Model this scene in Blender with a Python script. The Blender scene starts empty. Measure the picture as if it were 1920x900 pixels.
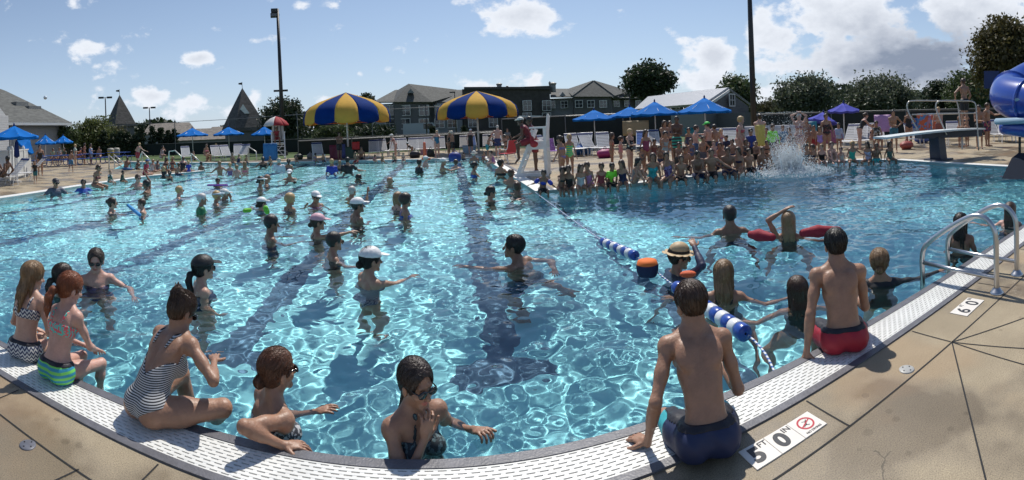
import bpy, bmesh, math, random
import numpy as np
from mathutils import Vector, Matrix
sc = bpy.context.scene
COL = sc.collection
F, HOR, XP, EYE, ZW = 892.0, 240.0, 838.6, 1.6, -0.05
PI = math.pi
rad = math.radians
sin, cos = math.sin, math.cos
random.seed(7)

# ---------- places in the world, read off the photograph's panorama
TILT = 40/F                       # the panorama's axis leans a little: its horizon climbs towards the right
RT = Matrix.Rotation(TILT, 3, Vector((sin(-.05), cos(-.05), 0))); RTI = RT.inverted()
def az(px): return (px-XP)/F
def ray(px, py): a = az(px); return RT@Vector((sin(a), cos(a), (HOR-py)/F))
def at(px, r, z=0.0):
    a = t = az(px)
    for _ in range(6):
        d = RTI@Vector((r*sin(a), r*cos(a), z-EYE)); a += t-math.atan2(d.x, d.y)
    return Vector((r*sin(a), r*cos(a), z))
def gr(px, py, z=0.0):
    d = ray(px, py); k = (z-EYE)/d.z; return Vector((d.x*k, d.y*k, z))
def zof(py, r, px): d = ray(px, py); return EYE+d.z/math.hypot(d.x, d.y)*r
def hor(px): return HOR-40*sin(az(px)+.05)

# ---------- materials
MATS = {}
def nodes(m):
    m.use_nodes = True
    return m.node_tree, m.node_tree.nodes['Principled BSDF']
def mat(name, c, rough=0.6, metal=0.0, spec=0.5, var=0.0, scale=8.0, bump=0.0, bscale=60.0, trans=0.0, coat=0.0):
    key = (name, tuple(c), rough)
    if key in MATS: return MATS[key]
    m = bpy.data.materials.new(name); nt, b = nodes(m); MATS[key] = m
    b.inputs['Base Color'].default_value = (*c, 1); b.inputs['Roughness'].default_value = rough
    b.inputs['Metallic'].default_value = metal; b.inputs['Specular IOR Level'].default_value = spec
    if coat: b.inputs['Coat Weight'].default_value = coat; b.inputs['Coat Roughness'].default_value = .1
    N = nt.nodes.new; L = nt.links.new
    if var or bump:
        tc = N('ShaderNodeTexCoord')
    if var:
        n = N('ShaderNodeTexNoise'); n.inputs['Scale'].default_value = scale; n.inputs['Detail'].default_value = 6; n.inputs['Roughness'].default_value=.65
        L(tc.outputs['Object'], n.inputs['Vector'])
        r = N('ShaderNodeMapRange'); r.inputs[1].default_value = .3; r.inputs[2].default_value = .7
        r.inputs[3].default_value = 1-var; r.inputs[4].default_value = 1+var
        L(n.outputs[0], r.inputs[0])
        mx = N('ShaderNodeVectorMath'); mx.operation = 'SCALE'; mx.inputs[0].default_value = c
        L(r.outputs[0], mx.inputs['Scale']); L(mx.outputs[0], b.inputs['Base Color'])
    if bump:
        n2 = N('ShaderNodeTexNoise'); n2.inputs['Scale'].default_value = bscale; n2.inputs['Detail'].default_value = 5
        L(tc.outputs['Object'], n2.inputs['Vector'])
        bp = N('ShaderNodeBump'); bp.inputs['Strength'].default_value = bump; bp.inputs['Distance'].default_value = .02
        L(n2.outputs[0], bp.inputs['Height']); L(bp.outputs[0], b.inputs['Normal'])
    if trans:   # thin cloth or leaf letting light through
        t = N('ShaderNodeBsdfTranslucent'); t.inputs[0].default_value = (*c, 1)
        ms = N('ShaderNodeMixShader'); ms.inputs[0].default_value = trans
        out = nt.nodes['Material Output']
        if var: L(mx.outputs[0], t.inputs[0])
        L(b.outputs[0], ms.inputs[1]); L(t.outputs[0], ms.inputs[2]); L(ms.outputs[0], out.inputs[0])
    return m

# ---------- mesh builder
class MB:
    def __init__(s): s.v = []; s.f = []; s.m = []; s.k = 0
    def add(s, vs, fs, M=None):
        o = len(s.v)
        s.v += [tuple(M@Vector(p)) if M else tuple(p) for p in vs]
        s.f += [tuple(i+o for i in f) for f in fs]; s.m += [s.k]*len(fs)
        return s
    def box(s, a, b, M=None):
        x0,y0,z0 = a; x1,y1,z1 = b
        return s.add([(x0,y0,z0),(x1,y0,z0),(x1,y1,z0),(x0,y1,z0),(x0,y0,z1),(x1,y0,z1),(x1,y1,z1),(x0,y1,z1)],
              [(3,2,1,0),(4,5,6,7),(0,1,5,4),(1,2,6,5),(2,3,7,6),(3,0,4,7)], M)
    def tube(s, pts, r, n=8, closed=False, caps=True):
        pts = [Vector(p) for p in pts]; N = len(pts)
        rs = r if isinstance(r, (list, tuple)) else [r]*N
        rings = []; ref = None
        for i, p in enumerate(pts):
            if closed: d = pts[(i+1)%N]-pts[i-1]
            else: d = pts[min(i+1,N-1)]-pts[max(i-1,0)]
            d.normalize()
            if ref is None:
                ref = Vector((0,0,1)) if abs(d.z) < .9 else Vector((1,0,0))
            a = ref-d*ref.dot(d)
            if a.length < 1e-4: a = Vector((1,0,0))-d*d.x
            a.normalize(); b = d.cross(a); ref = a
            rings.append([p+(a*cos(2*PI*k/n)+b*sin(2*PI*k/n))*rs[i] for k in range(n)])
        vs = [q for g in rings for q in g]; fs = []
        M_ = N if closed else N-1
        for i in range(M_):
            j = (i+1)%N
            for k in range(n): fs.append((i*n+k, i*n+(k+1)%n, j*n+(k+1)%n, j*n+k))
        if caps and not closed: fs += [tuple(reversed(range(n))), tuple((N-1)*n+k for k in range(n))]
        return s.add(vs, fs)
    def lathe(s, prof, n=24, M=None, mod=None):
        vs = []; fs = []; R = len(prof)
        for k in range(n):
            a = 2*PI*k/n
            for (r, z) in prof:
                q = mod(a, r) if mod else r
                vs.append((q*cos(a), q*sin(a), z))
        for k in range(n):
            j = (k+1)%n
            for i in range(R-1): fs.append((k*R+i, j*R+i, j*R+i+1, k*R+i+1))
        return s.add(vs, fs, M)
    def prism(s, poly, z0, z1, M=None):
        n = len(poly)
        vs = [(x,y,z0) for x,y in poly]+[(x,y,z1) for x,y in poly]
        fs = [tuple(reversed(range(n))), tuple(range(n,2*n))]+[(i,(i+1)%n,n+(i+1)%n,n+i) for i in range(n)]
        return s.add(vs, fs, M)
    def build(s, name, mats, parent=None, smooth=False, loc=None, rz=None):
        me = bpy.data.meshes.new(name); me.from_pydata(s.v, [], s.f)
        for m in (mats if isinstance(mats, (list, tuple)) else [mats]): me.materials.append(m)
        if any(s.m): me.polygons.foreach_set('material_index', s.m)
        if smooth: me.polygons.foreach_set('use_smooth', [True]*len(s.f))
        me.update()
        bm = bmesh.new(); bm.from_mesh(me); bmesh.ops.recalc_face_normals(bm, faces=bm.faces); bm.to_mesh(me); bm.free()
        o = bpy.data.objects.new(name, me); COL.objects.link(o)
        if parent: o.parent = parent
        if loc is not None: o.location = loc
        if rz is not None: o.rotation_euler = (0,0,rz)
        return o
def autosmooth(o, ang=35):
    me = o.data
    bm = bmesh.new(); bm.from_mesh(me)
    for e in bm.edges:
        if len(e.link_faces) == 2 and e.calc_face_angle(0) > rad(ang): e.smooth = False
    for f in bm.faces: f.smooth = True
    bm.to_mesh(me); bm.free(); return o
def raw(name, V, Fq, m, smooth=True, parent=None):
    me = bpy.data.meshes.new(name); n = len(V); q = len(Fq); k = Fq.shape[1]
    me.vertices.add(n); me.vertices.foreach_set('co', np.ascontiguousarray(V, dtype=np.float32).ravel())
    me.loops.add(q*k); me.loops.foreach_set('vertex_index', Fq.astype(np.int32).ravel())
    me.polygons.add(q); me.polygons.foreach_set('loop_start', np.arange(q, dtype=np.int32)*k)
    me.polygons.foreach_set('use_smooth', np.full(q, smooth)); me.update(calc_edges=True)
    for x in (m if isinstance(m, (list, tuple)) else [m]): me.materials.append(x)
    o = bpy.data.objects.new(name, me); COL.objects.link(o)
    if parent: o.parent = parent
    return o
def tag(o, label=None, cat=None, group=None, kind=None):
    if label: o['label'] = label
    if cat: o['category'] = cat
    if group: o['group'] = group
    if kind: o['kind'] = kind
    return o
def empty(name, loc, rz=0.0, label=None, cat=None, group=None):
    o = bpy.data.objects.new(name, None); COL.objects.link(o); o.location = loc; o.rotation_euler = (0,0,rz)
    return tag(o, label, cat, group)
def kids(o): return [c for c in bpy.data.objects if c.parent == o]
def copy_tree(o, parent=None):
    c = o.copy(); COL.objects.link(c); c.parent = parent
    for ch in kids(o): copy_tree(ch, c)
    return c
def recv(o):
    o.cycles.is_caustics_receiver = True; return o

# ---------- signed distance bodies: smooth unions of tapered limbs and ellipsoids, meshed as one surface
BIG = 9.0
def frame(fwd, up):
    f = Vector(fwd).normalized(); u = Vector(up); u = (u-f*u.dot(f)).normalized(); r = f.cross(u)
    return np.array([r, f, u])            # rows: right, forward, up
class Cap:
    def __init__(s, a, b, r1, r2, k=.02): s.a = np.array(a, float); s.b = np.array(b, float); s.r1 = r1; s.r2 = r2; s.k = k
    def bb(s):
        r = max(s.r1, s.r2); return np.minimum(s.a, s.b)-r, np.maximum(s.a, s.b)+r
    def d(s, X, Y, Z):
        ab = s.b-s.a; L = max(ab@ab, 1e-9)
        t = np.clip(((X-s.a[0])*ab[0]+(Y-s.a[1])*ab[1]+(Z-s.a[2])*ab[2])/L, 0, 1)
        return np.sqrt((X-s.a[0]-t*ab[0])**2+(Y-s.a[1]-t*ab[1])**2+(Z-s.a[2]-t*ab[2])**2)-(s.r1+(s.r2-s.r1)*t)
class Ell:
    def __init__(s, c, r, R=None, k=.02): s.c = np.array(c, float); s.r = np.array(r, float); s.R = R; s.k = k
    def bb(s):
        m = s.r.max() if s.R is not None else s.r; return s.c-m, s.c+m
    def d(s, X, Y, Z):
        x, y, z = X-s.c[0], Y-s.c[1], Z-s.c[2]
        if s.R is not None:
            R = s.R; x, y, z = R[0,0]*x+R[0,1]*y+R[0,2]*z, R[1,0]*x+R[1,1]*y+R[1,2]*z, R[2,0]*x+R[2,1]*y+R[2,2]*z
        k0 = np.sqrt((x/s.r[0])**2+(y/s.r[1])**2+(z/s.r[2])**2)
        k1 = np.sqrt((x/s.r[0]**2)**2+(y/s.r[1]**2)**2+(z/s.r[2]**2)**2)+1e-9
        return k0*(k0-1)/k1
class Field:
    def __init__(s, prims, h, pad=.02, lo=None, hi=None):
        s.h = h
        if lo is None:
            L = [p.bb() for p in prims]; lo = np.min([l[0] for l in L], 0)-pad-2*h; hi = np.max([l[1] for l in L], 0)+pad+2*h
        s.o = np.array(lo, float); s.n = np.ceil((np.array(hi)-s.o)/h).astype(int)+1
        s.D = np.full(s.n, BIG, np.float32)
        for p in prims: s.union(p, pad)
    def sub(s, a, b):
        i0 = np.clip(np.floor((a-s.o)/s.h).astype(int), 0, s.n-1); i1 = np.clip(np.ceil((b-s.o)/s.h).astype(int)+1, 1, s.n)
        sl = tuple(slice(i0[q], max(i1[q], i0[q]+1)) for q in range(3))
        ax = [ (s.o[q]+s.h*np.arange(sl[q].start, sl[q].stop)).astype(np.float32) for q in range(3)]
        return sl, ax[0][:,None,None], ax[1][None,:,None], ax[2][None,None,:]
    def union(s, p, pad=0.0):
        a, b = p.bb(); m = p.k+3*s.h+pad
        sl, X, Y, Z = s.sub(a-m, b+m)
        d = p.d(X, Y, Z).astype(np.float32); D = s.D[sl]
        if p.k > 0:
            hh = np.maximum(p.k-np.abs(D-d), 0)/p.k
            s.D[sl] = np.minimum(D, d)-hh*hh*p.k*.25
        else: s.D[sl] = np.minimum(D, d)
    def carve(s, p, k=.006):
        a, b = p.bb(); m = k+3*s.h
        sl, X, Y, Z = s.sub(a-m, b+m)
        d = -p.d(X, Y, Z).astype(np.float32); D = s.D[sl]
        hh = np.maximum(k-np.abs(D-d), 0)/k
        s.D[sl] = np.maximum(D, d)+hh*hh*k*.25
    def grid(s):
        return [ (s.o[q]+s.h*np.arange(s.n[q])).astype(np.float32).reshape([-1 if w==q else 1 for w in range(3)]) for q in range(3)]
    def mesh(s):
        D = s.D; S = D < 0
        c = np.zeros(tuple(s.n-1), np.int8)
        for i in (0,1):
            for j in (0,1):
                for k in (0,1): c += S[i:S.shape[0]-1+i, j:S.shape[1]-1+j, k:S.shape[2]-1+k]
        act = (c > 0)&(c < 8)
        ai = np.argwhere(act)
        if not len(ai): return np.zeros((0,3)), np.zeros((0,4), int)
        idx = np.full(act.shape, -1, np.int32); idx[act] = np.arange(len(ai))
        acc = np.zeros((len(ai),3)); cnt = np.zeros(len(ai))
        for a in range(3):
            b_, c_ = [q for q in range(3) if q != a]
            for i in (0,1):
                for j in (0,1):
                    off = np.zeros(3, int); off[b_] = i; off[c_] = j
                    p0 = ai+off; e = np.zeros(3, int); e[a] = 1; p1 = p0+e
                    d0 = D[p0[:,0],p0[:,1],p0[:,2]]; d1 = D[p1[:,0],p1[:,1],p1[:,2]]
                    m = (d0 < 0) != (d1 < 0)
                    t = np.where(m, d0/np.where(m, d0-d1, 1), 0)
                    acc += m[:,None]*(off[None]+t[:,None]*e[None]); cnt += m
        V = s.o+s.h*(ai+acc/cnt[:,None])
        Fs = []
        for a in range(3):
            b_, c_ = [(1,2),(2,0),(0,1)][a]
            sl0 = [slice(None)]*3; sl1 = [slice(None)]*3
            sl0[a] = slice(0,-1); sl1[a] = slice(1,None)
            A0 = S[tuple(sl0)]; A1 = S[tuple(sl1)]
            ch = np.argwhere(A0 != A1)
            ok = (ch[:,b_] > 0)&(ch[:,c_] > 0)&(ch[:,b_] < s.n[b_]-1)&(ch[:,c_] < s.n[c_]-1); ch = ch[ok]
            ins = A0[ch[:,0],ch[:,1],ch[:,2]]
            def g(db, dc):
                q = ch.copy(); q[:,b_] -= db; q[:,c_] -= dc; return idx[q[:,0],q[:,1],q[:,2]]
            q = np.stack([g(1,1), g(0,1), g(0,0), g(1,0)], 1)
            q[~ins] = q[~ins][:, ::-1]
            Fs.append(q)
        return V, np.concatenate(Fs)
# ---------- people
def ik(a, t, l1, l2, pole):
    a = np.array(a, float); t = np.array(t, float); pole = np.array(pole, float)
    d = t-a; L = np.linalg.norm(d)
    if L > (l1+l2)*.995: t = a+d/L*(l1+l2)*.995; d = t-a; L = np.linalg.norm(d)
    if L < abs(l1-l2)+.02: L = abs(l1-l2)+.02
    u = d/max(np.linalg.norm(d), 1e-6)
    x = (l1*l1-l2*l2+L*L)/(2*L); y = math.sqrt(max(l1*l1-x*x, 0))
    p = pole-u*(pole@u); p = p/max(np.linalg.norm(p), 1e-6)
    return a+u*x+p*y, a+u*L
def nrm(v): v = np.array(v, float); return v/max(np.linalg.norm(v), 1e-9)
SK = {'fair':(.48,.29,.215),'pink':(.52,.30,.235),'tan':(.34,.185,.118),'brown':(.22,.118,.075),'mid':(.40,.23,.155),'deep':(.12,.06,.038)}
def skinmat(k):
    key = ('skin', k)
    if key in MATS: return MATS[key]
    m = mat('skin_'+k, SK[k], .47, spec=.5, var=.16, scale=13, bump=.16, bscale=70); MATS[key] = m
    nt = m.node_tree; b = nt.nodes['Principled BSDF']
    b.inputs['Subsurface Weight'].default_value = .12; b.inputs['Subsurface Radius'].default_value = (.02,.008,.004); b.inputs['Subsurface Scale'].default_value = .5
    at_ = nt.nodes.new('ShaderNodeAttribute'); at_.attribute_name = 'tint'
    mx = nt.nodes.new('ShaderNodeMix'); mx.data_type = 'RGBA'; mx.inputs[7].default_value = (.42,.13,.11,1)
    src = b.inputs['Base Color'].links[0].from_socket
    nt.links.new(at_.outputs['Fac'], mx.inputs[0]); nt.links.new(src, mx.inputs[6]); nt.links.new(mx.outputs[2], b.inputs['Base Color'])
    return m
HC = {'black':(.012,.010,.009),'brown':(.055,.030,.018),'dark':(.028,.017,.012),'red':(.20,.06,.022),'blonde':(.42,.28,.13),'light':(.22,.135,.068),'grey':(.42,.40,.37),'white':(.62,.60,.56),'auburn':(.11,.045,.022)}
def hairmat(k):
    key = ('hair', k)
    if key in MATS: return MATS[key]
    m = bpy.data.materials.new('hair_'+k); nt, b = nodes(m); MATS[key] = m
    N = nt.nodes.new; L = nt.links.new
    tc = N('ShaderNodeTexCoord'); mp = N('ShaderNodeMapping'); mp.inputs['Scale'].default_value = (130,130,9)
    n = N('ShaderNodeTexNoise'); n.inputs['Scale'].default_value = 1; n.inputs['Detail'].default_value = 4
    L(tc.outputs['Object'], mp.inputs[0]); L(mp.outputs[0], n.inputs['Vector'])
    c = HC[k]; cr = N('ShaderNodeMix'); cr.data_type = 'RGBA'; cr.inputs[6].default_value = (*[x*.45 for x in c],1); cr.inputs[7].default_value = (*[min(x*1.7,.8) for x in c],1)
    L(n.outputs[0], cr.inputs[0]); L(cr.outputs[2], b.inputs['Base Color']); b.inputs['Roughness'].default_value = .38
    bp = N('ShaderNodeBump'); bp.inputs['Strength'].default_value = .9; bp.inputs['Distance'].default_value = .006
    L(n.outputs[0], bp.inputs['Height']); L(bp.outputs[0], b.inputs['Normal'])
    return m
def cloth(spec):
    """spec: (r,g,b) plain, or ('stripes'|'zig'|'floral'|'dots'|'vstripes', c1, c2, scale)"""
    key = ('cloth', str(spec))
    if key in MATS: return MATS[key]
    if not isinstance(spec[0], str):
        m = mat('swim_fabric', spec, .55, var=.12, scale=14, bump=.25, bscale=35); MATS[key] = m; return m
    kind, c1, c2, s = spec
    m = bpy.data.materials.new('fabric_'+kind); nt, b = nodes(m); MATS[key] = m
    N = nt.nodes.new; L = nt.links.new; tc = N('ShaderNodeTexCoord')
    mx = N('ShaderNodeMix'); mx.data_type = 'RGBA'; mx.inputs[6].default_value = (*c1,1); mx.inputs[7].default_value = (*c2,1)
    if kind in ('stripes','vstripes','zig'):
        w = N('ShaderNodeTexWave'); w.bands_direction = 'X' if kind == 'vstripes' else 'Z'; w.inputs['Scale'].default_value = s; w.inputs['Distortion'].default_value = 1.2 if kind == 'stripes' else 0
        w.inputs['Detail Scale'].default_value = .4; w.inputs['Detail'].default_value = 1
        src = tc.outputs['Object']
        if kind == 'zig':
            sp = N('ShaderNodeSeparateXYZ'); L(src, sp.inputs[0])
            ad = N('ShaderNodeMath'); ad.operation = 'ADD'; L(sp.outputs[0], ad.inputs[0]); L(sp.outputs[1], ad.inputs[1])
            pp = N('ShaderNodeMath'); pp.operation = 'PINGPONG'; pp.inputs[1].default_value = .022; L(ad.outputs[0], pp.inputs[0])
            az_ = N('ShaderNodeMath'); az_.operation = 'ADD'; L(pp.outputs[0], az_.inputs[0]); L(sp.outputs[2], az_.inputs[1])
            cb = N('ShaderNodeCombineXYZ'); L(az_.outputs[0], cb.inputs[2]); src = cb.outputs[0]
        L(src, w.inputs['Vector'])
        st = N('ShaderNodeMath'); st.operation = 'GREATER_THAN'; st.inputs[1].default_value = .5; L(w.outputs['Fac'], st.inputs[0]); L(st.outputs[0], mx.inputs[0])
    elif kind == 'split':
        sp = N('ShaderNodeSeparateXYZ'); L(tc.outputs['Object'], sp.inputs[0]); st = N('ShaderNodeMath'); st.operation = 'GREATER_THAN'; st.inputs[1].default_value = s; L(sp.outputs[1], st.inputs[0]); L(st.outputs[0], mx.inputs[0])
    elif kind == 'dots':
        v = N('ShaderNodeTexVoronoi'); v.inputs['Scale'].default_value = s; v.inputs['Randomness'].default_value = .35; L(tc.outputs['Object'], v.inputs['Vector'])
        st = N('ShaderNodeMath'); st.operation = 'LESS_THAN'; st.inputs[1].default_value = .3; L(v.outputs['Distance'], st.inputs[0]); L(st.outputs[0], mx.inputs[0])
    else:
        v = N('ShaderNodeTexNoise'); v.inputs['Scale'].default_value = s; v.inputs['Detail'].default_value = 2; L(tc.outputs['Object'], v.inputs['Vector'])
        st = N('ShaderNodeMapRange'); st.inputs[1].default_value = .5; st.inputs[2].default_value = .53; L(v.outputs[0], st.inputs[0]); L(st.outputs[0], mx.inputs[0])
    b.inputs['Roughness'].default_value = .6
    L(mx.outputs[2], b.inputs['Base Color'])
    return m
GLASSM = mat('dark_lens', (.008,.008,.01), .08, spec=.8)

def person(loc, rz, H=1.7, sex='f', g=1.0, skin='mid', hair=('brown','short'), wear=(), pose='stand', res=.012, lean=0.0, slouch=0.0, side=0.0,
           twist=0.0, head=(0,0), arms=('down','down'), legs=None, label='', group=None, glasses=None, hat=None, child=None, name='person', seat=None, tip=0.0, hipyaw=0.0, hand_n=None, dhand=None, headtilt=0.0, kneeout=0.0, shrug=0.0, headscale=1.0):
    if child is None: child = H < 1.45
    s = H/1.75; f = 1.0 if sex == 'f' else 0.0
    hs = s*(1.0 if not child else (1.0+.36*max(0, (1.5-H))/.6)) ; hs = min(hs, 1.3*s)*1.05*headscale
    sw = .162*s*(.93 if f else 1.03)*(g**.4)*(.9 if child else 1)
    P = []                                   # (tag, prim)
    def A(t, p): P.append((t, p))
    # --- pelvis and spine
    if pose in ('sit','knees','cross'): hz = .095*s*g**.5
    elif pose == 'lie': hz = .12*s
    else: hz = .93*s
    legL, shinL = .43*s, .42*s
    hip = np.array([0,0,hz])
    ln = lean; X = np.array([1.0,0,0])
    def updir(a, sd=0): return nrm([sin(sd), sin(a), cos(a)])
    u1 = updir(ln, side); u2 = updir(ln+slouch, side)
    c0 = hip; c1 = hip+u1*.17*s; c2 = c1+u2*.17*s; c3 = c2+u2*.13*s; nb = c2+u2*.165*s
    tw = twist
    R1 = np.array([X, np.cross(u1, X)*1.0, u1]); R1[0] = nrm(np.cross(R1[1], u1)); 
    def fr(u, yaw):
        r = nrm(np.array([cos(yaw), -sin(yaw)*1.0, 0])); r = nrm(r-u*(r@u)); fw = np.cross(u, r); return np.array([r, fw, u])
    R1 = fr(u1, hipyaw); R2 = fr(u2, tw); Rm = fr(nrm(u1+u2), (hipyaw+tw)/2)
    def L1(x,y,z): return hip+R1[0]*x*s+R1[1]*y*s+R1[2]*z*s
    def L2(x,y,z): return c2+R2[0]*x*s+R2[1]*y*s+R2[2]*z*s
    gf = g
    A('torso', Ell(L1(0,0,.02), np.array([.150+.012*f,.100,.105])*s*np.array([gf,gf,1]), R1, .03))
    for q in (-1,1): A('torso', Ell(L1(.072*q,-.045,-.015), np.array([.082,.078,.085])*s*gf, R1, .035))
    A('torso', Ell(L1(0,.005*gf,.15), np.array([.122-.010*f,.088*gf**.7,.12])*s*np.array([gf,gf,1]), Rm, .05))
    if gf > 1.15: A('torso', Ell(L1(0,.045*gf,.12), np.array([.12,.10,.11])*s*gf, Rm, .05))
    A('torso', Ell(L2(0,.0,-.03), np.array([.142-.012*f,.100,.145])*s*np.array([gf**.8,gf**.8,1]), R2, .05))
    A('torso', Ell(L2(0,-.008,.075), np.array([.150-.010*f,.080,.070])*s*np.array([gf**.6,gf**.6,1]), R2, .04))
    shy = .106+shrug
    SH = {q: L2(0,-.005,shy)+R2[0]*q*sw for q in (-1,1)}
    for q in (-1,1):
        if f and not child: A('torso', Ell(L2(.070*q,.082,-.03), np.array([.060,.058,.062])*s*gf**.5, R2, .025))
        else: A('torso', Ell(L2(.068*q,.055,.035), np.array([.070,.040,.05])*s*gf**.5, R2, .03))
        A('torso', Ell(L2(.075*q,-.068,.03), np.array([.055,.030,.075])*s, R2, .03))        # shoulder blade
        A('torso', Cap(L2(.02*q,0,.13), SH[q], .046*s, .048*s, .035))
        A('neck', Cap(L2(.022*q,-.018,.205), L2(.10*q,-.015,.128), .036*s, .030*s, .035))
    # --- head
    hy, hp = head
    nd = nrm(u2*.75+np.array([0,0,.25])+np.array([0,.10,0]))
    ht = nb+nd*.036*s
    O = ht+np.array([0,0,1])*.108*hs+nrm([sin(hy*.3+tw),cos(hy*.3+tw),0])*(.022*hs-.03*sin(hp)*-1*hs)
    yaw = hy+tw
    fw = np.array([sin(yaw)*cos(hp), cos(yaw)*cos(hp), sin(hp)]); up = np.array([headtilt, 0, 1.0])
    RH = frame(fw, up)
    def LH(x,y,z): return O+RH[0]*x*hs+RH[1]*y*hs+RH[2]*z*hs
    A('neck', Cap(L2(0,-.01,.12), LH(0,-.02,-.07), .058*s*(.88 if f else 1.02)*gf**.3, .050*s*(.88 if f else 1.02), .03))
    fine = res < .008
    A('head', Ell(LH(0,-.012,.032), np.array([.073,.092,.083])*hs, RH, .02))
    A('head', Ell(LH(0,.014,-.045), np.array([.054,.066,.064])*hs, RH, .03))
    A('head', Cap(LH(-.012,.062,-.094), LH(.012,.062,-.094), .019*hs, .019*hs, .02))
    A('head', Cap(LH(0,.082,.002), LH(0,.102,-.034), .008*hs, .0135*hs, .010))
    if res < .016:
        for q in (-1,1):
            A('head', Ell(LH(.075*q,-.006,-.015), np.array([.010,.018,.031])*hs, RH, .006))
    if fine:
        A('head', Cap(LH(-.032,.074,.020), LH(.032,.074,.020), .013*hs, .013*hs, .014))
        for q in (-1,1):
            A('head', Ell(LH(.036*q,.055,-.030), np.array([.024,.024,.024])*hs, RH, .02))
            A('head', Ell(LH(.010*q,.094,-.036), np.array([.008,.008,.007])*hs, RH, .005))
        A('head', Ell(LH(0,.0795,-.0575), np.array([.023,.011,.0055])*hs, RH, .004))
        A('head', Ell(LH(0,.0775,-.0680), np.array([.020,.011,.0065])*hs, RH, .004))
    # --- arms
    ua, fa = .285*s, .25*s
    J = {}
    for q, spec in ((-1, arms[0]), (1, arms[1])):
        S0 = SH[q]; pole = np.array([q*.5, -1, -.3]); fwd = R2[1]; rt = R2[0]
        w = lambda x,y,z: S0+rt*q*x*s+fwd*y*s+np.array([0,0,z*s])
        hn = None
        if isinstance(spec, tuple):
            T = hip+np.array(spec[0]) if len(spec) < 3 or spec[2] != 's' else S0+np.array(spec[0]); pole = np.array(spec[1], float) if len(spec) > 1 and spec[1] is not None else pole
        elif spec == 'down': T = w(.05,.04,-.52)
        elif spec == 'relax': T = w(.10,.12,-.47)
        elif spec == 'fold': T = w(-.22,.24,-.26); pole = np.array([q*1.0,-.2,-1])
        elif spec == 'hip': T = w(.02,.05,-.33); pole = np.array([q*1.0,-.6,0])
        elif spec == 'fwd': T = w(-.02,.48,-.12); pole = np.array([q*.5,0,-1])
        elif spec == 'out': T = w(.40,.20,-.20); pole = np.array([0,-.8,-.6])
        elif spec == 'side': T = w(.48,.05,-.10); pole = np.array([0,-.6,-.6])
        elif spec == 'water': T = w(.22,.34,-.22); pole = np.array([q*1.0,-.4,-.4])
        elif spec == 'lap': T = hip+R1[0]*q*.10*s+R1[1]*.28*s+np.array([0,0,.09*s]); pole = np.array([q*.8,-1,0])
        elif spec == 'knee': T = hip+R1[0]*q*.08*s+R1[1]*.40*s+np.array([0,0,.09*s]); pole = np.array([q*.8,-.6,-.4])
        elif spec == 'prop': T = hip+R1[0]*q*.24*s+R1[1]*-.02*s+np.array([0,0,-.06*s]); pole = np.array([q*.3,-1,0])
        elif spec == 'back': T = hip+R1[0]*q*.20*s+R1[1]*-.25*s+np.array([0,0,-.05*s]); pole = np.array([q*.3,-1,0])
        elif spec == 'face': T = LH(.03*q,.13,-.10); pole = np.array([q*.5,.2,-1])
        elif spec == 'chin': T = LH(.045*q,.125,-.215); pole = np.array([q*.7,.3,-1])
        elif spec == 'head': T = LH(.05*q,-.03,.14); pole = np.array([q*1,-.3,.4])
        elif spec == 'up': T = w(.05,.1,.5)
        elif spec == 'brow': T = LH(.07*q,.11,.05); pole = np.array([q*1,.3,-.3])
        else: T = w(.05,.04,-.52)
        E, W = ik(S0, T, ua, fa, pole)
        ag = (.90 if f else 1.0)*gf**.7*(.86 if child else 1)
        A('arm', Ell(S0+np.array([0,0,-.012*s]), np.array([.052,.052,.056])*s*ag, None, .03))
        A('arm', Cap(S0, E, .044*s*ag, .034*s*ag, .022))
        mid = S0*.5+E*.5; A('arm', Ell(mid, np.array([.042,.042,.062])*s*ag, frame(nrm(np.cross(nrm(E-S0),[.3,.8,.2])), nrm(E-S0)), .02))
        A('fore', Cap(E, W, .036*s*ag, .0225*s*ag, .018))
        A('fore', Cap(E*.8+W*.2, E*.55+W*.45, .038*s*ag, .032*s*ag, .02))
        J[q] = (S0, E, W)
        dh = nrm(W-E)
        if dhand and dhand[0 if q < 0 else 1] is not None: dh = nrm(dhand[0 if q < 0 else 1])
        n = np.array([-q*.8, .2, -.3]) if spec in ('down','relax') else np.array([0,.1,-1.0])
        if hand_n and hand_n[0 if q < 0 else 1] is not None: n = np.array(hand_n[0 if q < 0 else 1], float)
        n = nrm(n-dh*(n@dh)); sd = np.cross(dh, n)*(-1 if q > 0 else 1)      # sd: towards the thumb
        Rp = np.array([sd, dh, n])
        if res > .0105:
            A('hand', Ell(W+dh*.085*s, np.array([.036,.085,.018])*s, Rp, .012))
            A('hand', Cap(W+dh*.03*s+sd*.02*s, W+dh*.07*s+sd*.055*s, .013*s, .010*s, .01))
        else:
            hsz = s*1.0
            A('hand', Cap(W, W+dh*.035*hsz, .0225*s*ag, .021*hsz, .012))
            A('hand', Ell(W+dh*.056*hsz, np.array([.039,.048,.0155])*hsz, Rp, .012))
            cu = hair[3] if len(hair) > 3 else .28
            for i, (o, Lf) in enumerate(((.0295,.072),(.0100,.080),(-.0100,.074),(-.0290,.058))):
                p = W+dh*(.090-abs(o-.005)*.25)*hsz+sd*o*hsz; ang = .12; fan = o*4.2
                for sg, (fr_, rr) in enumerate(((.45,.0092),(.31,.0085),(.24,.0078))):
                    ang += cu*(1 if sg else .5)
                    d_ = nrm(dh*cos(ang)+n*sin(ang)+sd*fan); p2 = p+d_*Lf*fr_*hsz
                    A('hand', Cap(p, p2, rr*hsz, rr*.92*hsz, .003)); p = p2
            p = W+dh*.022*hsz+sd*.026*hsz+n*.004*hsz
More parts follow.
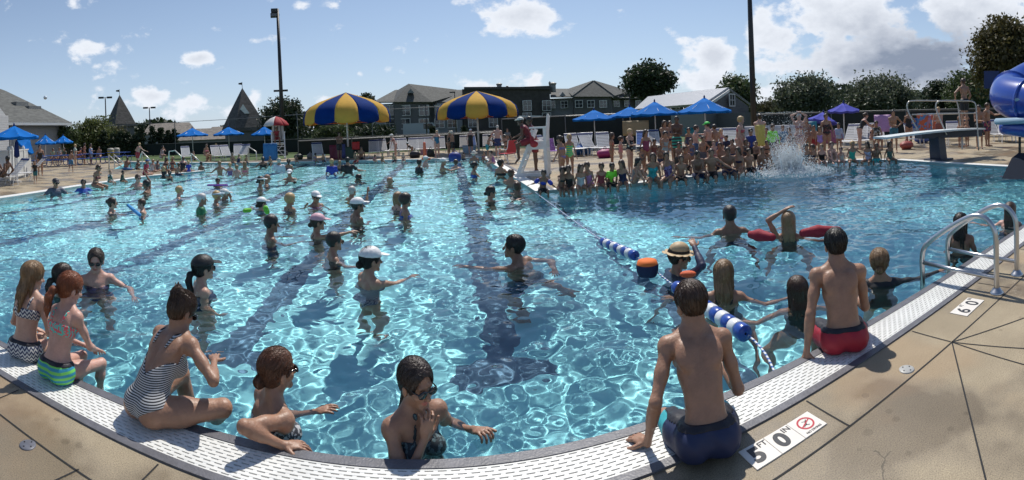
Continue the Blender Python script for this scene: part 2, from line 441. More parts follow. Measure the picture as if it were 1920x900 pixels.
            for d_, l_, rr in ((dh*.62+sd*.75+n*.25,.040,.0125),(dh*.85+sd*.42+n*.3,.033,.0105),(dh*.95+sd*.2+n*.3,.026,.009)):
                p2 = p+nrm(d_)*l_*hsz; A('hand', Cap(p, p2, rr*hsz, rr*.9*hsz, .005)); p = p2
    # --- legs
    HJ = {q: L1(.085*q*(1+.05*f),0,-.02) for q in (-1,1)}
    LG = {}
    for q in (-1,1):
        h0 = HJ[q]; spec = (legs[0] if q < 0 else legs[1]) if legs else None
        fwd = R1[1]; rt = R1[0]; toe = fwd
        if spec is not None and isinstance(spec, tuple):
            T = hip+np.array(spec[0]); pole = np.array(spec[1], float); K, An = ik(h0, T, legL, shinL, pole)
            if len(spec) > 2: toe = nrm(spec[2])
        elif pose == 'sit':
            K = h0+nrm(fwd+rt*q*(.18+kneeout)+np.array([0,0,-.03]))*legL; An = K+nrm(np.array([0,0,-1.0])+fwd*-.08*1)*shinL; toe = nrm(fwd*.8+np.array([0,0,-.6]))
        elif pose == 'knees':
            T = h0+fwd*.42*s+rt*q*.02*s; T[2] = .07*s; K, An = ik(h0, T, legL, shinL, np.array([0,.2,1.0]))
        elif pose == 'cross':
            K = h0+nrm(fwd*.75+rt*q*.75+np.array([0,0,.05]))*legL; T = h0+fwd*.28*s-rt*q*.12*s; T[2] = .06*s; K, An = ik(h0, T, legL, shinL, fwd*.5+rt*q)
        elif pose == 'wade':
            K = h0+nrm(fwd*.12+rt*q*.12+np.array([0,0,-1]))*legL; An = K+nrm(np.array([0,0,-1])-fwd*.15+rt*q*.05)*shinL
        elif pose == 'swim':
            K = h0+nrm(fwd*.35+rt*q*.45+np.array([0,0,-1]))*legL; An = K+nrm(np.array([0,0,-.7])-fwd*.9*(1 if q>0 else .3)+rt*q*.1)*shinL; toe = np.array([0,-.6,-.7])
        elif pose == 'walk':
            K = h0+nrm(fwd*.28*q+np.array([0,0,-1]))*legL; An = K+nrm(np.array([0,0,-1])+fwd*(.02 if q>0 else -.5))*shinL
        else:
            K = h0+nrm(np.array([0,.02,-1])+rt*q*.02)*legL; An = K+nrm(np.array([0,-.02,-1]))*shinL
        if pose == 'stand': An[2] = max(An[2], .075*s)
        lg = gf**.8*(.86 if child else 1)*(1.04 if f else .97)
        A('thigh', Cap(h0, K, .083*s*lg, .052*s*lg, .03))
        A('thigh', Ell(h0*.65+K*.35, np.array([.080,.080,.11])*s*lg, frame(nrm(np.cross(nrm(K-h0),[.9,.1,.2])), nrm(K-h0)), .03))
        A('shin', Cap(K, An, .050*s*lg, .031*s*lg, .02))
        bk = nrm(np.cross(np.cross(An-K, toe), An-K)); bk = bk if bk@toe < 0 else -bk
        cm = K*.70+An*.30+bk*.016*s
        A('shin', Ell(cm, np.array([.048,.050,.105])*s*lg, frame(nrm(np.cross(nrm(An-K),[1,.05,.1])), nrm(An-K)), .02))
        A('foot', Cap(An+np.array([0,0,-.02*s])-toe*.02*s, An-np.array([0,0,.045*s])*abs(1 if pose=='stand' else .6)+toe*.13*s, .034*s, .026*s, .015))
        A('foot', Cap(An-np.array([0,0,.048*s])*abs(1 if pose=='stand' else .7)+toe*.13*s, An-np.array([0,0,.05*s])*abs(1 if pose=='stand' else .8)+toe*.175*s, .024*s, .018*s, .012))
        LG[q] = (h0, K, An)
    allp = [p for t, p in P]
    fld = Field(allp, res, pad=.0)
    if fine:
        for q in (-1,1):
            fld.carve(Ell(LH(.032*q,.090,.000), np.array([.014,.012,.009])*hs, RH, 0), .010)
            fld.carve(Cap(L1(0,-.14,.0), L1(0,-.115,-.10), .004, .004), .02)
        fld.carve(Cap(L2(0,-.118,.08), L1(0,-.105,.14), .004*s, .004*s), .03)     # the line of the spine
    V, Q = fld.mesh()
    body = raw(name, V, Q, skinmat(skin)); recv(body)
    if fine:
        lp = LH(0,.085,-.0625); dd = (V-lp)@RH.T; tt = np.clip(1.35-np.sqrt((dd[:,0]/(.024*hs))**2+(dd[:,2]/(.011*hs))**2+(dd[:,1]/(.03*hs))**2), 0, 1)
        atb = body.data.attributes.new('tint', 'FLOAT', 'POINT'); atb.data.foreach_set('value', np.clip(tt*1.6,0,.8).astype(np.float32))
    body.location = loc; body.rotation_euler = (tip, 0, rz)
    tag(body, label, 'person', group)
    def sel(*tg): return [p for t, p in P if t in tg]
    def part(nm, fl, m, lab=None):
        V, Q = fl.mesh()
        if len(V) < 8: return None
        lb = np.arange(len(V))
        while True:
            mn = lb[Q].min(1); l2 = lb.copy()
            for c in range(4): np.minimum.at(l2, Q[:,c], mn)
            l2 = l2[l2]
            if (l2 == lb).all(): break
            lb = l2
        us, ct = np.unique(lb, return_counts=True)
        o = None
        for u in us[np.argsort(-ct)][:3]:
            k = ct[us == u][0]
            if o is not None and (k < 24 or k < ct.max()*.12 or nm in ('hair',)): continue
            sel_ = lb[Q[:,0]] == u; q = Q[sel_]; uu, inv = np.unique(q, return_inverse=True)
            o = raw(nm, V[uu], inv.reshape(q.shape), m, parent=body); recv(o)
            if lab: o['label'] = lab
        return o
    gres = res
    # --- clothes: thin shells that follow the body, cut at hems
    for wsp in wear:
        kind, col = wsp[0], wsp[1]; opt = wsp[2] if len(wsp) > 2 else None
        th = max(.005, res*.45)
        if kind in ('onepiece','bikini','tankini'):
            fl = Field(sel('torso'), gres, pad=.02); X3, Y3, Z3 = fl.grid()
            B = np.abs(fl.D)*0+fl.D-th
            p1 = [(X3-hip[0])*R1[i,0]+(Y3-hip[1])*R1[i,1]+(Z3-hip[2])*R1[i,2] for i in range(3)]
            p2 = [(X3-c2[0])*R2[i,0]+(Y3-c2[1])*R2[i,1]+(Z3-c2[2])*R2[i,2] for i in range(3)]
            topf = p2[2]-(.045 if kind != 'x' else 0)*s+np.maximum(0, .03*s-np.abs(p2[0])*.4)
            if opt == 'open':    # open back
                topf = np.where(p2[1] < -.01*s, p2[2]+(.04*s-np.minimum(0, 0))+np.maximum(0,.16*s-np.abs(p2[0])*1.15), topf)
            if opt == 'high': topf = p2[2]-.075*s
            legc = -(p1[2]+.075*s-np.maximum(0,np.abs(p1[0])-.03*s)*.75)
            if kind == 'bikini':
                band = np.abs(p2[2]+.03*s)-.045*s
                low = np.maximum(p1[2]-.045*s, legc)
                fl.D = np.maximum(B, np.minimum(band, low)).astype(np.float32)
            else:
                fl.D = np.maximum(B, np.maximum(topf, legc)).astype(np.float32)
            part('bikini' if kind == 'bikini' else 'swimsuit', fl, cloth(col))
            if res < .013 or kind == 'onepiece':
                # straps over the shoulders, lying on the skin
                st = []
                for q in (-1,1):
                    if opt == 'halter': path = [L2(.07*q,.10,.02), L2(.035*q,.07,.15), L2(.012*q,-.06,.185)]
                    else: path = [L2(.08*q,.11,.0), L2(.085*q,.06,.12), L2(.085*q,-.01,.165), L2(.075*q,-.09,.10), L2(.06*q,-.12,.0)]
                    for a_, b_ in zip(path[:-1], path[1:]): st.append(Cap(a_, b_, .013*s, .013*s, 0))
                fs_ = Field(st, gres, pad=.01); fb = Field(sel('torso','neck','arm'), gres, lo=fs_.o, hi=fs_.o+fs_.h*(fs_.n-1))
                if fb.D.shape == fs_.D.shape:
                    fs_.D = np.maximum(fb.D-th*1.2, fs_.D).astype(np.float32); part('strap', fs_, cloth(col if opt != 'halter' else col))
        elif kind in ('shirt','tank','rash'):
            tg = ('torso','arm') if kind != 'tank' else ('torso',)
            if kind == 'rash': tg = ('torso','arm','fore')
            loose = .010 if kind == 'shirt' else .006
            pr = [p for p in sel(*tg)]
            fl = Field(pr, gres, pad=.03); X3, Y3, Z3 = fl.grid()
            p1z = (X3-hip[0])*R1[2,0]+(Y3-hip[1])*R1[2,1]+(Z3-hip[2])*R1[2,2]
            nx = np.sqrt((X3-nb[0])**2+(Y3-nb[1])**2+(Z3-nb[2]-.03*s)**2)
            reg = np.maximum(-p1z-(.06*s if kind != 'shirt' else .12*s), .065*s-nx)
            if kind == 'shirt':
                for q in (-1,1):
                    S0, E, W = J[q]; u = nrm(E-S0); reg = np.maximum(reg, np.where(np.sqrt((X3-E[0])**2+(Y3-E[1])**2+(Z3-E[2])**2) < .19*s, (X3-S0[0])*u[0]+(Y3-S0[1])*u[1]+(Z3-S0[2])*u[2]-.19*s, -1))
            fl.D = np.maximum(fl.D-loose*s-res*.3, reg).astype(np.float32)
            part('shirt', fl, cloth(col))
        elif kind in ('trunks','briefs'):
            frac = opt if opt else .72
            pr = [Ell(L1(0,0,.02), np.array([.150,.105,.11])*s*np.array([gf,gf,1]), R1, .03)]
            for q in (-1,1):
                pr.append(Ell(L1(.072*q,-.045,-.015), np.array([.086,.084,.088])*s*gf, R1, .035))
                h0, K, An = LG[q]; pr.append(Cap(h0, K, .092*s*gf**.8, .078*s*gf**.8, .03))
                if pose in ('sit','knees','cross'): pr.append(Ell(h0*.65+K*.35, np.array([.086,.086,.11])*s, frame(nrm(np.cross(nrm(K-h0),[.9,.1,.2])), nrm(K-h0)), .03))
            fl = Field(pr, gres, pad=.02); X3, Y3, Z3 = fl.grid()
            reg = (X3-hip[0])*R1[2,0]+(Y3-hip[1])*R1[2,1]+(Z3-hip[2])*R1[2,2]-.075*s
            for q in (-1,1):
                h0, K, An = LG[q]; u = nrm(K-h0)
                side_ = q*((X3-hip[0])*R1[0,0]+(Y3-hip[1])*R1[0,1]+(Z3-hip[2])*R1[0,2])
                reg = np.maximum(reg, np.where(side_ > -.0, (X3-h0[0])*u[0]+(Y3-h0[1])*u[1]+(Z3-h0[2])*u[2]-legL*frac, -1))
            fold = 0
            if fine: fold = .0022*np.sin(X3*70+Y3*38)*np.sin(Z3*55+X3*20+1)
            fl.D = np.maximum(fl.D-.009*s+fold, reg).astype(np.float32)
            part('swim_trunks', fl, cloth(col))
            if fine:
                fl.D = np.maximum(fl.D-.003, np.abs((X3-hip[0])*R1[2,0]+(Y3-hip[1])*R1[2,1]+(Z3-hip[2])*R1[2,2]-.062*s)-.014*s).astype(np.float32)
                part('waistband', fl, cloth((.012,.012,.02)))
        elif kind == 'wrap':
            pr = [Cap(L2(0,0,.02), L1(0,0,-.30), .145*s*gf, .165*s*gf, .03), Ell(L2(0,.02,-.02), np.array([.16,.135,.12])*s*gf, R2, .04)]
            fl = Field(pr, gres); X3, Y3, Z3 = fl.grid()
            fl.D = np.maximum(fl.D+.004*np.sin(X3*60)*np.cos(Y3*40), (Z3-L2(0,0,.05)[2])).astype(np.float32); fl.D = np.maximum(fl.D, L1(0,0,-.33)[2]-Z3).astype(np.float32)
            part('towel_wrap', fl, cloth(col))
        elif kind == 'floaties':
            for q in (-1,1):
                S0, E, W = J[q]; u = nrm(E-S0); m_ = S0*.45+E*.55
                fl = Field([Cap(m_-u*.05*s, m_+u*.05*s, .085*s, .085*s, 0)], gres); part('arm_float', fl, cloth(col))
            fl = Field([Ell(L2(0,.07,-.03), np.array([.13,.06,.10])*s, R2, 0)], gres); part('chest_float', fl, cloth(col))
    # --- hair
    hc, hstyle = hair[0], hair[1]
    if hstyle != 'bald':
        thk = .012 if hstyle in ('short','crop','buzz') else .017
        if hstyle == 'buzz': thk = .006
        HP = [Ell(LH(0,-.016,.036), (np.array([.073,.092,.083])+thk)*hs, RH, .01)]
        if hstyle != 'buzz' and hstyle != 'crop' and hstyle != 'short': HP.append(Ell(LH(0,-.045,-.01), np.array([.070,.062,.075])*hs, RH, .02))
        else: HP.append(Ell(LH(0,-.038,-.012), np.array([.064,.056,.055])*hs, RH, .015))
        ex = []
        if hstyle == 'curly': HP.append(Ell(LH(0,-.03,.02), np.array([.100,.108,.105])*hs, RH, .02))
        if hstyle == 'bob':
            for q in (-1,0,1): ex.append(Cap(LH(.05*q,-.05,.0), LH(.058*q,-.045,-.11), .045*hs, .034*hs, .02))
        if hstyle in ('long','wet'):
            w_ = .040 if hstyle == 'long' else .032; ll = -.24 if hstyle == 'long' else -.27
            for q in (-1,-.4,.4,1): ex.append(Cap(LH(.048*q,-.055,.0), LH(.052*q,-.082,ll*.5), w_*hs, w_*.85*hs, .015)); ex.append(Cap(LH(.052*q,-.082,ll*.5), LH(.05*q+.004,-.10,ll-.03*abs(q-.3)), w_*.85*hs, .012*hs, .012))
            for q in (-1,1): ex.append(Cap(LH(.068*q,-.01,.01), LH(.074*q,-.03,-.10), .020*hs, .014*hs, .015)); ex.append(Cap(LH(.074*q,-.03,-.10), LH(.08*q,-.03,-.19), .014*hs, .006*hs, .01))
        if hstyle in ('bun','messybun'):
            ex.append(Ell(LH(0,-.120,.045) if hstyle == 'bun' else LH(.0,-.095,.085), np.array([.042,.036,.040])*hs*(1.0 if hstyle=='bun' else 1.25), RH, .012))
            if hstyle == 'messybun':
                rr = random.Random(3)
                for i in range(10):
                    a = rr.uniform(-1.2,1.2); e = rr.uniform(-.2,1.4); p0 = LH(.0,-.095,.09); d_ = RH.T@np.array([sin(a)*cos(e), -cos(a)*cos(e)*.8, sin(e)]); ex.append(Cap(p0+d_*.03*hs, p0+d_*rr.uniform(.055,.085)*hs+np.array([0,0,-.006]), .010*hs, .003*hs, .008))
        if hstyle == 'lowbun': ex.append(Ell(LH(0,-.120,-.035), np.array([.036,.036,.036])*hs, RH, .012))
        if hstyle in ('pony','lowpony'):
            z0 = .045 if hstyle == 'pony' else -.03
            pts = [(0,-.095,z0),(.0,-.145,z0-.01),(.006,-.165,z0-.07),(.01,-.155,z0-.15),(.012,-.135,z0-.22)]
            rs_ = [.020,.026,.030,.026,.008]
            for (a_, b_, ra, rb) in zip(pts[:-1], pts[1:], rs_[:-1], rs_[1:]): ex.append(Cap(LH(*a_), LH(*b_), ra*hs, rb*hs, .015))
        if hstyle == 'wetpony':
            pts = [(0,-.09,-.06),(.0,-.11,-.11),(.004,-.13,-.2),(.01,-.15,-.26)]
            for (a_, b_, ra, rb) in zip(pts[:-1], pts[1:], [.020,.018,.015], [.018,.015,.006]): ex.append(Cap(LH(*a_), LH(*b_), ra*hs, rb*hs, .01))
        fl = Field(HP+ex, gres, pad=.012)
        X3, Y3, Z3 = fl.grid()
        q_ = [(X3-O[0])*RH[i,0]+(Y3-O[1])*RH[i,1]+(Z3-O[2])*RH[i,2] for i in range(3)]
        face = Ell((0,0,0), (1,1,1))
        fy, fz = q_[1]/hs, q_[2]/hs
        fe = Ell((0,.088,-.022), (.066,.062,.098)); fd = fe.d(q_[0]/hs, fy, fz)*hs
        lim = -fz-.062 if hstyle in ('short','crop','buzz') else -fz-.075
        if hstyle in ('short','crop','buzz'): fl.D = np.maximum(fl.D, lim*hs)
        ear = Ell((0,0,0),(1,1,1))
        cap_ = np.maximum(fl.D, -fd)
        if hstyle in ('short','crop','buzz','pony','bun','messybun','lowbun','lowpony','wetpony'):
            ea = np.sqrt(((fy-.0)/.024)**2+((fz+.022)/.036)**2)-1
            cap_ = np.where(np.abs(q_[0])/hs > .045, np.maximum(cap_, -ea*.03*hs), cap_)
        if fine:
            an = np.arctan2(q_[0], -q_[1]+.02); cap_ = cap_+(.0016*np.sin(an*38+fz*30)+.0012*np.sin(an*67-fz*55+np.sin(fz*40)*2))*hs
        fl.D = cap_.astype(np.float32)
        ho = part('hair', fl, hairmat(hc))
        if fine and ho is not None:      # separate strands lying over the mass of hair, a few flying free
            rg = np.random.default_rng(int(H*1000)+int(abs(rz)*100)); me = ho.data; nv = len(me.vertices)
            V = np.empty(nv*3, np.float32); me.vertices.foreach_get('co', V); V = V.reshape(-1,3)
            Q = np.empty(len(me.loops), np.int32); me.loops.foreach_get('vertex_index', Q); Q = Q.reshape(-1,4)
            ns = 900; Pp = V[rg.integers(0, nv, ns)].astype(float); h_ = fl.h
            def samp(p):
                i = np.clip(((p-fl.o)/h_), 1, np.array(fl.n)-3); i0 = i.astype(int); f_ = i-i0; r_ = 0
                for a in (0,1):
                    for b in (0,1):
                        for c in (0,1):
                            w_ = (f_[:,0] if a else 1-f_[:,0])*(f_[:,1] if b else 1-f_[:,1])*(f_[:,2] if c else 1-f_[:,2]); r_ = r_+w_*fl.D[i0[:,0]+a, i0[:,1]+b, i0[:,2]+c]
                return r_
            def grd(p):
                g_ = np.stack([samp(p+e)-samp(p-e) for e in np.eye(3)*h_], 1); return g_/np.maximum(np.linalg.norm(g_, axis=1), 1e-6)[:,None]
            crown = LH(0,-.03,.12); tail = LH(*{'messybun':(0,-.095,.085),'bun':(0,-.12,.045),'lowbun':(0,-.12,-.035),'lowpony':(0,-.10,-.03),'wetpony':(0,-.09,-.06)}.get(hstyle, (0,-.1,-3)))
            pulled = hstyle in ('messybun','bun','lowbun','lowpony','wetpony'); lift = rg.random(ns)**6*.006
            wob = rg.normal(size=(ns,3))*.25; paths = [Pp]
            for k in range(8):
                n_ = grd(Pp)
                g_ = (tail-Pp) if pulled else ((Pp-crown) if hstyle in ('short','crop') else np.array([0,0,-1.0])+(Pp-crown)*1.5)
                g_ = g_/np.maximum(np.linalg.norm(g_, axis=1), 1e-6)[:,None]+wob*(.6+.4*np.sin(k)); g_ = g_-n_*np.sum(g_*n_, 1)[:,None]; g_ /= np.maximum(np.linalg.norm(g_, axis=1), 1e-6)[:,None]
                Pp = Pp+g_*(.007 if hstyle in ('short','crop') else .011)*hs; n_ = grd(Pp); Pp = Pp-n_*np.clip(samp(Pp)-.0012-lift*k/8, -.004, .012)[:,None]; paths.append(Pp)
            T_ = np.stack(paths, 1); K_ = T_.shape[1]; d_ = np.gradient(T_, axis=1); d_ /= np.maximum(np.linalg.norm(d_, axis=2), 1e-6)[...,None]
            sdv = np.cross(d_, np.broadcast_to(np.array([.3,.2,.93]), d_.shape)); sdv /= np.maximum(np.linalg.norm(sdv, axis=2), 1e-6)[...,None]; up2 = np.cross(d_, sdv)
            rad_ = .0011*(1-np.arange(K_)/K_*.8)[None,:,None]
            ring = np.stack([T_+rad_*(cos(a)*sdv+sin(a)*up2) for a in (0,2.1,4.2)], 2).reshape(-1,3)
            b0 = nv+(np.arange(ns)[:,None,None]*K_+np.arange(K_-1)[None,:,None])*3; kk = np.arange(3)[None,None,:]
            Q2 = np.stack([b0+kk, b0+(kk+1)%3, b0+3+(kk+1)%3, b0+3+kk], -1).reshape(-1,4)
            bpy.data.objects.remove(ho); o = raw('hair', np.concatenate([V, ring]), np.concatenate([Q, Q2]), hairmat(hc), parent=body); recv(o)
    if fine:
        er = []
        for q in (-1,1): er.append(Ell(LH(.032*q,.0765,.000), np.array([.0125,.0105,.0105])*hs, RH, 0))
        if not glasses: part('eye', Field(er, .0035), mat('eye', (.35,.30,.27), .15))
    if glasses:
        up_ = .075 if glasses == 'up' else 0; yy = .098 if glasses != 'up' else .072
        er = [Ell(LH(.034*q,yy,-.002+up_), np.array([.029,.009,.021])*hs, RH, 0) for q in (-1,1)]
        er.append(Cap(LH(-.012,yy+.004,.006+up_), LH(.012,yy+.004,.006+up_), .004*hs, .004*hs, 0))
        for q in (-1,1): er.append(Cap(LH(.060*q,yy-.006,.006+up_), LH(.078*q,-.005,.008+up_*.6), .0042*hs, .0042*hs, 0))
        part('sunglasses', Field(er, min(res, .009) if res > .006 else .004), GLASSM)
    if hat:
        kd, hcl = hat; m_ = cloth(hcl)
        if kd == 'cap' or kd == 'visor':
            fl = Field([Ell(LH(0,-.012,.040), np.array([.096,.116,.097])*hs, RH, 0)], gres)
            X3, Y3, Z3 = fl.grid(); q_ = [(X3-O[0])*RH[i,0]+(Y3-O[1])*RH[i,1]+(Z3-O[2])*RH[i,2] for i in range(3)]
            zc = .038*hs-q_[2]-q_[1]*.10
            fl.D = np.maximum(fl.D, zc) if kd == 'cap' else np.maximum(np.maximum(fl.D, zc), q_[2]-.075*hs)
            fl.D = fl.D.astype(np.float32)
            part('cap', fl, m_)
            part('brim', Field([Ell(LH(0,.126,.044), np.array([.068,.066,max(.006, res*.85)/hs])*hs, frame(RH[1]-RH[2]*.18, RH[2]), 0)], gres), m_)
        elif kd == 'straw':
            part('hat_crown', Field([Ell(LH(0,-.005,.075), np.array([.088,.100,.080])*hs, RH, 0)], gres), m_)
            part('hat_brim', Field([Ell(LH(0,.0,.050), np.array([.165,.175,max(.007,res*.6)/hs])*hs, RH, 0)], gres), m_)
            fl = Field([Ell(LH(0,-.005,.070), np.array([.092,.104,.080])*hs, RH, 0)], gres); X3, Y3, Z3 = fl.grid(); q2 = (X3-O[0])*RH[2,0]+(Y3-O[1])*RH[2,1]+(Z3-O[2])*RH[2,2]
            fl.D = np.maximum(fl.D, np.abs(q2-.068*hs)-.011*hs).astype(np.float32); part('hat_band', fl, cloth((.02,.015,.012)))
    return body, dict(O=O, SH=SH, J=J, hip=hip, LH=LH, H=H, top=O[2]+.115*hs)
# ---------- camera: the photograph is a hand-held cylindrical panorama
cd = bpy.data.cameras.new('camera'); cam = bpy.data.objects.new('camera', cd); COL.objects.link(cam); sc.camera = cam
cam.rotation_mode = 'QUATERNION'; cam.location = (0,0,EYE); cam.rotation_quaternion = (RT@Matrix.Rotation(-az(960),3,'Z')@Matrix.Rotation(PI/2,3,'X')).to_quaternion(); cd.clip_end = 3000; cd.clip_start = .05
cd.type = 'PANO'; cd.panorama_type = 'CENTRAL_CYLINDRICAL'
cd.central_cylindrical_range_u_min = -960/F; cd.central_cylindrical_range_u_max = 960/F
cd.central_cylindrical_range_v_min = -(900-HOR)/F; cd.central_cylindrical_range_v_max = HOR/F; cd.central_cylindrical_radius = 1
sc.view_settings.view_transform = 'Standard'; sc.view_settings.look = 'None'; sc.view_settings.exposure = .02; sc.view_settings.gamma = 1
sc.render.engine = 'CYCLES'
sc.cycles.use_denoising = True; sc.cycles.max_bounces = 7; sc.cycles.diffuse_bounces = 3; sc.cycles.glossy_bounces = 3; sc.cycles.transmission_bounces = 5; sc.cycles.transparent_max_bounces = 6
sc.cycles.caustics_reflective = False; sc.cycles.sample_clamp_indirect = 6; sc.cycles.use_adaptive_sampling = True; sc.cycles.adaptive_threshold = .02
# ---------- sun and sky
SUN_EL, SUN_AZ = rad(57), .26
W = bpy.data.worlds.new('World'); sc.world = W; W.use_nodes = True; nt = W.node_tree; N = nt.nodes.new; L = nt.links.new
bg = nt.nodes['Background']; bg.inputs[1].default_value = .10
sky = N('ShaderNodeTexSky'); sky.sky_type = 'NISHITA'; sky.sun_disc = False; sky.sun_elevation = SUN_EL; sky.sun_rotation = SUN_AZ; sky.air_density = 1.0; sky.dust_density = .4; sky.ozone_density = 3.0; sky.altitude = 60
L(sky.outputs[0], bg.inputs[0])
def math_(op, a, b=None, c=None, clamp=False):
    n = N('ShaderNodeMath'); n.operation = op; n.use_clamp = clamp
    for i, v in enumerate((a, b, c)):
        if v is None: continue
        if isinstance(v, (int, float)): n.inputs[i].default_value = v
        else: L(v, n.inputs[i])
    return n.outputs[0]
tc = N('ShaderNodeTexCoord'); sp = N('ShaderNodeSeparateXYZ'); L(tc.outputs['Generated'], sp.inputs[0])
A_ = math_('ARCTAN2', sp.outputs[0], sp.outputs[1])
hz_ = math_('SQRT', math_('ADD', math_('MULTIPLY', sp.outputs[0], sp.outputs[0]), math_('MULTIPLY', sp.outputs[1], sp.outputs[1])))
T_ = math_('DIVIDE', sp.outputs[2], math_('MAXIMUM', hz_, .02))
def fbm(scale, det, off=(0,0,0), st=(1,1,1)):
    mp = N('ShaderNodeMapping'); mp.inputs['Location'].default_value = off; mp.inputs['Scale'].default_value = st
    L(tc.outputs['Generated'], mp.inputs[0])
    n = N('ShaderNodeTexNoise'); n.inputs['Scale'].default_value = scale; n.inputs['Detail'].default_value = det; n.inputs['Roughness'].default_value = .58; L(mp.outputs[0], n.inputs['Vector']); return n.outputs[0]
nA = fbm(9, 9, (.3,.2,.1), (1,1,1.7)); nB = fbm(26, 6, (2,.4,.8), (1,1,1.3)); nC = fbm(4.0, 6, (5,1,3), (1,1,2.2))
CL = [(160,92,50,24,1.0),(378,108,36,15,.95),(488,74,22,11,.9),(285,182,36,27,1.05),(235,190,30,16,.6),(355,205,70,26,.78),(430,208,60,22,.65),(478,180,20,16,.8),(572,14,18,16,.7),(645,10,18,16,.7),
      (678,139,16,9,.75),(654,160,10,18,.65),(615,185,30,12,.6),(1003,30,58,36,1.15),(908,160,20,9,.7),(965,14,9,40,.5),(1008,152,16,18,.7),(845,75,12,10,.4),(720,70,9,9,.35),
      (1348,104,42,32,1.15),(1330,150,60,24,.7),(1470,80,72,58,1.2),(1612,62,18,16,1.0),(1560,30,130,60,1.05),(1600,110,120,55,1.0),(1720,120,110,70,1.15),(1840,30,130,60,1.25),(1660,60,90,50,1.1),(1560,195,210,45,.78),(1790,150,60,34,1.15),(1450,120,60,30,.9),(1300,205,150,36,.62),(1180,30,20,20,.2),(1545,12,60,28,1.2),(2100,90,200,160,1.2)]
S_ = None
for (x, y, wx, wy, st) in CL:
    a0, t0 = az(x), (hor(x)-y)/F
    dx = math_('MULTIPLY', math_('SUBTRACT', A_, a0), F/(wx*1.0)); dy = math_('MULTIPLY', math_('SUBTRACT', T_, t0), F/(wy*1.0))
    g = math_('MULTIPLY', math_('POWER', 2.718, math_('MULTIPLY', math_('ADD', math_('MULTIPLY', dx, dx), math_('MULTIPLY', dy, dy)), -1.0)), st)
    S_ = g if S_ is None else math_('MAXIMUM', S_, g)
amb = math_('MULTIPLY', math_('SUBTRACT', 1.0, math_('MULTIPLY', math_('ABSOLUTE', T_), 2.2)), .12)
dens = math_('ADD', math_('ADD', S_, math_('MULTIPLY', math_('SUBTRACT', nA, .5), 3.1)), math_('ADD', math_('MULTIPLY', math_('SUBTRACT', nB, .5), 1.1), amb))
mr = N('ShaderNodeMapRange'); mr.interpolation_type = 'SMOOTHSTEP'; mr.inputs[1].default_value = .40; mr.inputs[2].default_value = .86; L(dens, mr.inputs[0])
# thin veil near the horizon and towards the sun side
veil = math_('MULTIPLY', math_('POWER', 2.718, math_('MULTIPLY', math_('ABSOLUTE', T_), -3.8)), .72)
# the grey undersides of the big bank on the right
gdx = math_('MULTIPLY', math_('SUBTRACT', A_, az(1735)), F/170.); gdy = math_('MULTIPLY', math_('SUBTRACT', T_, (hor(1735)-118)/F), F/66.)
G1 = math_('POWER', 2.718, math_('MULTIPLY', math_('ADD', math_('MULTIPLY', gdx, gdx), math_('MULTIPLY', gdy, gdy)), -1.0))
shd = math_('MULTIPLY', G1, math_('ADD', .85, math_('MULTIPLY', math_('SUBTRACT', nC, .5), 3.2)), clamp=True)
thick = N('ShaderNodeMapRange'); thick.inputs[1].default_value = .8; thick.inputs[2].default_value = 1.7; thick.inputs[3].default_value = 0; thick.inputs[4].default_value = .34; L(dens, thick.inputs[0])
sh2 = math_('ADD', shd, thick.outputs[0], clamp=True)
cc = N('ShaderNodeMix'); cc.data_type = 'RGBA'; cc.inputs[6].default_value = (.82,.86,.93,1); cc.inputs[7].default_value = (.26,.31,.41,1); L(sh2, cc.inputs[0])
bc = N('ShaderNodeBackground'); bc.inputs[1].default_value = 1.04; L(cc.outputs[2], bc.inputs[0])
bv = N('ShaderNodeBackground'); bv.inputs[0].default_value = (.56,.68,.87,1); bv.inputs[1].default_value = 1.0
m1 = N('ShaderNodeMixShader'); L(veil, m1.inputs[0]); L(bg.outputs[0], m1.inputs[1]); L(bv.outputs[0], m1.inputs[2])
m2 = N('ShaderNodeMixShader'); L(mr.outputs[0], m2.inputs[0]); L(m1.outputs[0], m2.inputs[1]); L(bc.outputs[0], m2.inputs[2])
L(m2.outputs[0], nt.nodes['World Output'].inputs[0])
sl = bpy.data.lights.new('sun', 'SUN'); sl.energy = 4.4; sl.angle = rad(.7); sl.color = (1,.95,.87); sl.cycles.is_caustics_light = True
so = bpy.data.objects.new('sun', sl); COL.objects.link(so); so.rotation_euler = (-(PI/2-SUN_EL), 0, -SUN_AZ)

# ---------- pool outline
Y0 = 2.276
def g2(px, py): p = gr(px, py); return (p.x, p.y)
PEN = g2(1003.5, 359); FC = g2(905, 294)
POOL = [(-11.4,Y0), (12.3,Y0), g2(1904,313.5), g2(1679,300), g2(1603,300), g2(1511,308), g2(1422,316), g2(1311,330), g2(1207,342.5), PEN, g2(922,306), FC,
        g2(870,296.5), g2(800,298.5), g2(640,301.5), g2(450,305.5), g2(240,303.5), g2(213,317), g2(383,320.5), g2(280,330), g2(160,347), g2(0,372)]
from mathutils.geometry import tessellate_polygon
def sheet(name, outer, hole, z, m):
    pls = [[Vector((x,y,0)) for x,y in outer]]+([[Vector((x,y,0)) for x,y in hole]] if hole else [])
    pts = [p for q in pls for p in q]; tri = tessellate_polygon(pls)
    me = bpy.data.meshes.new(name); me.from_pydata([(p.x,p.y,z) for p in pts], [], [tuple(t) for t in tri]); me.materials.append(m)
    bm = bmesh.new(); bm.from_mesh(me); bmesh.ops.recalc_face_normals(bm, faces=bm.faces)
    bm.normal_update()
    if sum(f.normal.z for f in bm.faces) < 0: bmesh.ops.reverse_faces(bm, faces=bm.faces)
    bm.to_mesh(me); bm.free()
    o = bpy.data.objects.new(name, me); COL.objects.link(o); tag(o, kind='structure'); return o
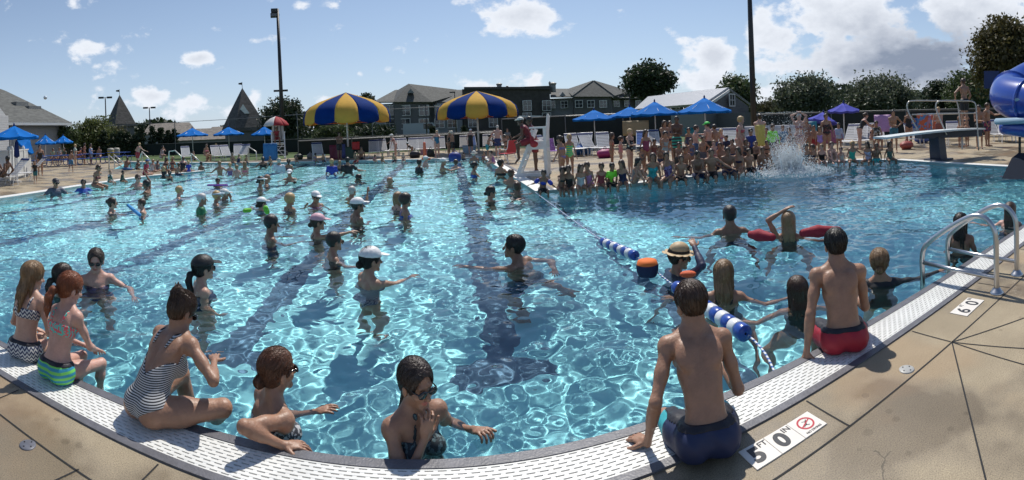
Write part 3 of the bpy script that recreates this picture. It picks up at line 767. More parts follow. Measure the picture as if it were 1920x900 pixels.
# deck: exposed tan concrete, stained, wet in places
dm = bpy.data.materials.new('tan_concrete'); nt, b = nodes(dm); N = nt.nodes.new; L = nt.links.new
tc = N('ShaderNodeTexCoord')
def nz(sc_, det, ro=.6, vec=None):
    n = N('ShaderNodeTexNoise'); n.inputs['Scale'].default_value = sc_; n.inputs['Detail'].default_value = det; n.inputs['Roughness'].default_value = ro; L(vec or tc.outputs['Object'], n.inputs['Vector']); return n.outputs[0]
def ramp(src, stops):
    r = N('ShaderNodeValToRGB'); L(src, r.inputs[0]); e = r.color_ramp.elements
    while len(e) < len(stops): e.new(.5)
    for q, (p, c) in zip(e, stops): q.position = p; q.color = (*c, 1) if len(c) == 3 else c
    return r.outputs[0]
def mixc(f, a, c, mode='MIX'):
    m = N('ShaderNodeMix'); m.data_type = 'RGBA'; m.blend_type = mode
    if isinstance(f, (int,float)): m.inputs[0].default_value = f
    else: L(f, m.inputs[0])
    for i, v in ((6,a),(7,c)):
        if isinstance(v, tuple): m.inputs[i].default_value = (*v,1)
        else: L(v, m.inputs[i])
    return m.outputs[2]
base = ramp(nz(1.3, 8, .65), [(.25,(.265,.220,.150)),(.5,(.335,.280,.195)),(.75,(.42,.355,.25))])
agg = ramp(nz(150, 3, .8), [(.35,(.55,.5,.45)),(.5,(1,1,1)),(.68,(1.35,1.3,1.2))])
sp_ = N('ShaderNodeTexVoronoi'); sp_.inputs['Scale'].default_value = 55; L(tc.outputs['Object'], sp_.inputs['Vector'])
spk = ramp(sp_.outputs['Distance'], [(.0,(1.5,1.45,1.3)),(.10,(1,1,1))])
wetn = ramp(nz(.55, 5, .6), [(.47,(0,0,0)),(.55,(1,1,1))])
wet = N('ShaderNodeSeparateColor'); L(wetn, wet.inputs[0]); wet = wet.outputs[0]
c_ = mixc(1.0, base, agg, 'MULTIPLY'); c_ = mixc(.5, c_, spk, 'MULTIPLY'); c_ = mixc(wet, c_, mixc(1.0, c_, (.62,.60,.58), 'MULTIPLY'))
orange = ramp(nz(.9, 4, .5), [(.52,(0,0,0)),(.62,(1,1,1))]); oc = N('ShaderNodeSeparateColor'); L(orange, oc.inputs[0])
c_ = mixc(math_('MULTIPLY', oc.outputs[0], .22), c_, (.36,.21,.10))
vc = N('ShaderNodeTexVoronoi'); vc.feature = 'DISTANCE_TO_EDGE'; vc.inputs['Scale'].default_value = .55; wp = N('ShaderNodeVectorMath'); wp.operation = 'ADD'; wn = N('ShaderNodeTexNoise'); wn.inputs['Scale'].default_value = 3; wn.inputs['Detail'].default_value = 6; L(tc.outputs['Object'], wn.inputs['Vector']); ws = N('ShaderNodeVectorMath'); ws.operation = 'SCALE'; ws.inputs['Scale'].default_value = .35; L(wn.outputs['Color'], ws.inputs[0]); L(tc.outputs['Object'], wp.inputs[0]); L(ws.outputs[0], wp.inputs[1]); L(wp.outputs[0], vc.inputs['Vector'])
ck = math_('MULTIPLY', math_('LESS_THAN', vc.outputs['Distance'], .0022), math_('GREATER_THAN', nz(.7, 2), .53)); c_ = mixc(math_('MULTIPLY', ck, .65), c_, (.06,.05,.035))
vs_ = N('ShaderNodeTexVoronoi'); vs_.inputs['Scale'].default_value = 7; L(tc.outputs['Object'], vs_.inputs['Vector']); sp2 = math_('MULTIPLY', math_('LESS_THAN', vs_.outputs['Distance'], math_('MULTIPLY', nz(2.2, 3), .33)), math_('GREATER_THAN', nz(1.1, 4), .52)); c_ = mixc(math_('MULTIPLY', sp2, .55), c_, mixc(1.0, c_, (.62,.6,.57), 'MULTIPLY'))
L(c_, b.inputs['Base Color'])
rr = N('ShaderNodeMapRange'); rr.inputs[3].default_value = .85; rr.inputs[4].default_value = .30; L(wet, rr.inputs[0]); L(rr.outputs[0], b.inputs['Roughness'])
bp = N('ShaderNodeBump'); bp.inputs['Strength'].default_value = .35; bp.inputs['Distance'].default_value = .004; L(nz(220, 3, .7), bp.inputs['Height']); L(bp.outputs[0], b.inputs['Normal'])
DECK = [(-16,-4), (18,-4), (24,4)]+[tuple(at(px_,r_)[:2]) for px_,r_ in ((1930,29),(1700,29),(1420,30),(1180,31),(960,32),(760,33),(600,33),(520,30.6),(440,30.4),(330,33),(240,38),(100,46),(-60,40),(-150,24))]
sheet('pool_deck', DECK, POOL, 0.0, dm)
# grass beyond and under everything
gm = mat('mown_grass', (.055,.095,.022), .9, var=.45, scale=1.6, bump=.5, bscale=40)
sheet('ground', [(-900,-900),(900,-900),(900,1500),(-900,1500)], POOL, -.012, gm)
# ---------- the basin
fm = bpy.data.materials.new('pool_plaster'); nt, b = nodes(fm); N = nt.nodes.new; L = nt.links.new
tc = N('ShaderNodeTexCoord'); sx = N('ShaderNodeSeparateXYZ'); L(tc.outputs['Object'], sx.inputs[0])
LANES = [-7.65,-5.45,-3.25,-1.05,1.10]; LW = .17
xsk = math_('SUBTRACT', sx.outputs[0], 0.0)
pp = math_('PINGPONG', math_('ADD', xsk, -.46+2.72*10), 1.36)
ln_ = math_('LESS_THAN', pp, LW)
ln_ = math_('MULTIPLY', ln_, math_('LESS_THAN', xsk, 1.8)); ln_ = math_('MULTIPLY', ln_, math_('GREATER_THAN', sx.outputs[1], 4.5))
# cross bars at the lane ends
tb = math_('MULTIPLY', math_('LESS_THAN', pp, .50), math_('LESS_THAN', math_('ABSOLUTE', math_('SUBTRACT', sx.outputs[1], 4.45)), .18)); tb = math_('MULTIPLY', tb, math_('LESS_THAN', xsk, 1.8))
ln_ = math_('MAXIMUM', ln_, tb)
# a narrow line under the float rope
rl = math_('LESS_THAN', math_('ABSOLUTE', math_('SUBTRACT', sx.outputs[0], 2.40)), .06); ln_ = math_('MAXIMUM', ln_, rl)
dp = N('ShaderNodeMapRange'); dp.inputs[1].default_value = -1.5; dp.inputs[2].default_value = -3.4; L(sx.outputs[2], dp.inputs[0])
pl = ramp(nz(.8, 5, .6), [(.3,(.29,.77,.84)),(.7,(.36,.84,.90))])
plc = mixc(dp.outputs[0], pl, (.085,.58,.80))  # water's absorption of light put into the plaster colour, bluer with depth
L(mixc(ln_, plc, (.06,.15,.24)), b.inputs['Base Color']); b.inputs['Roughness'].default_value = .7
def fz(x, y):
    sh = -1.50+.33*min(1, max(0, (y-3)/20.))
    t = min(1, max(0, (x-2.55)/2.2)); t = t*t*(3-2*t)
    if y > 12 and x > 3.4: t = 1
    q = min(1, max(0, (y-3.5)/8.)); dz = sh*(1-t)-(1.75+.9*q)*t
    return dz
V = []; Fq = []; xs = np.concatenate([np.arange(-14.6,1.9,.5), np.arange(1.9,5,.14), np.arange(5,15,1.0)]); ys = np.arange(2.0,29,.5)
for y in ys:
    for x in xs: V.append((x, y, fz(x, y)))
nx = len(xs)
for j in range(len(ys)-1):
    for i in range(nx-1): a = j*nx+i; Fq.append((a,a+1,a+1+nx,a+nx))
extra = [(-28,15,-1.0),(-14.6,15,-1.0),(-14.6,30,-1.0),(-28,30,-1.0)]; k = len(V); V += extra; Fq.append((k,k+1,k+2,k+3))
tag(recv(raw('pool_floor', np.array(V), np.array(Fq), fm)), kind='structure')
wm = mat('pool_wall_plaster', (.42,.78,.84), .6, var=.08, scale=2)
mb = MB(); n = len(POOL)
for i in range(n):
    (x0,y0),(x1,y1) = POOL[i], POOL[(i+1)%n]
    mb.add([(x0,y0,0),(x1,y1,0),(x1,y1,-3.7),(x0,y0,-3.7)], [(0,1,2,3)])
o = mb.build('pool_wall', wm); recv(o); tag(o, kind='structure')
o = sheet('water_stop', [(x, y) for x, y in [(-.1,0),(0,0),(0,-.1)]], None, -3.9, wm); bpy.data.objects.remove(o)

# ---------- water: one rippled sheet, finer close by
def inpoly(X, Y, P, grow=0):
    r = np.zeros(X.shape, bool); n = len(P)
    for i in range(n):
        (x0,y0),(x1,y1) = P[i], P[(i+1)%n]
        c = ((y0 > Y) != (y1 > Y))&(X < (x1-x0)*(Y-y0)/((y1-y0) if y1 != y0 else 1e-9)+x0); r ^= c
    return r
WV = []
rg = np.random.default_rng(11)
for i in range(80):
    lam = .105*(1.9/.105)**rg.random(); kk = 2*np.pi/lam; th = rg.random()*2*np.pi
    WV.append((lam, kk*np.cos(th), kk*np.sin(th), rg.random()*6.28, rg.uniform(.3,1.6), rg.uniform(.3,1.6), rg.random()*6.28))
def wave(x, y):
    z = np.zeros_like(x); amp = .0024*(1+.45*np.sin(x*.9+y*.5)*np.sin(y*.7-x*.3)) + .0010*np.clip((x-3)/4, 0, 1)
    for lam, kx, ky, p, a, b_, q in WV: z += (lam**.68)*(1.0 if lam > .16 else .8)*np.sin(kx*x+ky*y+p+1.3*np.sin(x*a+y*b_+q))
    return z*amp*.53
rings = [(np.array([3.4,9.5]),0)]
na = 1500; AA = np.linspace(-1.32, 1.5, na); R = [1.9]
while R[-1] < 38: R.append(R[-1]+max(.018, .0021*R[-1]**1.32))
R = np.array(R); X = R[:,None]*np.sin(AA)[None]; Y = R[:,None]*np.cos(AA)[None]; Z = ZW+wave(X, Y)
SPL = gr(1478, 322, ZW); d_ = np.sqrt((X-SPL.x)**2+(Y-SPL.y)**2); Z += .10*np.exp(-(d_/1.1)**2)*np.sin(d_*9)*1.0+.02*np.exp(-(d_/3)**2)*np.sin(d_*6)
nr = len(R); V = np.stack([X,Y,Z],-1).reshape(-1,3)
i = (np.arange(nr-1)[:,None]*na+np.arange(na-1)[None]).ravel(); q = np.stack([i+1, i+na+1, i+na, i], 1)
cx = V[q][:,:,0].mean(1); cy = V[q][:,:,1].mean(1)
ins = inpoly(cx, cy, POOL)
for ox, oy in ((.2,0),(-.2,0),(0,.2),(0,-.2),(.14,.14),(-.14,.14)): ins |= inpoly(cx+ox, cy+oy, POOL)
q = q[ins]; us, inv = np.unique(q, return_inverse=True); V = V[us]; q = inv.reshape(q.shape)
wmt = bpy.data.materials.new('clear_water'); wmt.use_nodes = True; nt = wmt.node_tree; nt.nodes.clear()
out = nt.nodes.new('ShaderNodeOutputMaterial'); gl = nt.nodes.new('ShaderNodeBsdfGlass'); gl.inputs['IOR'].default_value = 1.33; gl.inputs['Roughness'].default_value = 0; gl.inputs['Color'].default_value = (.96,.99,1,1)
nt.links.new(gl.outputs[0], out.inputs[0])
wo = raw('water', V, q, wmt); wo.cycles.is_caustics_caster = True; tag(wo, kind='structure')

# ---------- edges of the pool
stone = mat('grey_coping_stone', (.12,.12,.135), .45, var=.25, scale=14, bump=.2, bscale=80)
white = mat('white_grating_plastic', (.74,.74,.71), .45, var=.14, scale=2.2)
copw = mat('white_painted_coping', (.74,.74,.71), .5, var=.12, scale=4)
dark = mat('dark_gap', (.015,.016,.018), .8)
mb = MB(); mb.box((-11.4,2.216,-.16),(12.3,2.276,.012)); mb.box((-11.4,1.94,-.16),(12.3,1.99,.010)); o = mb.build('stone_coping', stone); tag(o, kind='structure')
mb = MB(); mb.box((-11.4,1.985,-.10),(12.3,2.22,-.035)); tag(mb.build('gutter_channel', dark), kind='structure')
mb = MB(); rows = 9; y0, y1 = 1.992, 2.214; pt = (y1-y0)/rows
for r in range(rows+1):
    w_ = .0082; yy = y0+r*pt
    mb.box((-9,max(y0,yy-w_),-.010),(11,min(y1,yy+w_),.008))
for r in range(rows):
    x = -4.6+(.031 if r%2 else 0)
    while x < 7.6:
        mb.box((x, y0+r*pt+.0083, -.008),(x+.021, y0+(r+1)*pt-.0083, .0072)); x += .062
gutter = mb.build('drain_grate', white)
tag(gutter, 'white slotted plastic overflow grate running along the near pool edge', 'grate')
# white coping along the other edges, a low step each
def coping(name, pts, w, z=.012, m=copw):
    mb = MB()
    for (a, b_) in zip(pts[:-1], pts[1:]):
        a = Vector((*a,0)); b_ = Vector((*b_,0)); d = (b_-a).normalized(); nn = Vector((-d.y, d.x, 0))*-w    # outwards from the pool
        a2 = a-d*.0; b2 = b_
        mb.add([a2+Vector((0,0,-.2)), b2+Vector((0,0,-.2)), b2+nn+Vector((0,0,-.2)), a2+nn+Vector((0,0,-.2)), a2+Vector((0,0,z)), b2+Vector((0,0,z)), b2+nn+Vector((0,0,z)), a2+nn+Vector((0,0,z))],
               [(3,2,1,0),(4,5,6,7),(0,1,5,4),(1,2,6,5),(2,3,7,6),(3,0,4,7)])
    o = mb.build(name, m); tag(o, kind='structure'); return o
coping('pool_coping', [POOL[i] for i in range(1, 10)], .30)
coping('pool_coping', [POOL[i] for i in (9,10,11)], .34, .013)
coping('pool_coping', [POOL[i] for i in range(11, 17)], .30)
coping('pool_coping', [POOL[i] for i in (18,19,20,21)]+[(-11.4,7.5)], .34, .012)
mb = MB()   # dark slot along the peninsula gutter
a, b_ = Vector((*PEN,0)), Vector((*FC,0)); d = (b_-a).normalized(); nn = Vector((d.y,-d.x,0))
for o0, o1, z in ((.36,.47,.016),):
    mb.add([a+nn*o0+Vector((0,0,z)), b_+nn*o0+Vector((0,0,z)), b_+nn*o1+Vector((0,0,z)), a+nn*o1+Vector((0,0,z))], [(0,1,2,3)])
tag(mb.build('pool_coping', stone), kind='structure')
# control joints cut in the deck
mb = MB()
def joint(p, q, w=.0045, z=.003):
    p = Vector((*p,z)); q = Vector((*q,z)); d = (q-p).normalized(); nn = Vector((-d.y,d.x,0))*w
    mb.add([p-nn, q-nn, q+nn, p+nn], [(0,1,2,3)])
joint((2.78,1.59), (9.2,1.55)); joint((-.5,1.62), (2.78,1.59)); joint((-.5,1.62), (-7,1.76))
for x in (1.74,2.78,3.85,4.95,6.1,.69,-.36,-1.41,-2.5,-3.6): joint((x,1.92),(x,1.60))
joint((2.78,1.59),(3.6,1.10)); joint((2.78,1.59),(2.68,.85)); joint((2.78,1.59),(1.72,.82)); joint((2.78,1.59),(3.1,.2))
joint((-1.7,1.66),(-1.95,.5)); joint((4.9,1.56),(5.6,.6))
for k in range(10): joint((-12.2,5.5+2*k),(-24,5.5+2*k),.012)
for k in range(4): joint((-14.2-2.4*k,4),(-14.2-2.4*k,24),.012)
for k in range(7): joint((2.6,13.0+1.9*k),(20,13.0+1.9*k),.012)
for k in range(7): joint((4.4+2.2*k,11.6),(4.4+2.2*k,28),.012)
for k in range(4): joint((12.7,3+1.9*k),(20,3+1.9*k),.012)
tag(mb.build('deck_joints', dark), kind='structure')
# skimmer covers
lidm = mat('grey_plastic_lid', (.13,.135,.16), .4, var=.2, scale=30); lidw = mat('pale_plastic_lid', (.40,.40,.38), .4, var=.1, scale=30)
def skim(px, py, m, lab, r=.055):
    p = gr(px, py); t = empty('deck_drain_cover', p, 0, lab, 'drain cover')
    MB().lathe([(0,.006),(r*.9,.006),(r,.003),(r,0)], 28).build('lid', m, t, True)
    for a in range(0,360,90): MB().lathe([(0,.0085),(r*.09,.0085),(r*.09,.005)], 8, Matrix.Translation((r*.6*cos(rad(a)), r*.6*sin(rad(a)), 0))).build('screw', dark, t)
skim(52, 835, lidm, 'round dark grey drain cover set in the tan deck at lower left', .045)
skim(1700, 693, lidw, 'round pale drain cover in the deck behind the man in red trunks', .048)
# ---------- depth markers: tiles with black figures
tile = mat('white_deck_tile', (.76,.72,.66), .45, var=.05, scale=12); ink = mat('black_tile_ink', (.025,.028,.035), .5, var=.5, scale=60); redink = mat('red_tile_ink', (.48,.03,.05), .5, var=.1, scale=40)
FN = []
def text(s_, size, loc, rz, m, parent, name='lettering', bold=.0, sx=1.0):
    cu = bpy.data.curves.new(name, 'FONT'); cu.body = s_; cu.size = size; cu.align_x = 'CENTER'; cu.align_y = 'CENTER'; cu.offset = bold; cu.extrude = .0006
    o = bpy.data.objects.new(name, cu); COL.objects.link(o)
    bpy.context.view_layer.update(); dg = bpy.context.evaluated_depsgraph_get()
    me = bpy.data.meshes.new_from_object(o.evaluated_get(dg)); bpy.data.objects.remove(o)
    me.materials.clear(); me.materials.append(m)
    o = bpy.data.objects.new(name, me); COL.objects.link(o); o.parent = parent; o.location = loc; o.rotation_euler = (0,0,rz); o.scale = (sx,1,1); return o
# near marker: three square tiles; read from the pool side, along +x
p0 = gr(1384,850); p1 = gr(1415,884); p2 = gr(1552,796); p3 = gr(1514,773)
cA = (p0+p3)/2; w3 = (p3-p0).length; dirx = (p3-p0).normalized(); ang = math.atan2(dirx.y, dirx.x)
hh = .145; wt = w3/3
t = empty('depth_marker', Vector((p0.x, p0.y, 0)), ang, 'white tiles reading 5 FT 0 IN with red no diving symbol on deck', 'depth marker')
for k in range(3):
    MB().box((k*wt+.0015,-hh,0.0005),((k+1)*wt-.0015,0,.006)).build('tile', tile, t)
text('5', .135, (wt*.40,-hh*.52,.0065), 0, ink, t, 'numeral', .006, 1.0)
text('FT', .048, (wt*.80,-hh*.20,.0065), 0, ink, t, 'lettering', .0008)
text('0', .135, (wt*1.40,-hh*.52,.0065), 0, ink, t, 'numeral', .006, 1.0)
text('IN', .048, (wt*1.80,-hh*.20,.0065), 0, ink, t, 'lettering', .0008)
text('NO DIVING', .019, (wt*2.5,-hh*.88,.0065), 0, ink, t, 'lettering', .0004)
mb = MB(); mb.lathe([(.037,.0065),(.047,.0065),(.047,.0070),(.037,.0070),(.037,.0065)], 40, Matrix.Translation((wt*2.5,-hh*.44,0)))
mb.add([(wt*2.5-.038,-hh*.44-.014,.0072),(wt*2.5-.034,-hh*.44-.020,.0072),(wt*2.5+.038,-hh*.44+.014,.0072),(wt*2.5+.034,-hh*.44+.020,.0072)], [(0,1,2,3)])
mb.build('prohibition_ring', redink, t)
mb = MB(); c = Vector((wt*2.5,-hh*.44,.0068))
def bar2(a, b_, w): 
    a = c+Vector((*a,0)); b_ = c+Vector((*b_,0)); d = (b_-a).normalized(); nn = Vector((-d.y,d.x,0))*w; mb.add([a-nn,b_-nn,b_+nn,a+nn], [(0,1,2,3)])
bar2((-.004,-.012),(.006,.010),.004); bar2((.006,.010),(.020,.022),.0018); bar2((.006,.010),(-.010,.020),.0018); bar2((-.004,-.012),(-.018,-.014),.0022); bar2((-.004,-.012),(.010,-.022),.0022); bar2((-.018,-.014),(-.024,-.022),.0018)
mb.lathe([(0,.0068),(.0048,.0068)], 12, Matrix.Translation((c.x+.013,c.y+.012,0))); mb.build('diver_figure', ink, t)
p0 = gr(1781,587.5); p3 = gr(1815,559); ang = math.atan2((p3-p0).y, (p3-p0).x); w2 = (p3-p0).length
t = empty('depth_marker', Vector((p0.x, p0.y, 0)), ang, 'white tile reading 6 FT 0 IN beside the pool ladder', 'depth marker')
h2 = (gr(1812,595)-p0).length
MB().box((0,-h2,.0005),(w2*1.0,0,.006)).build('tile', tile, t)
for tx, ax, sz in (('6',.24,.12),('0',.72,.12)): text(tx, h2*1.05, (w2*ax,-h2*.58,.0065), 0, ink, t, 'numeral', .003, .95)
text('FT', h2*.30, (w2*.47,-h2*.18,.0065), 0, ink, t, 'lettering', .0006, .8); text('IN', h2*.30, (w2*.92,-h2*.18,.0065), 0, ink, t, 'lettering', .0006, .8)
# ---------- helpers for built things
def beam(mb, a, b_, w, h, up=(0,0,1)):
    a = Vector(a); b_ = Vector(b_); d = (b_-a).normalized(); u = Vector(up); s_ = d.cross(u)
    if s_.length < .01: s_ = d.cross(Vector((1,0,0)))
    s_.normalize(); u = s_.cross(d).normalized(); s_ = s_*w/2; u = u*h/2
    return mb.add([a-s_-u, a+s_-u, a+s_+u, a-s_+u, b_-s_-u, b_+s_-u, b_+s_+u, b_-s_+u], [(3,2,1,0),(4,5,6,7),(0,1,5,4),(1,2,6,5),(2,3,7,6),(3,0,4,7)])
def arc(c, r, a0, a1, n, ux, uz): return [Vector(c)+Vector(ux)*r*cos(a0+(a1-a0)*i/n)+Vector(uz)*r*sin(a0+(a1-a0)*i/n) for i in range(n+1)]
chrome = mat('brushed_steel', (.55,.55,.56), .28, 1.0); whitep = mat('white_powder_coat', (.78,.78,.77), .4, var=.05); blackp = mat('dark_bronze_paint', (.022,.020,.020), .45)
bluec = mat('blue_canvas', (.010,.19,.62), .8, spec=.12, var=.10, scale=3, bump=.2, bscale=12, trans=.30)
navy = mat('navy_canvas', (.012,.030,.15), .8, var=.2, scale=4); purp = mat('violet_canvas', (.12,.13,.55), .8, spec=.12, var=.1, scale=3, trans=.3)
# ---------- light masts
def mast(px, r, ztop, rad_, name, label, heads='flood', lean=0.0, ybase=0):
    p = at(px, r); t = empty(name, p, -az(px), label, 'light pole')
    MB().tube([(0,0,0),(lean*.5,0,ztop*.5),(lean,0,ztop)], [rad_, rad_*.85, rad_*.6], 14).build('pole', blackp, t, True)
    MB().lathe([(0,.35),(rad_*1.8,.30),(rad_*2,.0)], 14).build('base', blackp, t)
    if heads == 'flood':
        mb = MB(); mb.box((lean-.50,-.25,ztop-.30),(lean-.02,.20,ztop-.02)); mb.box((lean-.55,-.20,ztop-.62),(lean-.06,.25,ztop-.36))
        mb.build('floodlight', blackp, t); MB().tube([(lean,0,ztop-.8),(lean+.10,0,ztop-.45),(lean,0,ztop-.15)], .035).build('bracket', blackp, t)
        MB().box((lean-.53,-.212,ztop-.59),(lean-.08,-.203,ztop-.39)).build('lens', mat('grey_glass', (.12,.12,.13), .1), t)
    elif heads == 'double':
        w = .55
        beam(MB(), (-w,0,ztop),(w,0,ztop),.06,.06).build('cross_arm', blackp, t)
        for q in (-1,1): MB().box((q*w-.35,-.2,ztop-.10),(q*w+.35,.2,ztop+.12)).build('lamp_head', blackp, t)
    elif heads == 'single':
        MB().box((-.75,-.15,ztop-.06),(.1,.15,ztop+.10)).build('lamp_head', blackp, t)
    return t
mast(532, 36, zof(16,36,532), .17, 'floodlight_mast', 'tall dark mast with floodlight box at its top behind the pool', 'flood', 0)
mast(1415, 26, 11, .17, 'floodlight_mast', 'tall thick dark mast running out of the picture top beside grey building', 'none', 0)
mast(531, 60, zof(170,60,531), .10, 'parking_lamp', 'double headed parking lamp seen just behind the floodlight mast', 'double')
mast(201, 62, zof(183,62,201), .11, 'parking_lamp', 'double headed parking lamp beside the left shingled spire', 'double')
mast(283, 68, zof(202,68,283), .10, 'parking_lamp', 'double headed parking lamp between the two shingled spires', 'double')
mast(1183, 70, zof(178,70,1183), .11, 'parking_lamp', 'dark parking lamp in front of the hotel right wing', 'single')
mast(801, 62, zof(197,62,801), .09, 'parking_lamp', 'short dark parking lamp in front of the hotel left wing', 'single')
mast(856, 70, zof(173,70,856), .09, 'parking_lamp', 'dark parking lamp behind the striped umbrellas', 'single')
# ---------- big striped mushroom umbrellas
yel = mat('yellow_canvas', (.70,.43,.085), .8, spec=.12, var=.08, scale=3, bump=.25, bscale=7, trans=.25); dbl = mat('royal_blue_canvas', (.004,.030,.16), .85, spec=.08, var=.12, scale=3, bump=.25, bscale=7); orng = mat('orange_trim', (.65,.16,.03), .7)
def mushroom(px, r, ytop, yrim, w, label):
    R_ = w/2/F*r; zt = zof(ytop, r, px); zr = zof(yrim, r, px); p = at(px, r); t = empty('striped_umbrella', p, -az(px), label, 'umbrella', 'striped mushroom umbrellas by the far deck')
    hz_ = zt-zr; prof = [(0,zt),(R_*.10,zt-hz_*.045),(R_*.34,zt-hz_*.15),(R_*.62,zt-hz_*.28),(R_*.84,zt-hz_*.43),(R_*.95,zt-hz_*.58),(R_*.995,zt-hz_*.78),(R_,zr)]
    n = 12; sub = 8
    for g_ in range(n):
        mb = MB(); vs = []; fs = []
        for i in range(sub+1):
            a = 2*PI*(g_+i/sub)/n-PI/2-PI/n+(0 if 1 else 0); bul = 1+.022*sin(PI*i/sub)
            for j, (rr_, zz) in enumerate(prof):
                q = rr_*(bul if j > 2 else 1)*(1 if j < 3 else (cos(PI/n)/cos(PI/n-2*PI*(i/sub)/n) if 0 else 1))
                z = zz
                if j == len(prof)-1: z = zz+.14*(abs(2*i/sub-1)**4)
                vs.append((q*cos(a), q*sin(a), z))
        K = len(prof)
        for i in range(sub):
            for j in range(K-1): fs.append((i*K+j, (i+1)*K+j, (i+1)*K+j+1, i*K+j+1))
        mb.add(vs, fs)
        o = mb.build('canopy_panel', yel if g_%2 == 0 else dbl, t, True); md = o.modifiers.new('thick','SOLIDIFY'); md.thickness = .03
    zp = zr-.02
    MB().tube([(0,0,0),(0,0,zt-.05)], .055, 12).build('pole', whitep, t, True)
    for g_ in range(n):
        a = 2*PI*g_/n-PI/2-PI/n
        beam(MB(), (0,0,zt-hz_*.35),(R_*.97*cos(a),R_*.97*sin(a),zr+.12),.04,.04).build('rib', whitep, t)
    MB().tube([(R_*.97*cos(2*PI*k/36), R_*.97*sin(2*PI*k/36), zr+.10) for k in range(36)], .025, 6, True).build('rim_ring', orng, t)
    MB().lathe([(.0,.12),(.30,.10),(.34,0)], 20).build('base', mat('concrete_base',(.35,.33,.30),.8), t)
    return t
mushroom(653.5, 29, 173, 232, 161, 'left of the two big yellow and blue striped mushroom umbrellas')
mushroom(898, 28, 170, 222, 152, 'right of the two big yellow and blue striped mushroom umbrellas')
# ---------- market umbrellas
def market(px, r, ytop, yrim, x0, x1, label, m=bluec, n=8, tilt=(0,0), group='blue market umbrellas', name='market_umbrella', pole=True, rot=0.2):
    R_ = (x1-x0)/2/F*r; zt = zof(ytop, r, px); zr = zof(yrim, r, px); p = at((x0+x1)/2 if pole else px, r); t = empty(name, p, -az(px), label, 'umbrella', group)
    mb = MB(); rows_ = [(0.03,zt),(R_*.35,zt-(zt-zr)*.40),(R_*.7,zt-(zt-zr)*.76),(R_,zr),(R_*1.0,zr-.10)]
    sub = 6; vs = []; fs = []; K = len(rows_)
    for g_ in range(n):
        for i in range(sub):
            a0 = rot+2*PI*g_/n; a1 = rot+2*PI*(g_+1)/n; f = i/sub
            for j, (rr_, zz) in enumerate(rows_):
                x = rr_*((1-f)*cos(a0)+f*cos(a1)); y = rr_*((1-f)*sin(a0)+f*sin(a1)); sag = -.05*sin(PI*f)*(rr_/R_)
                if j == K-1: sag += .0
                vs.append((x, y, zz+sag))
    M_ = n*sub
    for i in range(M_):
        for j in range(K-1): fs.append((i*K+j, ((i+1)%M_)*K+j, ((i+1)%M_)*K+j+1, i*K+j+1))
    mb.add(vs, fs); TM = Matrix.Translation((0,0,zr))@Matrix.Rotation(tilt[0],4,'Y')@Matrix.Rotation(tilt[1],4,'X')@Matrix.Translation((0,0,-zr))
    mb.v = [tuple(TM@Vector(v)) for v in mb.v]
    o = mb.build('canopy', m, t); autosmooth(o, 25); md = o.modifiers.new('thick','SOLIDIFY'); md.thickness = .012
    for g_ in range(n):
        a = rot+2*PI*g_/n; q = TM@Vector((R_*.98*cos(a),R_*.98*sin(a),zr-.02)); q0 = TM@Vector((0,0,zt-.06)); q1 = TM@Vector((R_*.5*cos(a),R_*.5*sin(a),(zt+zr)/2-.05)); q2 = Vector((0,0,zr-.15))
        MB().tube([q0,q], .012, 5).build('rib', whitep, t)
        MB().tube([q2,q1], .010, 5).build('strut', whitep, t)
    MB().tube([(0,0,0),(0,0,zr-.1),tuple(TM@Vector((0,0,zt+.02)))], .028, 8).build('pole', whitep, t, True)
    MB().lathe([(0,zt+.14),(.03,zt+.10),(.05,zt+.02),(.02,zt-.02)], 10, TM).build('finial', navy, t, True)
    MB().lathe([(0,.09),(.24,.07),(.26,0)], 16).build('base', mat('concrete_base',(.35,.33,.30),.8), t)
    return t
market(30, 20, 236, 256, -18, 77, 'large blue umbrella before the clubhouse, nearest at far left')
market(84, 38, 253, 268, 66, 107, 'blue umbrella over picnic tables, left of two touching ones')
market(119, 40, 254, 266, 101, 139, 'blue umbrella over picnic tables, right of two touching ones')
market(362, 38, 240, 253, 332, 393, 'blue umbrella in front of arborvitae, leftmost of the middle three')
market(429, 38, 238, 251, 401, 460, 'blue umbrella before the right shingled spire, middle of three')
market(497, 38, 237, 251, 472, 523, 'blue umbrella beside the far lifeguard chair')
market(1115, 27, 206, 222, 1075, 1158, 'blue umbrella right of the white lifeguard chair, standing apart')
market(1182, 27, 200, 216, 1141, 1226, 'blue umbrella second of the overlapping right row')
market(1236, 25, 190, 212, 1185, 1276, 'blue umbrella third of the overlapping right row')
market(1322, 23.8, 183, 208, 1272, 1376, 'widest blue umbrella at right end of row before grey building')
market(1543, 25, 210, 226, 1514, 1572, 'lower violet umbrella tilted among the crowd', purp, 8, (.15,-.12), 'violet sun umbrellas', 'beach_umbrella')
market(1584, 23.5, 193, 206, 1553, 1614, 'upper violet umbrella on a white pole behind loungers', purp, 8, (.0,.06), 'violet sun umbrellas', 'beach_umbrella')
# tilted and furled umbrella
t = market(46, 24, 254, 268, 20, 74, 'blue umbrella tipped over on its side behind the white fence', bluec, 8, (.85,.2), 'blue market umbrellas')
p = at(33, 20); t = empty('furled_umbrella', p, 0, 'dark navy umbrella furled against its pole by white fence', 'umbrella')
MB().lathe([(.02,zof(262,20,33)),(.07,zof(268,20,33)),(.11,zof(285,20,33)),(.12,zof(293,20,33)),(.03,zof(296,20,33))], 14, mod=lambda a, r: r*(1+.15*sin(a*6))).build('canopy', navy, t, True)
MB().tube([(0,0,0),(0,0,zof(258,20,33))], .025).build('pole', whitep, t)
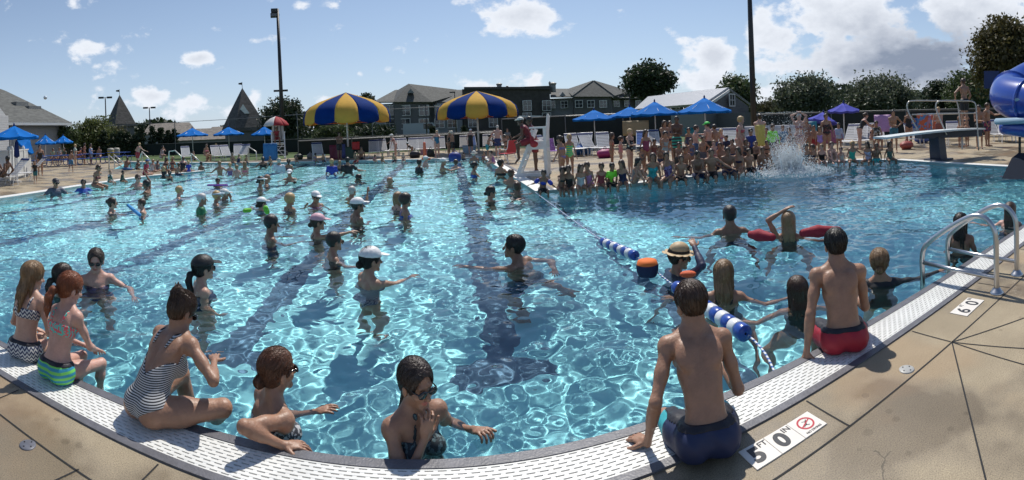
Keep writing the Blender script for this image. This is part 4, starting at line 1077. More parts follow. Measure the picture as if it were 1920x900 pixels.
# ---------- clubhouse at far left
siding = bpy.data.materials.new('lap_siding')
def lap(name, c, pitch=.18, dk=.55):
    m = bpy.data.materials.new(name); nt, b = nodes(m); tc = nt.nodes.new('ShaderNodeTexCoord'); sx = nt.nodes.new('ShaderNodeSeparateXYZ'); nt.links.new(tc.outputs['Object'], sx.inputs[0])
    md = nt.nodes.new('ShaderNodeMath'); md.operation = 'FRACT'; dv = nt.nodes.new('ShaderNodeMath'); dv.operation = 'DIVIDE'; dv.inputs[1].default_value = pitch; nt.links.new(sx.outputs[2], dv.inputs[0]); nt.links.new(dv.outputs[0], md.inputs[0])
    bp = nt.nodes.new('ShaderNodeBump'); bp.inputs['Distance'].default_value = .03; bp.inputs['Strength'].default_value = 1; bp.invert = True; nt.links.new(md.outputs[0], bp.inputs['Height']); nt.links.new(bp.outputs[0], b.inputs['Normal'])
    n = nt.nodes.new('ShaderNodeTexNoise'); n.inputs['Scale'].default_value = 3; nt.links.new(tc.outputs['Object'], n.inputs['Vector']); mr = nt.nodes.new('ShaderNodeMapRange'); mr.inputs[3].default_value = .88; mr.inputs[4].default_value = 1.1; nt.links.new(n.outputs[0], mr.inputs[0])
    sc_ = nt.nodes.new('ShaderNodeVectorMath'); sc_.operation = 'SCALE'; sc_.inputs[0].default_value = c; nt.links.new(mr.outputs[0], sc_.inputs['Scale']); nt.links.new(sc_.outputs[0], b.inputs['Base Color']); b.inputs['Roughness'].default_value = .7
    return m
bpy.data.materials.remove(siding)
lapg = lap('grey_lap_siding', (.30,.30,.30)); lapl = lap('pale_lap_siding', (.45,.45,.45)); lapd = lap('slate_lap_siding', (.112,.112,.110)); lapm = lap('mid_grey_siding', (.21,.22,.225))
def shingle(name, c):
    m = bpy.data.materials.new(name); nt, b = nodes(m); tc = nt.nodes.new('ShaderNodeTexCoord'); v = nt.nodes.new('ShaderNodeTexVoronoi'); v.inputs['Scale'].default_value = 3.2
    mp = nt.nodes.new('ShaderNodeMapping'); mp.inputs['Scale'].default_value = (1,1,2.4); nt.links.new(tc.outputs['Object'], mp.inputs[0]); nt.links.new(mp.outputs[0], v.inputs['Vector'])
    mr = nt.nodes.new('ShaderNodeMapRange'); mr.inputs[3].default_value = .6; mr.inputs[4].default_value = 1.45; nt.links.new(v.outputs['Color'], mr.inputs[0])
    sc_ = nt.nodes.new('ShaderNodeVectorMath'); sc_.operation = 'SCALE'; sc_.inputs[0].default_value = c; nt.links.new(mr.outputs[0], sc_.inputs['Scale']); nt.links.new(sc_.outputs[0], b.inputs['Base Color']); b.inputs['Roughness'].default_value = .85
    return m
shin = shingle('dark_roof_shingle', (.085,.088,.082)); shint = shingle('tan_roof_shingle', (.17,.15,.13)); shinc = shingle('spire_shingle', (.075,.070,.066))
winm = mat('window_glass', (.03,.035,.045), .08, spec=.9); trimw = mat('white_trim', (.66,.66,.64), .5, var=.05)
def window(parent, M, w, h, bars=2):
    mb = MB(); f = .09
    for a, b_ in (((-w/2,-.05,-h/2),(-w/2+f,.03,h/2)),((w/2-f,-.05,-h/2),(w/2,.03,h/2)),((-w/2+f,-.05,-h/2),(w/2-f,.03,-h/2+f)),((-w/2+f,-.05,h/2-f),(w/2-f,.03,h/2))): mb.box(a, b_)
    mb.box((-.03,-.045,-h/2+f),(.03,.03,h/2-f)); mb.box((-w/2+f,-.044,-.025),(w/2-f,.03,.025))
    mb.v = [tuple(M@Vector(v)) for v in mb.v]; o = mb.build('window', trimw, parent)
    mb = MB().box((-w/2+.04,-.01,-h/2+.04),(w/2-.04,.012,h/2-.04), M); mb.build('pane', winm, o)
    return o
def wallpiece(mb, a, b_, z0, z1, th=.25):
    a = Vector((a[0],a[1],0)); b_ = Vector((b_[0],b_[1],0)); d = (b_-a).normalized(); nn = Vector((-d.y,d.x,0))*th
    if nn.y < 0: nn = -nn
    z0 = Vector((0,0,z0)); z1 = Vector((0,0,z1))
    mb.add([a+z0,b_+z0,b_+nn+z0,a+nn+z0,a+z1,b_+z1,b_+nn+z1,a+nn+z1], [(3,2,1,0),(4,5,6,7),(0,1,5,4),(1,2,6,5),(2,3,7,6),(3,0,4,7)])
t = empty('clubhouse', at(60,34), 0, 'grey sided clubhouse with dark shingle roof and white fence at far left', 'building'); base = t.location.copy()
def rel(v): return Vector(v)-base
c1 = at(112, 44); c0 = at(-60, 37)
zE = zof(231, 43.5, 120)
mb = MB(); wallpiece(mb, rel(c0), rel(c1), -.1, zE); cb = at(106, 52); wallpiece(mb, rel(c1), rel(cb), -.1, zE); mb.build('wall', lapg, t)
# hip roof over it
e1 = at(137, 43.4); e1.z = zE+.02; e0 = at(-90, 35.6); e0.z = zE+.02
rg0 = at(-70, 45); rg0.z = zof(140, 45, -70); rg1 = at(14, 51); rg1.z = zof(170, 51, 14); bk = at(108, 60, zE)
mb = MB(); mb.add([rel(v) for v in (e0, e1, rg1, rg0, bk)], [(0,1,2,3),(1,4,2)])
o = mb.build('roof', shin, t); md = o.modifiers.new('t','SOLIDIFY'); md.thickness = .12
beam(MB(), rel(e0)+Vector((0,-.05,-.13)), rel(e1)+Vector((0,-.05,-.13)), .14, .22).build('gutter', trimw, t)
# dormer vents on the roof
for (px, py, w, h) in ((33,196,.9,1.3),(55,200,1.2,.9)):
    q = rel(at(px, 45.6)); z = zof(py+8, 45.6, px); mb = MB().box((q.x-w/2,q.y-.3,z-h/2),(q.x+w/2,q.y+1.2,z+h/2)); mb.build('roof_vent', mat('vent_metal',(.22,.22,.21),.5,var=.2), t)
# nearer pale wing with its window
g0 = at(-80,33); g1 = at(14,36); zg = zof(217,36,14)
mb = MB(); wallpiece(mb, rel(g0), rel(g1), -.1, zg); q = rel(g0); w_ = rel(g1); mb.add([q+Vector((0,0,zg)), w_+Vector((0,0,zg)), (q+w_)/2+Vector((0,0,zg+2.4))], [(0,1,2)]); mb.build('wing_wall', lapl, t)
d_ = (g1-g0).normalized(); 
for (px, py, w, h) in ((4,235,.8,1.3),(3,283,.8,1.4)):
    q = rel(at(px,35.5)); M = Matrix.Translation((q.x,q.y,zof(py,35.6,px)))@Matrix.Rotation(math.atan2(d_.y,d_.x),4,'Z'); window(t, M, w, h)
dw = (c1-c0).normalized()
for px in (86,103):
    q = at(px, 43); q = rel(c0+dw*(q-c0).dot(dw)); M = Matrix.Translation((q.x,q.y,zof(272,42.8,px)))@Matrix.Rotation(math.atan2(dw.y,dw.x),4,'Z'); window(t, M, .8, .9)
MB().tube([rel(at(28,39.6,zE-.1)), rel(at(20,39.3,zE-.35)), rel(at(20,39.3,.1))], .05, 6).build('downspout', trimw, t)
# white picket fence around the snack area
def picket(p, q, h, label):
    p = Vector(p); q = Vector(q); d = q-p; Ln = d.length; d.normalize(); t = empty('picket_fence', p, math.atan2(d.y, d.x), label, 'fence')
    for k in range(int(Ln/1.8)+1):
        x = min(k*1.8, Ln); mb = MB().box((x-.06,-.06,0),(x+.06,.06,h+.08)); mb.lathe([(0,.12),(.085,.0)],4,Matrix.Translation((x,0,h+.08))@Matrix.Rotation(PI/4,4,'Z')); mb.build('post', trimw, t)
    mb = MB(); x = .1
    while x < Ln: mb.box((x,-.015,.08),(x+.07,.015,h-.04)); x += .10
    mb.build('pickets', trimw, t); MB().box((0,-.035,h-.06),(Ln,.035,h)).build('top_rail', trimw, t); MB().box((0,-.035,.12),(Ln,.035,.20)).build('bottom_rail', trimw, t)
picket(at(-20,19.2), at(22,21), 1.35, 'white picket fence panel at far left behind lounge chairs')
picket(at(24,21.1), at(58,24), 1.35, 'white picket fence section behind the furled navy umbrella')
# ---------- shingled spires
def spire(px, r, ytop, x0, x1, ybase, label, vent):
    p = at(px, r); zt = zof(ytop, r, px); zb = zof(ybase, r, px); w = (x1-x0)/F*r/2; t = empty('spire_house', p, -az(px)+.45, label, 'tower')
    w2 = w/1.2
    mb = MB(); prof = [(w2*1.0,zb-.0),(w2*.97,zb+(zt-zb)*.08),(w2*.60,zb+(zt-zb)*.45),(0.02,zt)]
    vs = []; 
    for (q, z) in prof: vs += [(q,q,z),(-q,q,z),(-q,-q,z),(q,-q,z)]
    fs = []
    for i in range(len(prof)-1):
        for k in range(4): fs.append((i*4+k, i*4+(k+1)%4, (i+1)*4+(k+1)%4, (i+1)*4+k))
    mb.add(vs, fs); mb.build('roof', shinc, t)
    MB().box((-w2*.85,-w2*.85,0),(w2*.85,w2*.85,zb)).build('wall', lapd, t)
    MB().tube([(0,0,zt-.1),(0,0,zt+.75)], .03, 5).build('vane_pole', blackp, t); MB().add([(0,0,zt+.7),(-.45,.05,zt+.62),(-.45,.05,zt+.45),(0,0,zt+.40),(0,.04,zt+.7),(-.45,.09,zt+.62),(-.45,.09,zt+.45),(0,.04,zt+.40)], [(0,1,2,3),(7,6,5,4),(0,4,5,1),(1,5,6,2),(2,6,7,3),(3,7,4,0)]).build('vane', blackp, t)
    if vent:
        mb = MB(); z = zof(208, r, px); y = -w2*(zt-z)/(zt-zb)*1.12-.2; s_ = .75; M = Matrix.Rotation(-.45,4,'Z')
        mb.add([(-s_,y,z-.4),(s_,y,z-.4),(0,y,z+.75),(-s_,y+.5,z-.4),(s_,y+.5,z-.4),(0,y+.8,z+.75)], [(0,1,2),(0,2,5,3),(1,4,5,2),(3,5,4),(0,3,4,1)], M); mb.build('gable_vent', trimw, t)
    return t
spire(228, 62, 178, 203, 256, 238, 'smaller dark shingled spire with weathervane, left of the two', False)
spire(459, 58, 165, 426, 503, 246, 'larger dark shingled spire with white triangular vent and weathervane', True)
def lowhouse(x0, x1, r, yr, ye, label, m=shint, inset=.25):
    a = at(x0, r); b_ = at(x1, r); c = (a+b_)/2; d = (b_-a).normalized(); Ln = (b_-a).length; t = empty('low_house', c, math.atan2(d.y,d.x), label, 'building'); zr, ze = zof(yr, r, (x0+x1)/2), zof(ye, r, (x0+x1)/2)
    MB().box((-Ln/2+.3,0,0),(Ln/2-.3,8,ze)).build('wall', lapm, t)
    mb = MB(); mb.add([(-Ln/2,-.3,ze),(Ln/2,-.3,ze),(Ln/2*(1-inset),4,zr),(-Ln/2*(1-inset),4,zr),(-Ln/2,8.3,ze),(Ln/2,8.3,ze)], [(0,1,2,3),(1,5,2),(0,3,4),(3,2,5,4),(0,4,5,1)]); mb.build('roof', m, t)
    return t
lowhouse(268, 372, 78, 229, 250, 'low building with tan hip roof behind the arborvitae row')
lowhouse(330, 430, 66, 240, 262, 'low tan roofed building behind leftmost middle blue umbrellas')
lowhouse(390, 452, 74, 236, 256, 'low brown roofed building just left of the larger spire')
lowhouse(1425, 1475, 90, 189, 215, 'distant low flat roof seen right of the thick mast', shin, .05)
# ---------- the hotel
rH = 96
t = empty('hotel', at(880, rH), 0, 'long slate grey hotel with gabled roofs and white framed windows behind', 'building'); base = t.location.copy()
hA, hB, hC, hD, hE = at(704,92), at(872,96), at(1032,97), at(1140,98), at(1222,104)
def seg(nm, a, b_, yt, m, r, dep=12):
    mb = MB(); m_ = (a+b_)/2; wallpiece(mb, rel(a), rel(b_), 0, zof(yt, m_.length, XP+F*math.atan2(m_.x, m_.y))+.15, dep); o = mb.build(nm, m, t); return o
seg('left_wing', hA, hB, 194, lapm, 94); seg('stone_block', at(870,94.5), at(1034,95.5), 165, mat('brown_stone_cladding', (.058,.052,.047), .85, var=.35, scale=1.4), 95); seg('right_wing', hC, at(1150,98), 184, lapm, 97.5); seg('end_wing', at(1150,98), hE, 184, lapd, 101)
seg('gable_bay', at(742,90.5), at(806,91.5), 192, lapd, 91, 8); seg('gable_bay', at(1078,95), at(1148,96), 182, lapd, 95.5, 8)
seg('pale_bay', at(822,91.8), at(868,93.2), 194, lapm, 92.5, 5)
def roofp(pts, m=shin, nm='roof'):
    mb = MB(); mb.add([rel(p) for p in pts], [tuple(range(len(pts)))]); o = mb.build(nm, m, t); md = o.modifiers.new('t','SOLIDIFY'); md.thickness = .2; return o
def pz(px, py, r): return at(px, r, zof(py, r, px))
roofp([pz(700,193,91.4), pz(876,193,94.5), pz(878,170,101), pz(742,170,100)]); roofp([pz(700,193,91.4), pz(742,170,100), pz(735,180,110)])
roofp([pz(738,191,89.9), pz(810,191,90.9), pz(766,157,95)]); roofp([pz(810,191,90.9), pz(880,171,102), pz(766,157,95)]); roofp([pz(738,191,89.9), pz(766,157,95), pz(742,171,100)])
roofp([pz(1032,183,95.4), pz(1160,183,96.6), pz(1165,168,104), pz(1032,168,104)]); roofp([pz(1150,183,96.4), pz(1226,184,102), pz(1210,178,110), pz(1160,168,104)])
roofp([pz(1074,181,94.2), pz(1152,181,95.4), pz(1113,152,99)]); roofp([pz(1152,181,95.4), pz(1180,172,104), pz(1113,152,99)]); roofp([pz(1074,181,94.2), pz(1113,152,99), pz(1060,170,104)])
beam(MB(), rel(pz(870,165.5,94.2)), rel(pz(1034,165.5,95.2)), .3, .5).build('parapet', blackp, t)
for px, py, w, h in ((936,161,1.2,1.3),(951,163,.5,.6),(1031,160,.5,1.8),(1037,160,1.4,1.4)):
    q = rel(pz(px,py,97)); MB().lathe([(0,h/2),(w*.55,h*.3),(w*.4,0),(w*.4,-h)], 10, Matrix.Translation(q)).build('roof_vent', mat('vent_metal',(.22,.22,.21),.5,var=.2), t)
def hwin(px, py, r, w=1.9, h=2.0, rot=0):
    q = rel(pz(px,py,r)); window(t, Matrix.Translation(q)@Matrix.Rotation(-az(px)*.15,4,'Z'), w, h)
for px in (760,795): hwin(px,207,90.5-.05+ (px-742)*.012,1.95,2.0); hwin(px,232,90.4+(px-742)*.012,1.95,2.0)
for px in (731,): hwin(px,207,92.1); hwin(px,232,92.1)
for px in (824,848): hwin(px,206,91.4+(px-822)*.03,1.9,1.9); hwin(px,231,91.4+(px-822)*.03,1.9,1.9)
for px in (988.5,1025): hwin(px,198,94.6,1.8,2.1); hwin(px,221,94.6,1.8,2.1)
for px in (886,925): hwin(px,229,94.3,1.8,2.0)
for px in (1058,1034.5): hwin(px,196,96.4,1.5,1.5)
for px in (1079.5+6,1108,1131): hwin(px,195,94.5+(px-1078)*.015,1.55,1.5)
for px in (1156,1176,1197): hwin(px,194,98.0+(px-1150)*.05,1.3,1.4)
for px, py in ((1055,177),(1077,177),(1105,176),(770,171)):
    q = rel(pz(px,py,96 if px > 900 else 90.6)); mb = MB(); mb.add([(q.x-.7,q.y,q.z-.35),(q.x+.7,q.y,q.z-.35),(q.x,q.y,q.z+.5),(q.x,q.y+3,q.z+.5),(q.x-.7,q.y+1.5,q.z-.35),(q.x+.7,q.y+1.5,q.z-.35)], [(0,1,2),(0,2,3,4),(1,5,3,2)]); mb.build('gable_vent', lapm, t)
beam(MB(), rel(pz(870,218,94.1)), rel(pz(1034,218,95.1)), .2, .25).build('string_course', trimw, t)
# white van parked before the hotel
p = at(790, 70); t = empty('parked_van', p, -az(790), 'pale van parked behind the fence before the hotel', 'van')
MB().prism([(-2.6,.0),(2.6,0),(2.6,1.0),(2.2,1.15),(1.8,2.0),(-2.5,2.0),(-2.6,1.6)], -.9, .9, Matrix.Translation((0,0,.35))@Matrix.Rotation(PI/2,4,'X')).build('body', mat('pale_van_paint',(.32,.35,.40),.35), t)
MB().prism([(.4,1.1),(2.0,1.1),(1.65,1.85),(.4,1.85)], -.91, .91, Matrix.Translation((0,0,.35))@Matrix.Rotation(PI/2,4,'X')).build('window', winm, t)
for x in (-1.6,1.7):
    for y in (-.8,.8): MB().lathe([(.0,-.1),(.34,-.1),(.34,.1),(0,.1)], 18, Matrix.Translation((x,y,.34))@Matrix.Rotation(PI/2,4,'X')).build('wheel', mat('tyre',(.02,.02,.02),.8), t)
# ---------- grey pool house with metal roof
mroof = bpy.data.materials.new('ribbed_metal_roof'); nt, b = nodes(mroof); tc = nt.nodes.new('ShaderNodeTexCoord'); wv = nt.nodes.new('ShaderNodeTexWave'); wv.bands_direction = 'X'; wv.inputs['Scale'].default_value = 1.1; nt.links.new(tc.outputs['Object'], wv.inputs[0])
bp = nt.nodes.new('ShaderNodeBump'); bp.inputs['Distance'].default_value = .06; nt.links.new(wv.outputs['Fac'], bp.inputs['Height']); nt.links.new(bp.outputs[0], b.inputs['Normal']); b.inputs['Base Color'].default_value = (.30,.31,.33,1); b.inputs['Metallic'].default_value = .5; b.inputs['Roughness'].default_value = .45
t = empty('pool_house', at(1330,36), 0, 'dark grey pool house with ribbed metal roof behind the blue umbrellas', 'building'); base = t.location.copy()
A1, A2, A3, A4 = pz(1190,208,50), pz(1322,198,36), pz(1366,168,41), pz(1216,184,56)
RR = pz(1408,199,45); 
roofp([A1, A2, A3, A4], mroof)
roofp([A3, RR, pz(1300,199,60), A4], mroof)
w0, w1, w2 = at(1326,36.4), at(1405,44.6), at(1366,40.6)
mb = MB(); q = [rel(w0), rel(w1)]; mb.add([q[0], q[1], q[1]+Vector((0,0,zof(199,44.6,1405))), rel(w2)+Vector((0,0,zof(170,40.6,1366))), q[0]+Vector((0,0,zof(198,36.4,1326)))], [(0,1,2,3,4)]); o = mb.build('gable_wall', lapd, t); md = o.modifiers.new('t','SOLIDIFY'); md.thickness = .2
mb = MB(); wallpiece(mb, rel(at(1196,49)), rel(w0), 0, zof(206,42,1260)); mb.build('side_wall', mat('grey_metal_siding',(.16,.165,.17),.6,var=.1), t)
mb = MB(); wallpiece(mb, rel(at(1398,37)), rel(at(1452,43)), 0, zof(210,40,1425), 5); mb.build('annex', lapd, t)
beam(MB(), rel(A2)+Vector((0,-.06,-.1)), rel(A3)+Vector((0,-.06,-.1)), .12, .22).build('rake_trim', trimw, t)
dd = (w1-w0).normalized(); window(t, Matrix.Translation(rel(pz(1370,188,41))+Vector((-.1,-.35,0)))@Matrix.Rotation(math.atan2(dd.y,dd.x),4,'Z'), 1.2, 1.1)
o = MB().box((-1.6,-.06,0),(1.6,.0,2.3)); M = Matrix.Translation(rel(at(1215,46.4)))@Matrix.Rotation(math.atan2((w0-at(1196,49)).y,(w0-at(1196,49)).x),4,'Z'); o.v = [tuple(M@Vector(v)) for v in o.v]; o.build('garage_door', blackp, t)
# ---------- fences
wire = mat('fence_post_steel', (.17,.175,.18), .5, .6); screen = mat('dark_green_privacy_screen', (.012,.020,.019), .85, var=.25, scale=2)
def fence(pts, ztop, zscr, label, postn=3.2, barb=False, mesh=True):
    p0 = Vector(pts[0]); t = empty('screened_fence', p0, 0, label, 'fence')
    for (a, b_) in zip(pts[:-1], pts[1:]):
        a = Vector(a)-p0; b_ = Vector(b_)-p0; d = b_-a; n = max(1, int(d.length/postn))
        for k in range(n): 
            q = a+d*k/n; mb = MB().tube([q, q+Vector((0,0,ztop+.05))], .035, 6)
            if barb: mb.tube([q+Vector((0,0,ztop)), q+Vector((.12,-.1,ztop+.3))], .012, 4); mb.tube([q+Vector((0,0,ztop)), q+Vector((-.12,.1,ztop+.3))], .012, 4)
            mb.build('post', wire, t)
        MB().tube([a+Vector((0,0,ztop)), b_+Vector((0,0,ztop))], .022, 6).build('top_rail', wire, t)
        if zscr > 0: MB().tube([a+Vector((0,-.04,zscr)), b_+Vector((0,-.04,zscr))], .016, 5).build('mid_rail', wire, t)
        if zscr > 0: mb = MB(); wallpiece(mb, a, b_, .05, zscr, .012); mb.build('screen', screen, t)
    return t
fence([at(118,50,0), at(240,48,0), at(430,43,0), at(560,39,0), at(700,37,0), at(944,35,0)], 3.15, 1.15, 'tall chain link fence with low dark screen along far left deck', 4.2, True)
fence([at(560,33.5,0), at(760,34,0), at(945,34,0)], 1.1, 1.06, 'low dark screened fence behind the row of far loungers', 3.5)
fence([at(943,33,0), at(1062,30,0), at(1170,29.5,0), at(1260,30,0)], zof(217,30,1060), zof(218,30,1060), 'full height dark screened fence behind right hand loungers and umbrellas', 4)
fence([at(1418,28.5,0), at(1560,28.5,0), at(1700,27.5,0), at(1930,27.5,0)], zof(210,28,1560), zof(212,28,1560), 'dark screened fence behind the diving area at right', 4)
# low railing with gate behind the far right crowd
# ---------- trees and shrubs
def leafmat(name, c, tr=.3):
    m = mat(name, c, .6, var=.35, scale=.9, trans=tr); return m
LM = {'mid':leafmat('leaf_mid',(.070,.100,.036)), 'dark':leafmat('leaf_dark',(.034,.052,.024),.25), 'light':leafmat('leaf_light',(.12,.14,.045)), 'olive':leafmat('leaf_olive',(.075,.075,.030)), 'rust':leafmat('leaf_rust',(.085,.075,.026)), 'grey':leafmat('leaf_grey',(.10,.12,.075))}
bark = mat('bark', (.07,.055,.04), .9, var=.3, scale=6)
def tree(px, r, ytop, ybot, x0, x1, m, label, cat='tree', name='leafy_tree', seed=1, n=7000, size=.16, shape='round', trunk=True, group=None, clumps=46, flow=0.0):
    rg = np.random.default_rng(seed); p = at(px, r); H_ = zof(ytop, r, px); zb = max(0.0, zof(ybot, r, px)); w = (x1-x0)/2/F*r
    t = empty(name, p, 0, label, cat, group)
    cz = (H_+zb)/2; hz_ = (H_-zb)/2
    n = int(n*1.5)
    C = []
    for k in range(clumps):
        for _ in range(30):
            u = rg.normal(size=3); u /= np.linalg.norm(u); q = u*rg.random()**.42
            if shape == 'cone':
                zz = rg.random()**1.3; a = rg.random()*6.28; rr_ = (1-zz)*rg.random()**.5; q = np.array([rr_*cos(a), rr_*sin(a), zz*2-1]); break
            if shape == 'column':
                zz = rg.random(); a = rg.random()*6.28; rr_ = rg.random()**.5*(min(1,(1-zz)*2.4)**.7)*(.75+.25*min(1,zz*5)); q = np.array([rr_*cos(a), rr_*sin(a), zz*2-1]); break
            if shape == 'top' and q[2] < -.55: continue
            break
        C.append(q)
    C = np.array(C)*np.array([w,w,hz_])*.78+np.array([0,0,cz])
    cs = rg.uniform(.10,.24,clumps)*min(w,hz_)*(1.35 if shape != 'column' else 1.0)*1.25
    per = rg.integers(0, clumps, n); pos = C[per]+np.clip(rg.normal(size=(n,3)),-1.7,1.7)*cs[per][:,None]*np.array([1,1,.75])
    if flow: k = rg.random(n) < .35; pos[k,2] += rg.random(k.sum())*hz_*.35; pos[k,0] += (pos[k,0])*.15
    sz = size*.78*rg.uniform(.6,1.4,n)
    a = rg.normal(size=(n,3)); a /= np.linalg.norm(a,axis=1)[:,None]; b_ = np.cross(a, rg.normal(size=(n,3))); b_ /= np.linalg.norm(b_,axis=1)[:,None]
    V = np.stack([pos-a*sz[:,None], pos+b_*sz[:,None]*.55, pos+a*sz[:,None], pos-b_*sz[:,None]*.55], 1).reshape(-1,3)
    V[:,2] = np.maximum(V[:,2], .02)
    Q = np.arange(n*4).reshape(n,4)
    raw('crown', V, Q, m, False, t)
    if trunk:
        mb = MB(); tr = max(.05, w*.055); mb.tube([(0,0,0),(0.03*w,0,cz*.6),(0,0,cz+hz_*.3)], [tr*1.2, tr*.9, tr*.35], 8)
        for k in range(9):
            q = C[k]; z0 = max(.2, zb*.8)+rg.random()*.4*hz_; mb.tube([(0,0,z0),(q[0]*.5,q[1]*.5,(z0+q[2])/2+.1*hz_),(q[0],q[1],q[2])], [tr*.5,tr*.35,tr*.12], 5)
        mb.build('trunk', bark, t, True)
    return t
tree(1222, 75, 119, 185, 1176, 1268, LM['dark'], 'big dark round tree rising behind the hotel end and pool house', n=12000, size=.34, seed=3, clumps=60)
tree(1384, 52, 146, 215, 1352, 1412, LM['mid'], 'spiky light green tree just left of the thick mast', n=6000, size=.24, seed=4, clumps=34, flow=1)
tree(1510, 42, 146, 225, 1455, 1565, LM['grey'], 'wispy grey green willow like tree behind the splash', name='wispy_tree', n=14000, size=.17, seed=5, flow=1.0, clumps=60)
tree(1655, 44, 144, 225, 1588, 1722, LM['grey'], 'broad grey green bushy tree behind the diving board', n=13000, size=.18, seed=6, clumps=58, flow=.8)
tree(1445, 50, 185, 235, 1418, 1492, LM['olive'], 'low olive bush tree beside the thick mast', n=5000, size=.17, seed=7, clumps=26)
tree(1590, 56, 180, 235, 1545, 1640, LM['dark'], 'dark bushes filling in between the two bushy trees', n=6000, size=.2, seed=8, clumps=30)
tree(1738, 70, 168, 240, 1700, 1775, LM['dark'], 'dark rounded tree in line behind the board rails', n=7000, size=.28, seed=9, clumps=34)
tree(1760, 62, 152, 235, 1742, 1800, LM['dark'], 'dark layered pine behind the man on the board', name='pine_tree', n=6500, size=.24, seed=10, shape='cone', clumps=60)
tree(1738, 66, 160, 235, 1722, 1756, LM['dark'], 'slim dark pine left of the layered pine', name='pine_tree', n=4000, size=.22, seed=11, shape='cone', clumps=40)
tree(1812, 58, 135, 240, 1785, 1860, LM['mid'], 'green trees behind the raised diver and blue slide', n=9000, size=.24, seed=12, clumps=44)
tree(1886, 34, 26, 190, 1833, 1945, LM['rust'], 'large tree with browning leaves towering over blue slide', n=22000, size=.17, seed=13, clumps=90)
tree(1700, 80, 168, 240, 1655, 1745, LM['dark'], 'far dark treeline clump behind the broad bush', n=6000, size=.32, seed=33, clumps=30)
tree(1850, 70, 150, 240, 1800, 1900, LM['dark'], 'far dark trees low beneath the browning tree', n=6000, size=.3, seed=34, clumps=30)
tree(532, 44, 178, 285, 494, 572, LM['dark'], 'dark leafy tree standing behind the floodlight mast', n=11000, size=.17, seed=14, clumps=60)
tree(690, 55, 170, 232, 672, 712, LM['dark'], 'small dark tree top showing above the left striped umbrella', n=3500, size=.2, seed=15, clumps=24)
tree(622, 46, 228, 290, 592, 660, LM['mid'], 'leafy shrub under the left striped umbrella, left one', 'shrub', 'shrub', n=5000, size=.13, seed=16, clumps=30)
tree(700, 48, 225, 288, 655, 745, LM['dark'], 'dark shrub under the left striped umbrella, right one', 'shrub', 'shrub', n=6000, size=.15, seed=17, clumps=36)
tree(180, 50, 222, 285, 145, 222, LM['light'], 'sunlit yellow green tree left of the smaller spire', n=9000, size=.17, seed=18, clumps=44)
tree(128, 44, 232, 280, 112, 150, LM['mid'], 'green tree at the right corner of the clubhouse', n=5000, size=.14, seed=19, clumps=30)
tree(212, 54, 227, 285, 190, 232, LM['olive'], 'olive tree directly in front of the smaller spire', n=5000, size=.17, seed=20, clumps=30)
for k, (px, yt) in enumerate([(195,240),(214,243),(228,241),(241,243),(252,245),(266,229),(287,231),(303,235),(317,240),(328,238)]):
    tree(px, 47, yt, 292, px-9, px+9, LM['dark'], ['dark arborvitae at the left end of the row','second arborvitae from the left in the row','third arborvitae from the left in the row','fourth arborvitae from the left in the row','fifth short arborvitae in the row','tall pointed arborvitae, tallest of the row','tall arborvitae just right of the tallest','arborvitae eighth from the left in the row','arborvitae second from the right end of row','arborvitae at the right end of the row'][k], 'shrub', 'arborvitae', seed=40+k, n=2200, size=.12, shape='column', clumps=40, group='row of dark arborvitae')
for k, px in enumerate((812,870,1000)):
    tree(px, 62, 236, 275, px-8, px+8, LM['dark'], ['small conifer left of the right striped umbrella pole','small conifer before the hotel pale bay','small conifer before the hotel stone block'][k], 'shrub', 'conifer', seed=60+k, n=1500, size=.14, shape='cone', clumps=24)
# far woods closing the horizon
rg_ = np.random.default_rng(5); V = []; n = 36000
aa = rg_.uniform(-1.5, 1.7, n); rr_ = rg_.uniform(150, 175, n); hgt = 6.0+1.6*np.sin(aa*17)+1.2*np.sin(aa*41+1)+np.where(aa > .75, 3.5, 0); zz = rg_.random(n)**.8*hgt
P_ = np.stack([rr_*np.sin(aa), rr_*np.cos(aa), zz], 1); a = rg_.normal(size=(n,3)); a /= np.linalg.norm(a,axis=1)[:,None]; b_ = np.cross(a, rg_.normal(size=(n,3))); b_ /= np.linalg.norm(b_,axis=1)[:,None]
V = np.stack([P_-a*.9, P_+b_*.6, P_+a*.9, P_-b_*.6], 1).reshape(-1,3); tag(raw('far_woods', V, np.arange(n*4).reshape(n,4), LM['dark'], False), 'distant dark band of woods along the horizon', 'woods', kind='stuff')
# ---------- pool ladder rails
def bez(pts, k=6):
    out = []; P = [Vector(p) for p in pts]; n = len(P)
    for i in range(n-1):
        a, b_, c, d = P[max(i-1,0)], P[i], P[i+1], P[min(i+2,n-1)]
        for j in range(k):
            t = j/k; out.append(.5*((2*b_)+(c-a)*t+(2*a-5*b_+4*c-d)*t*t+(3*b_-a-3*c+d)*t**3))
    return out+[P[-1]]
def grab(X, lab, grp):
    t = empty('ladder_rail', (X,1.66,0), 0, lab, 'handrail', grp)
    prof = [(0,0),(0,.22),(0,.45),(.02,.56),(.09,.64),(.19,.66),(.32,.61),(.50,.50),(.65,.39),(.73,.31),(.76,.20),(.76,0),(.76,-.9)]
    MB().tube(bez([(0,y,z) for y,z in prof]), .0245, 14).build('rail', chrome, t, True)
    MB().tube([(0,.0,.13),(0,.755,.165)], .019, 12).build('lower_bar', chrome, t, True)
    MB().lathe([(.026,.05),(.034,.045),(.05,.02),(.062,.012),(.062,.002)], 22).build('flange', chrome, t, True)
grab(3.70, 'nearer curved steel ladder rail beside the 6 FT 0 IN tile', None); grab(4.18, 'farther curved steel ladder rail at the right edge of the pool', None)
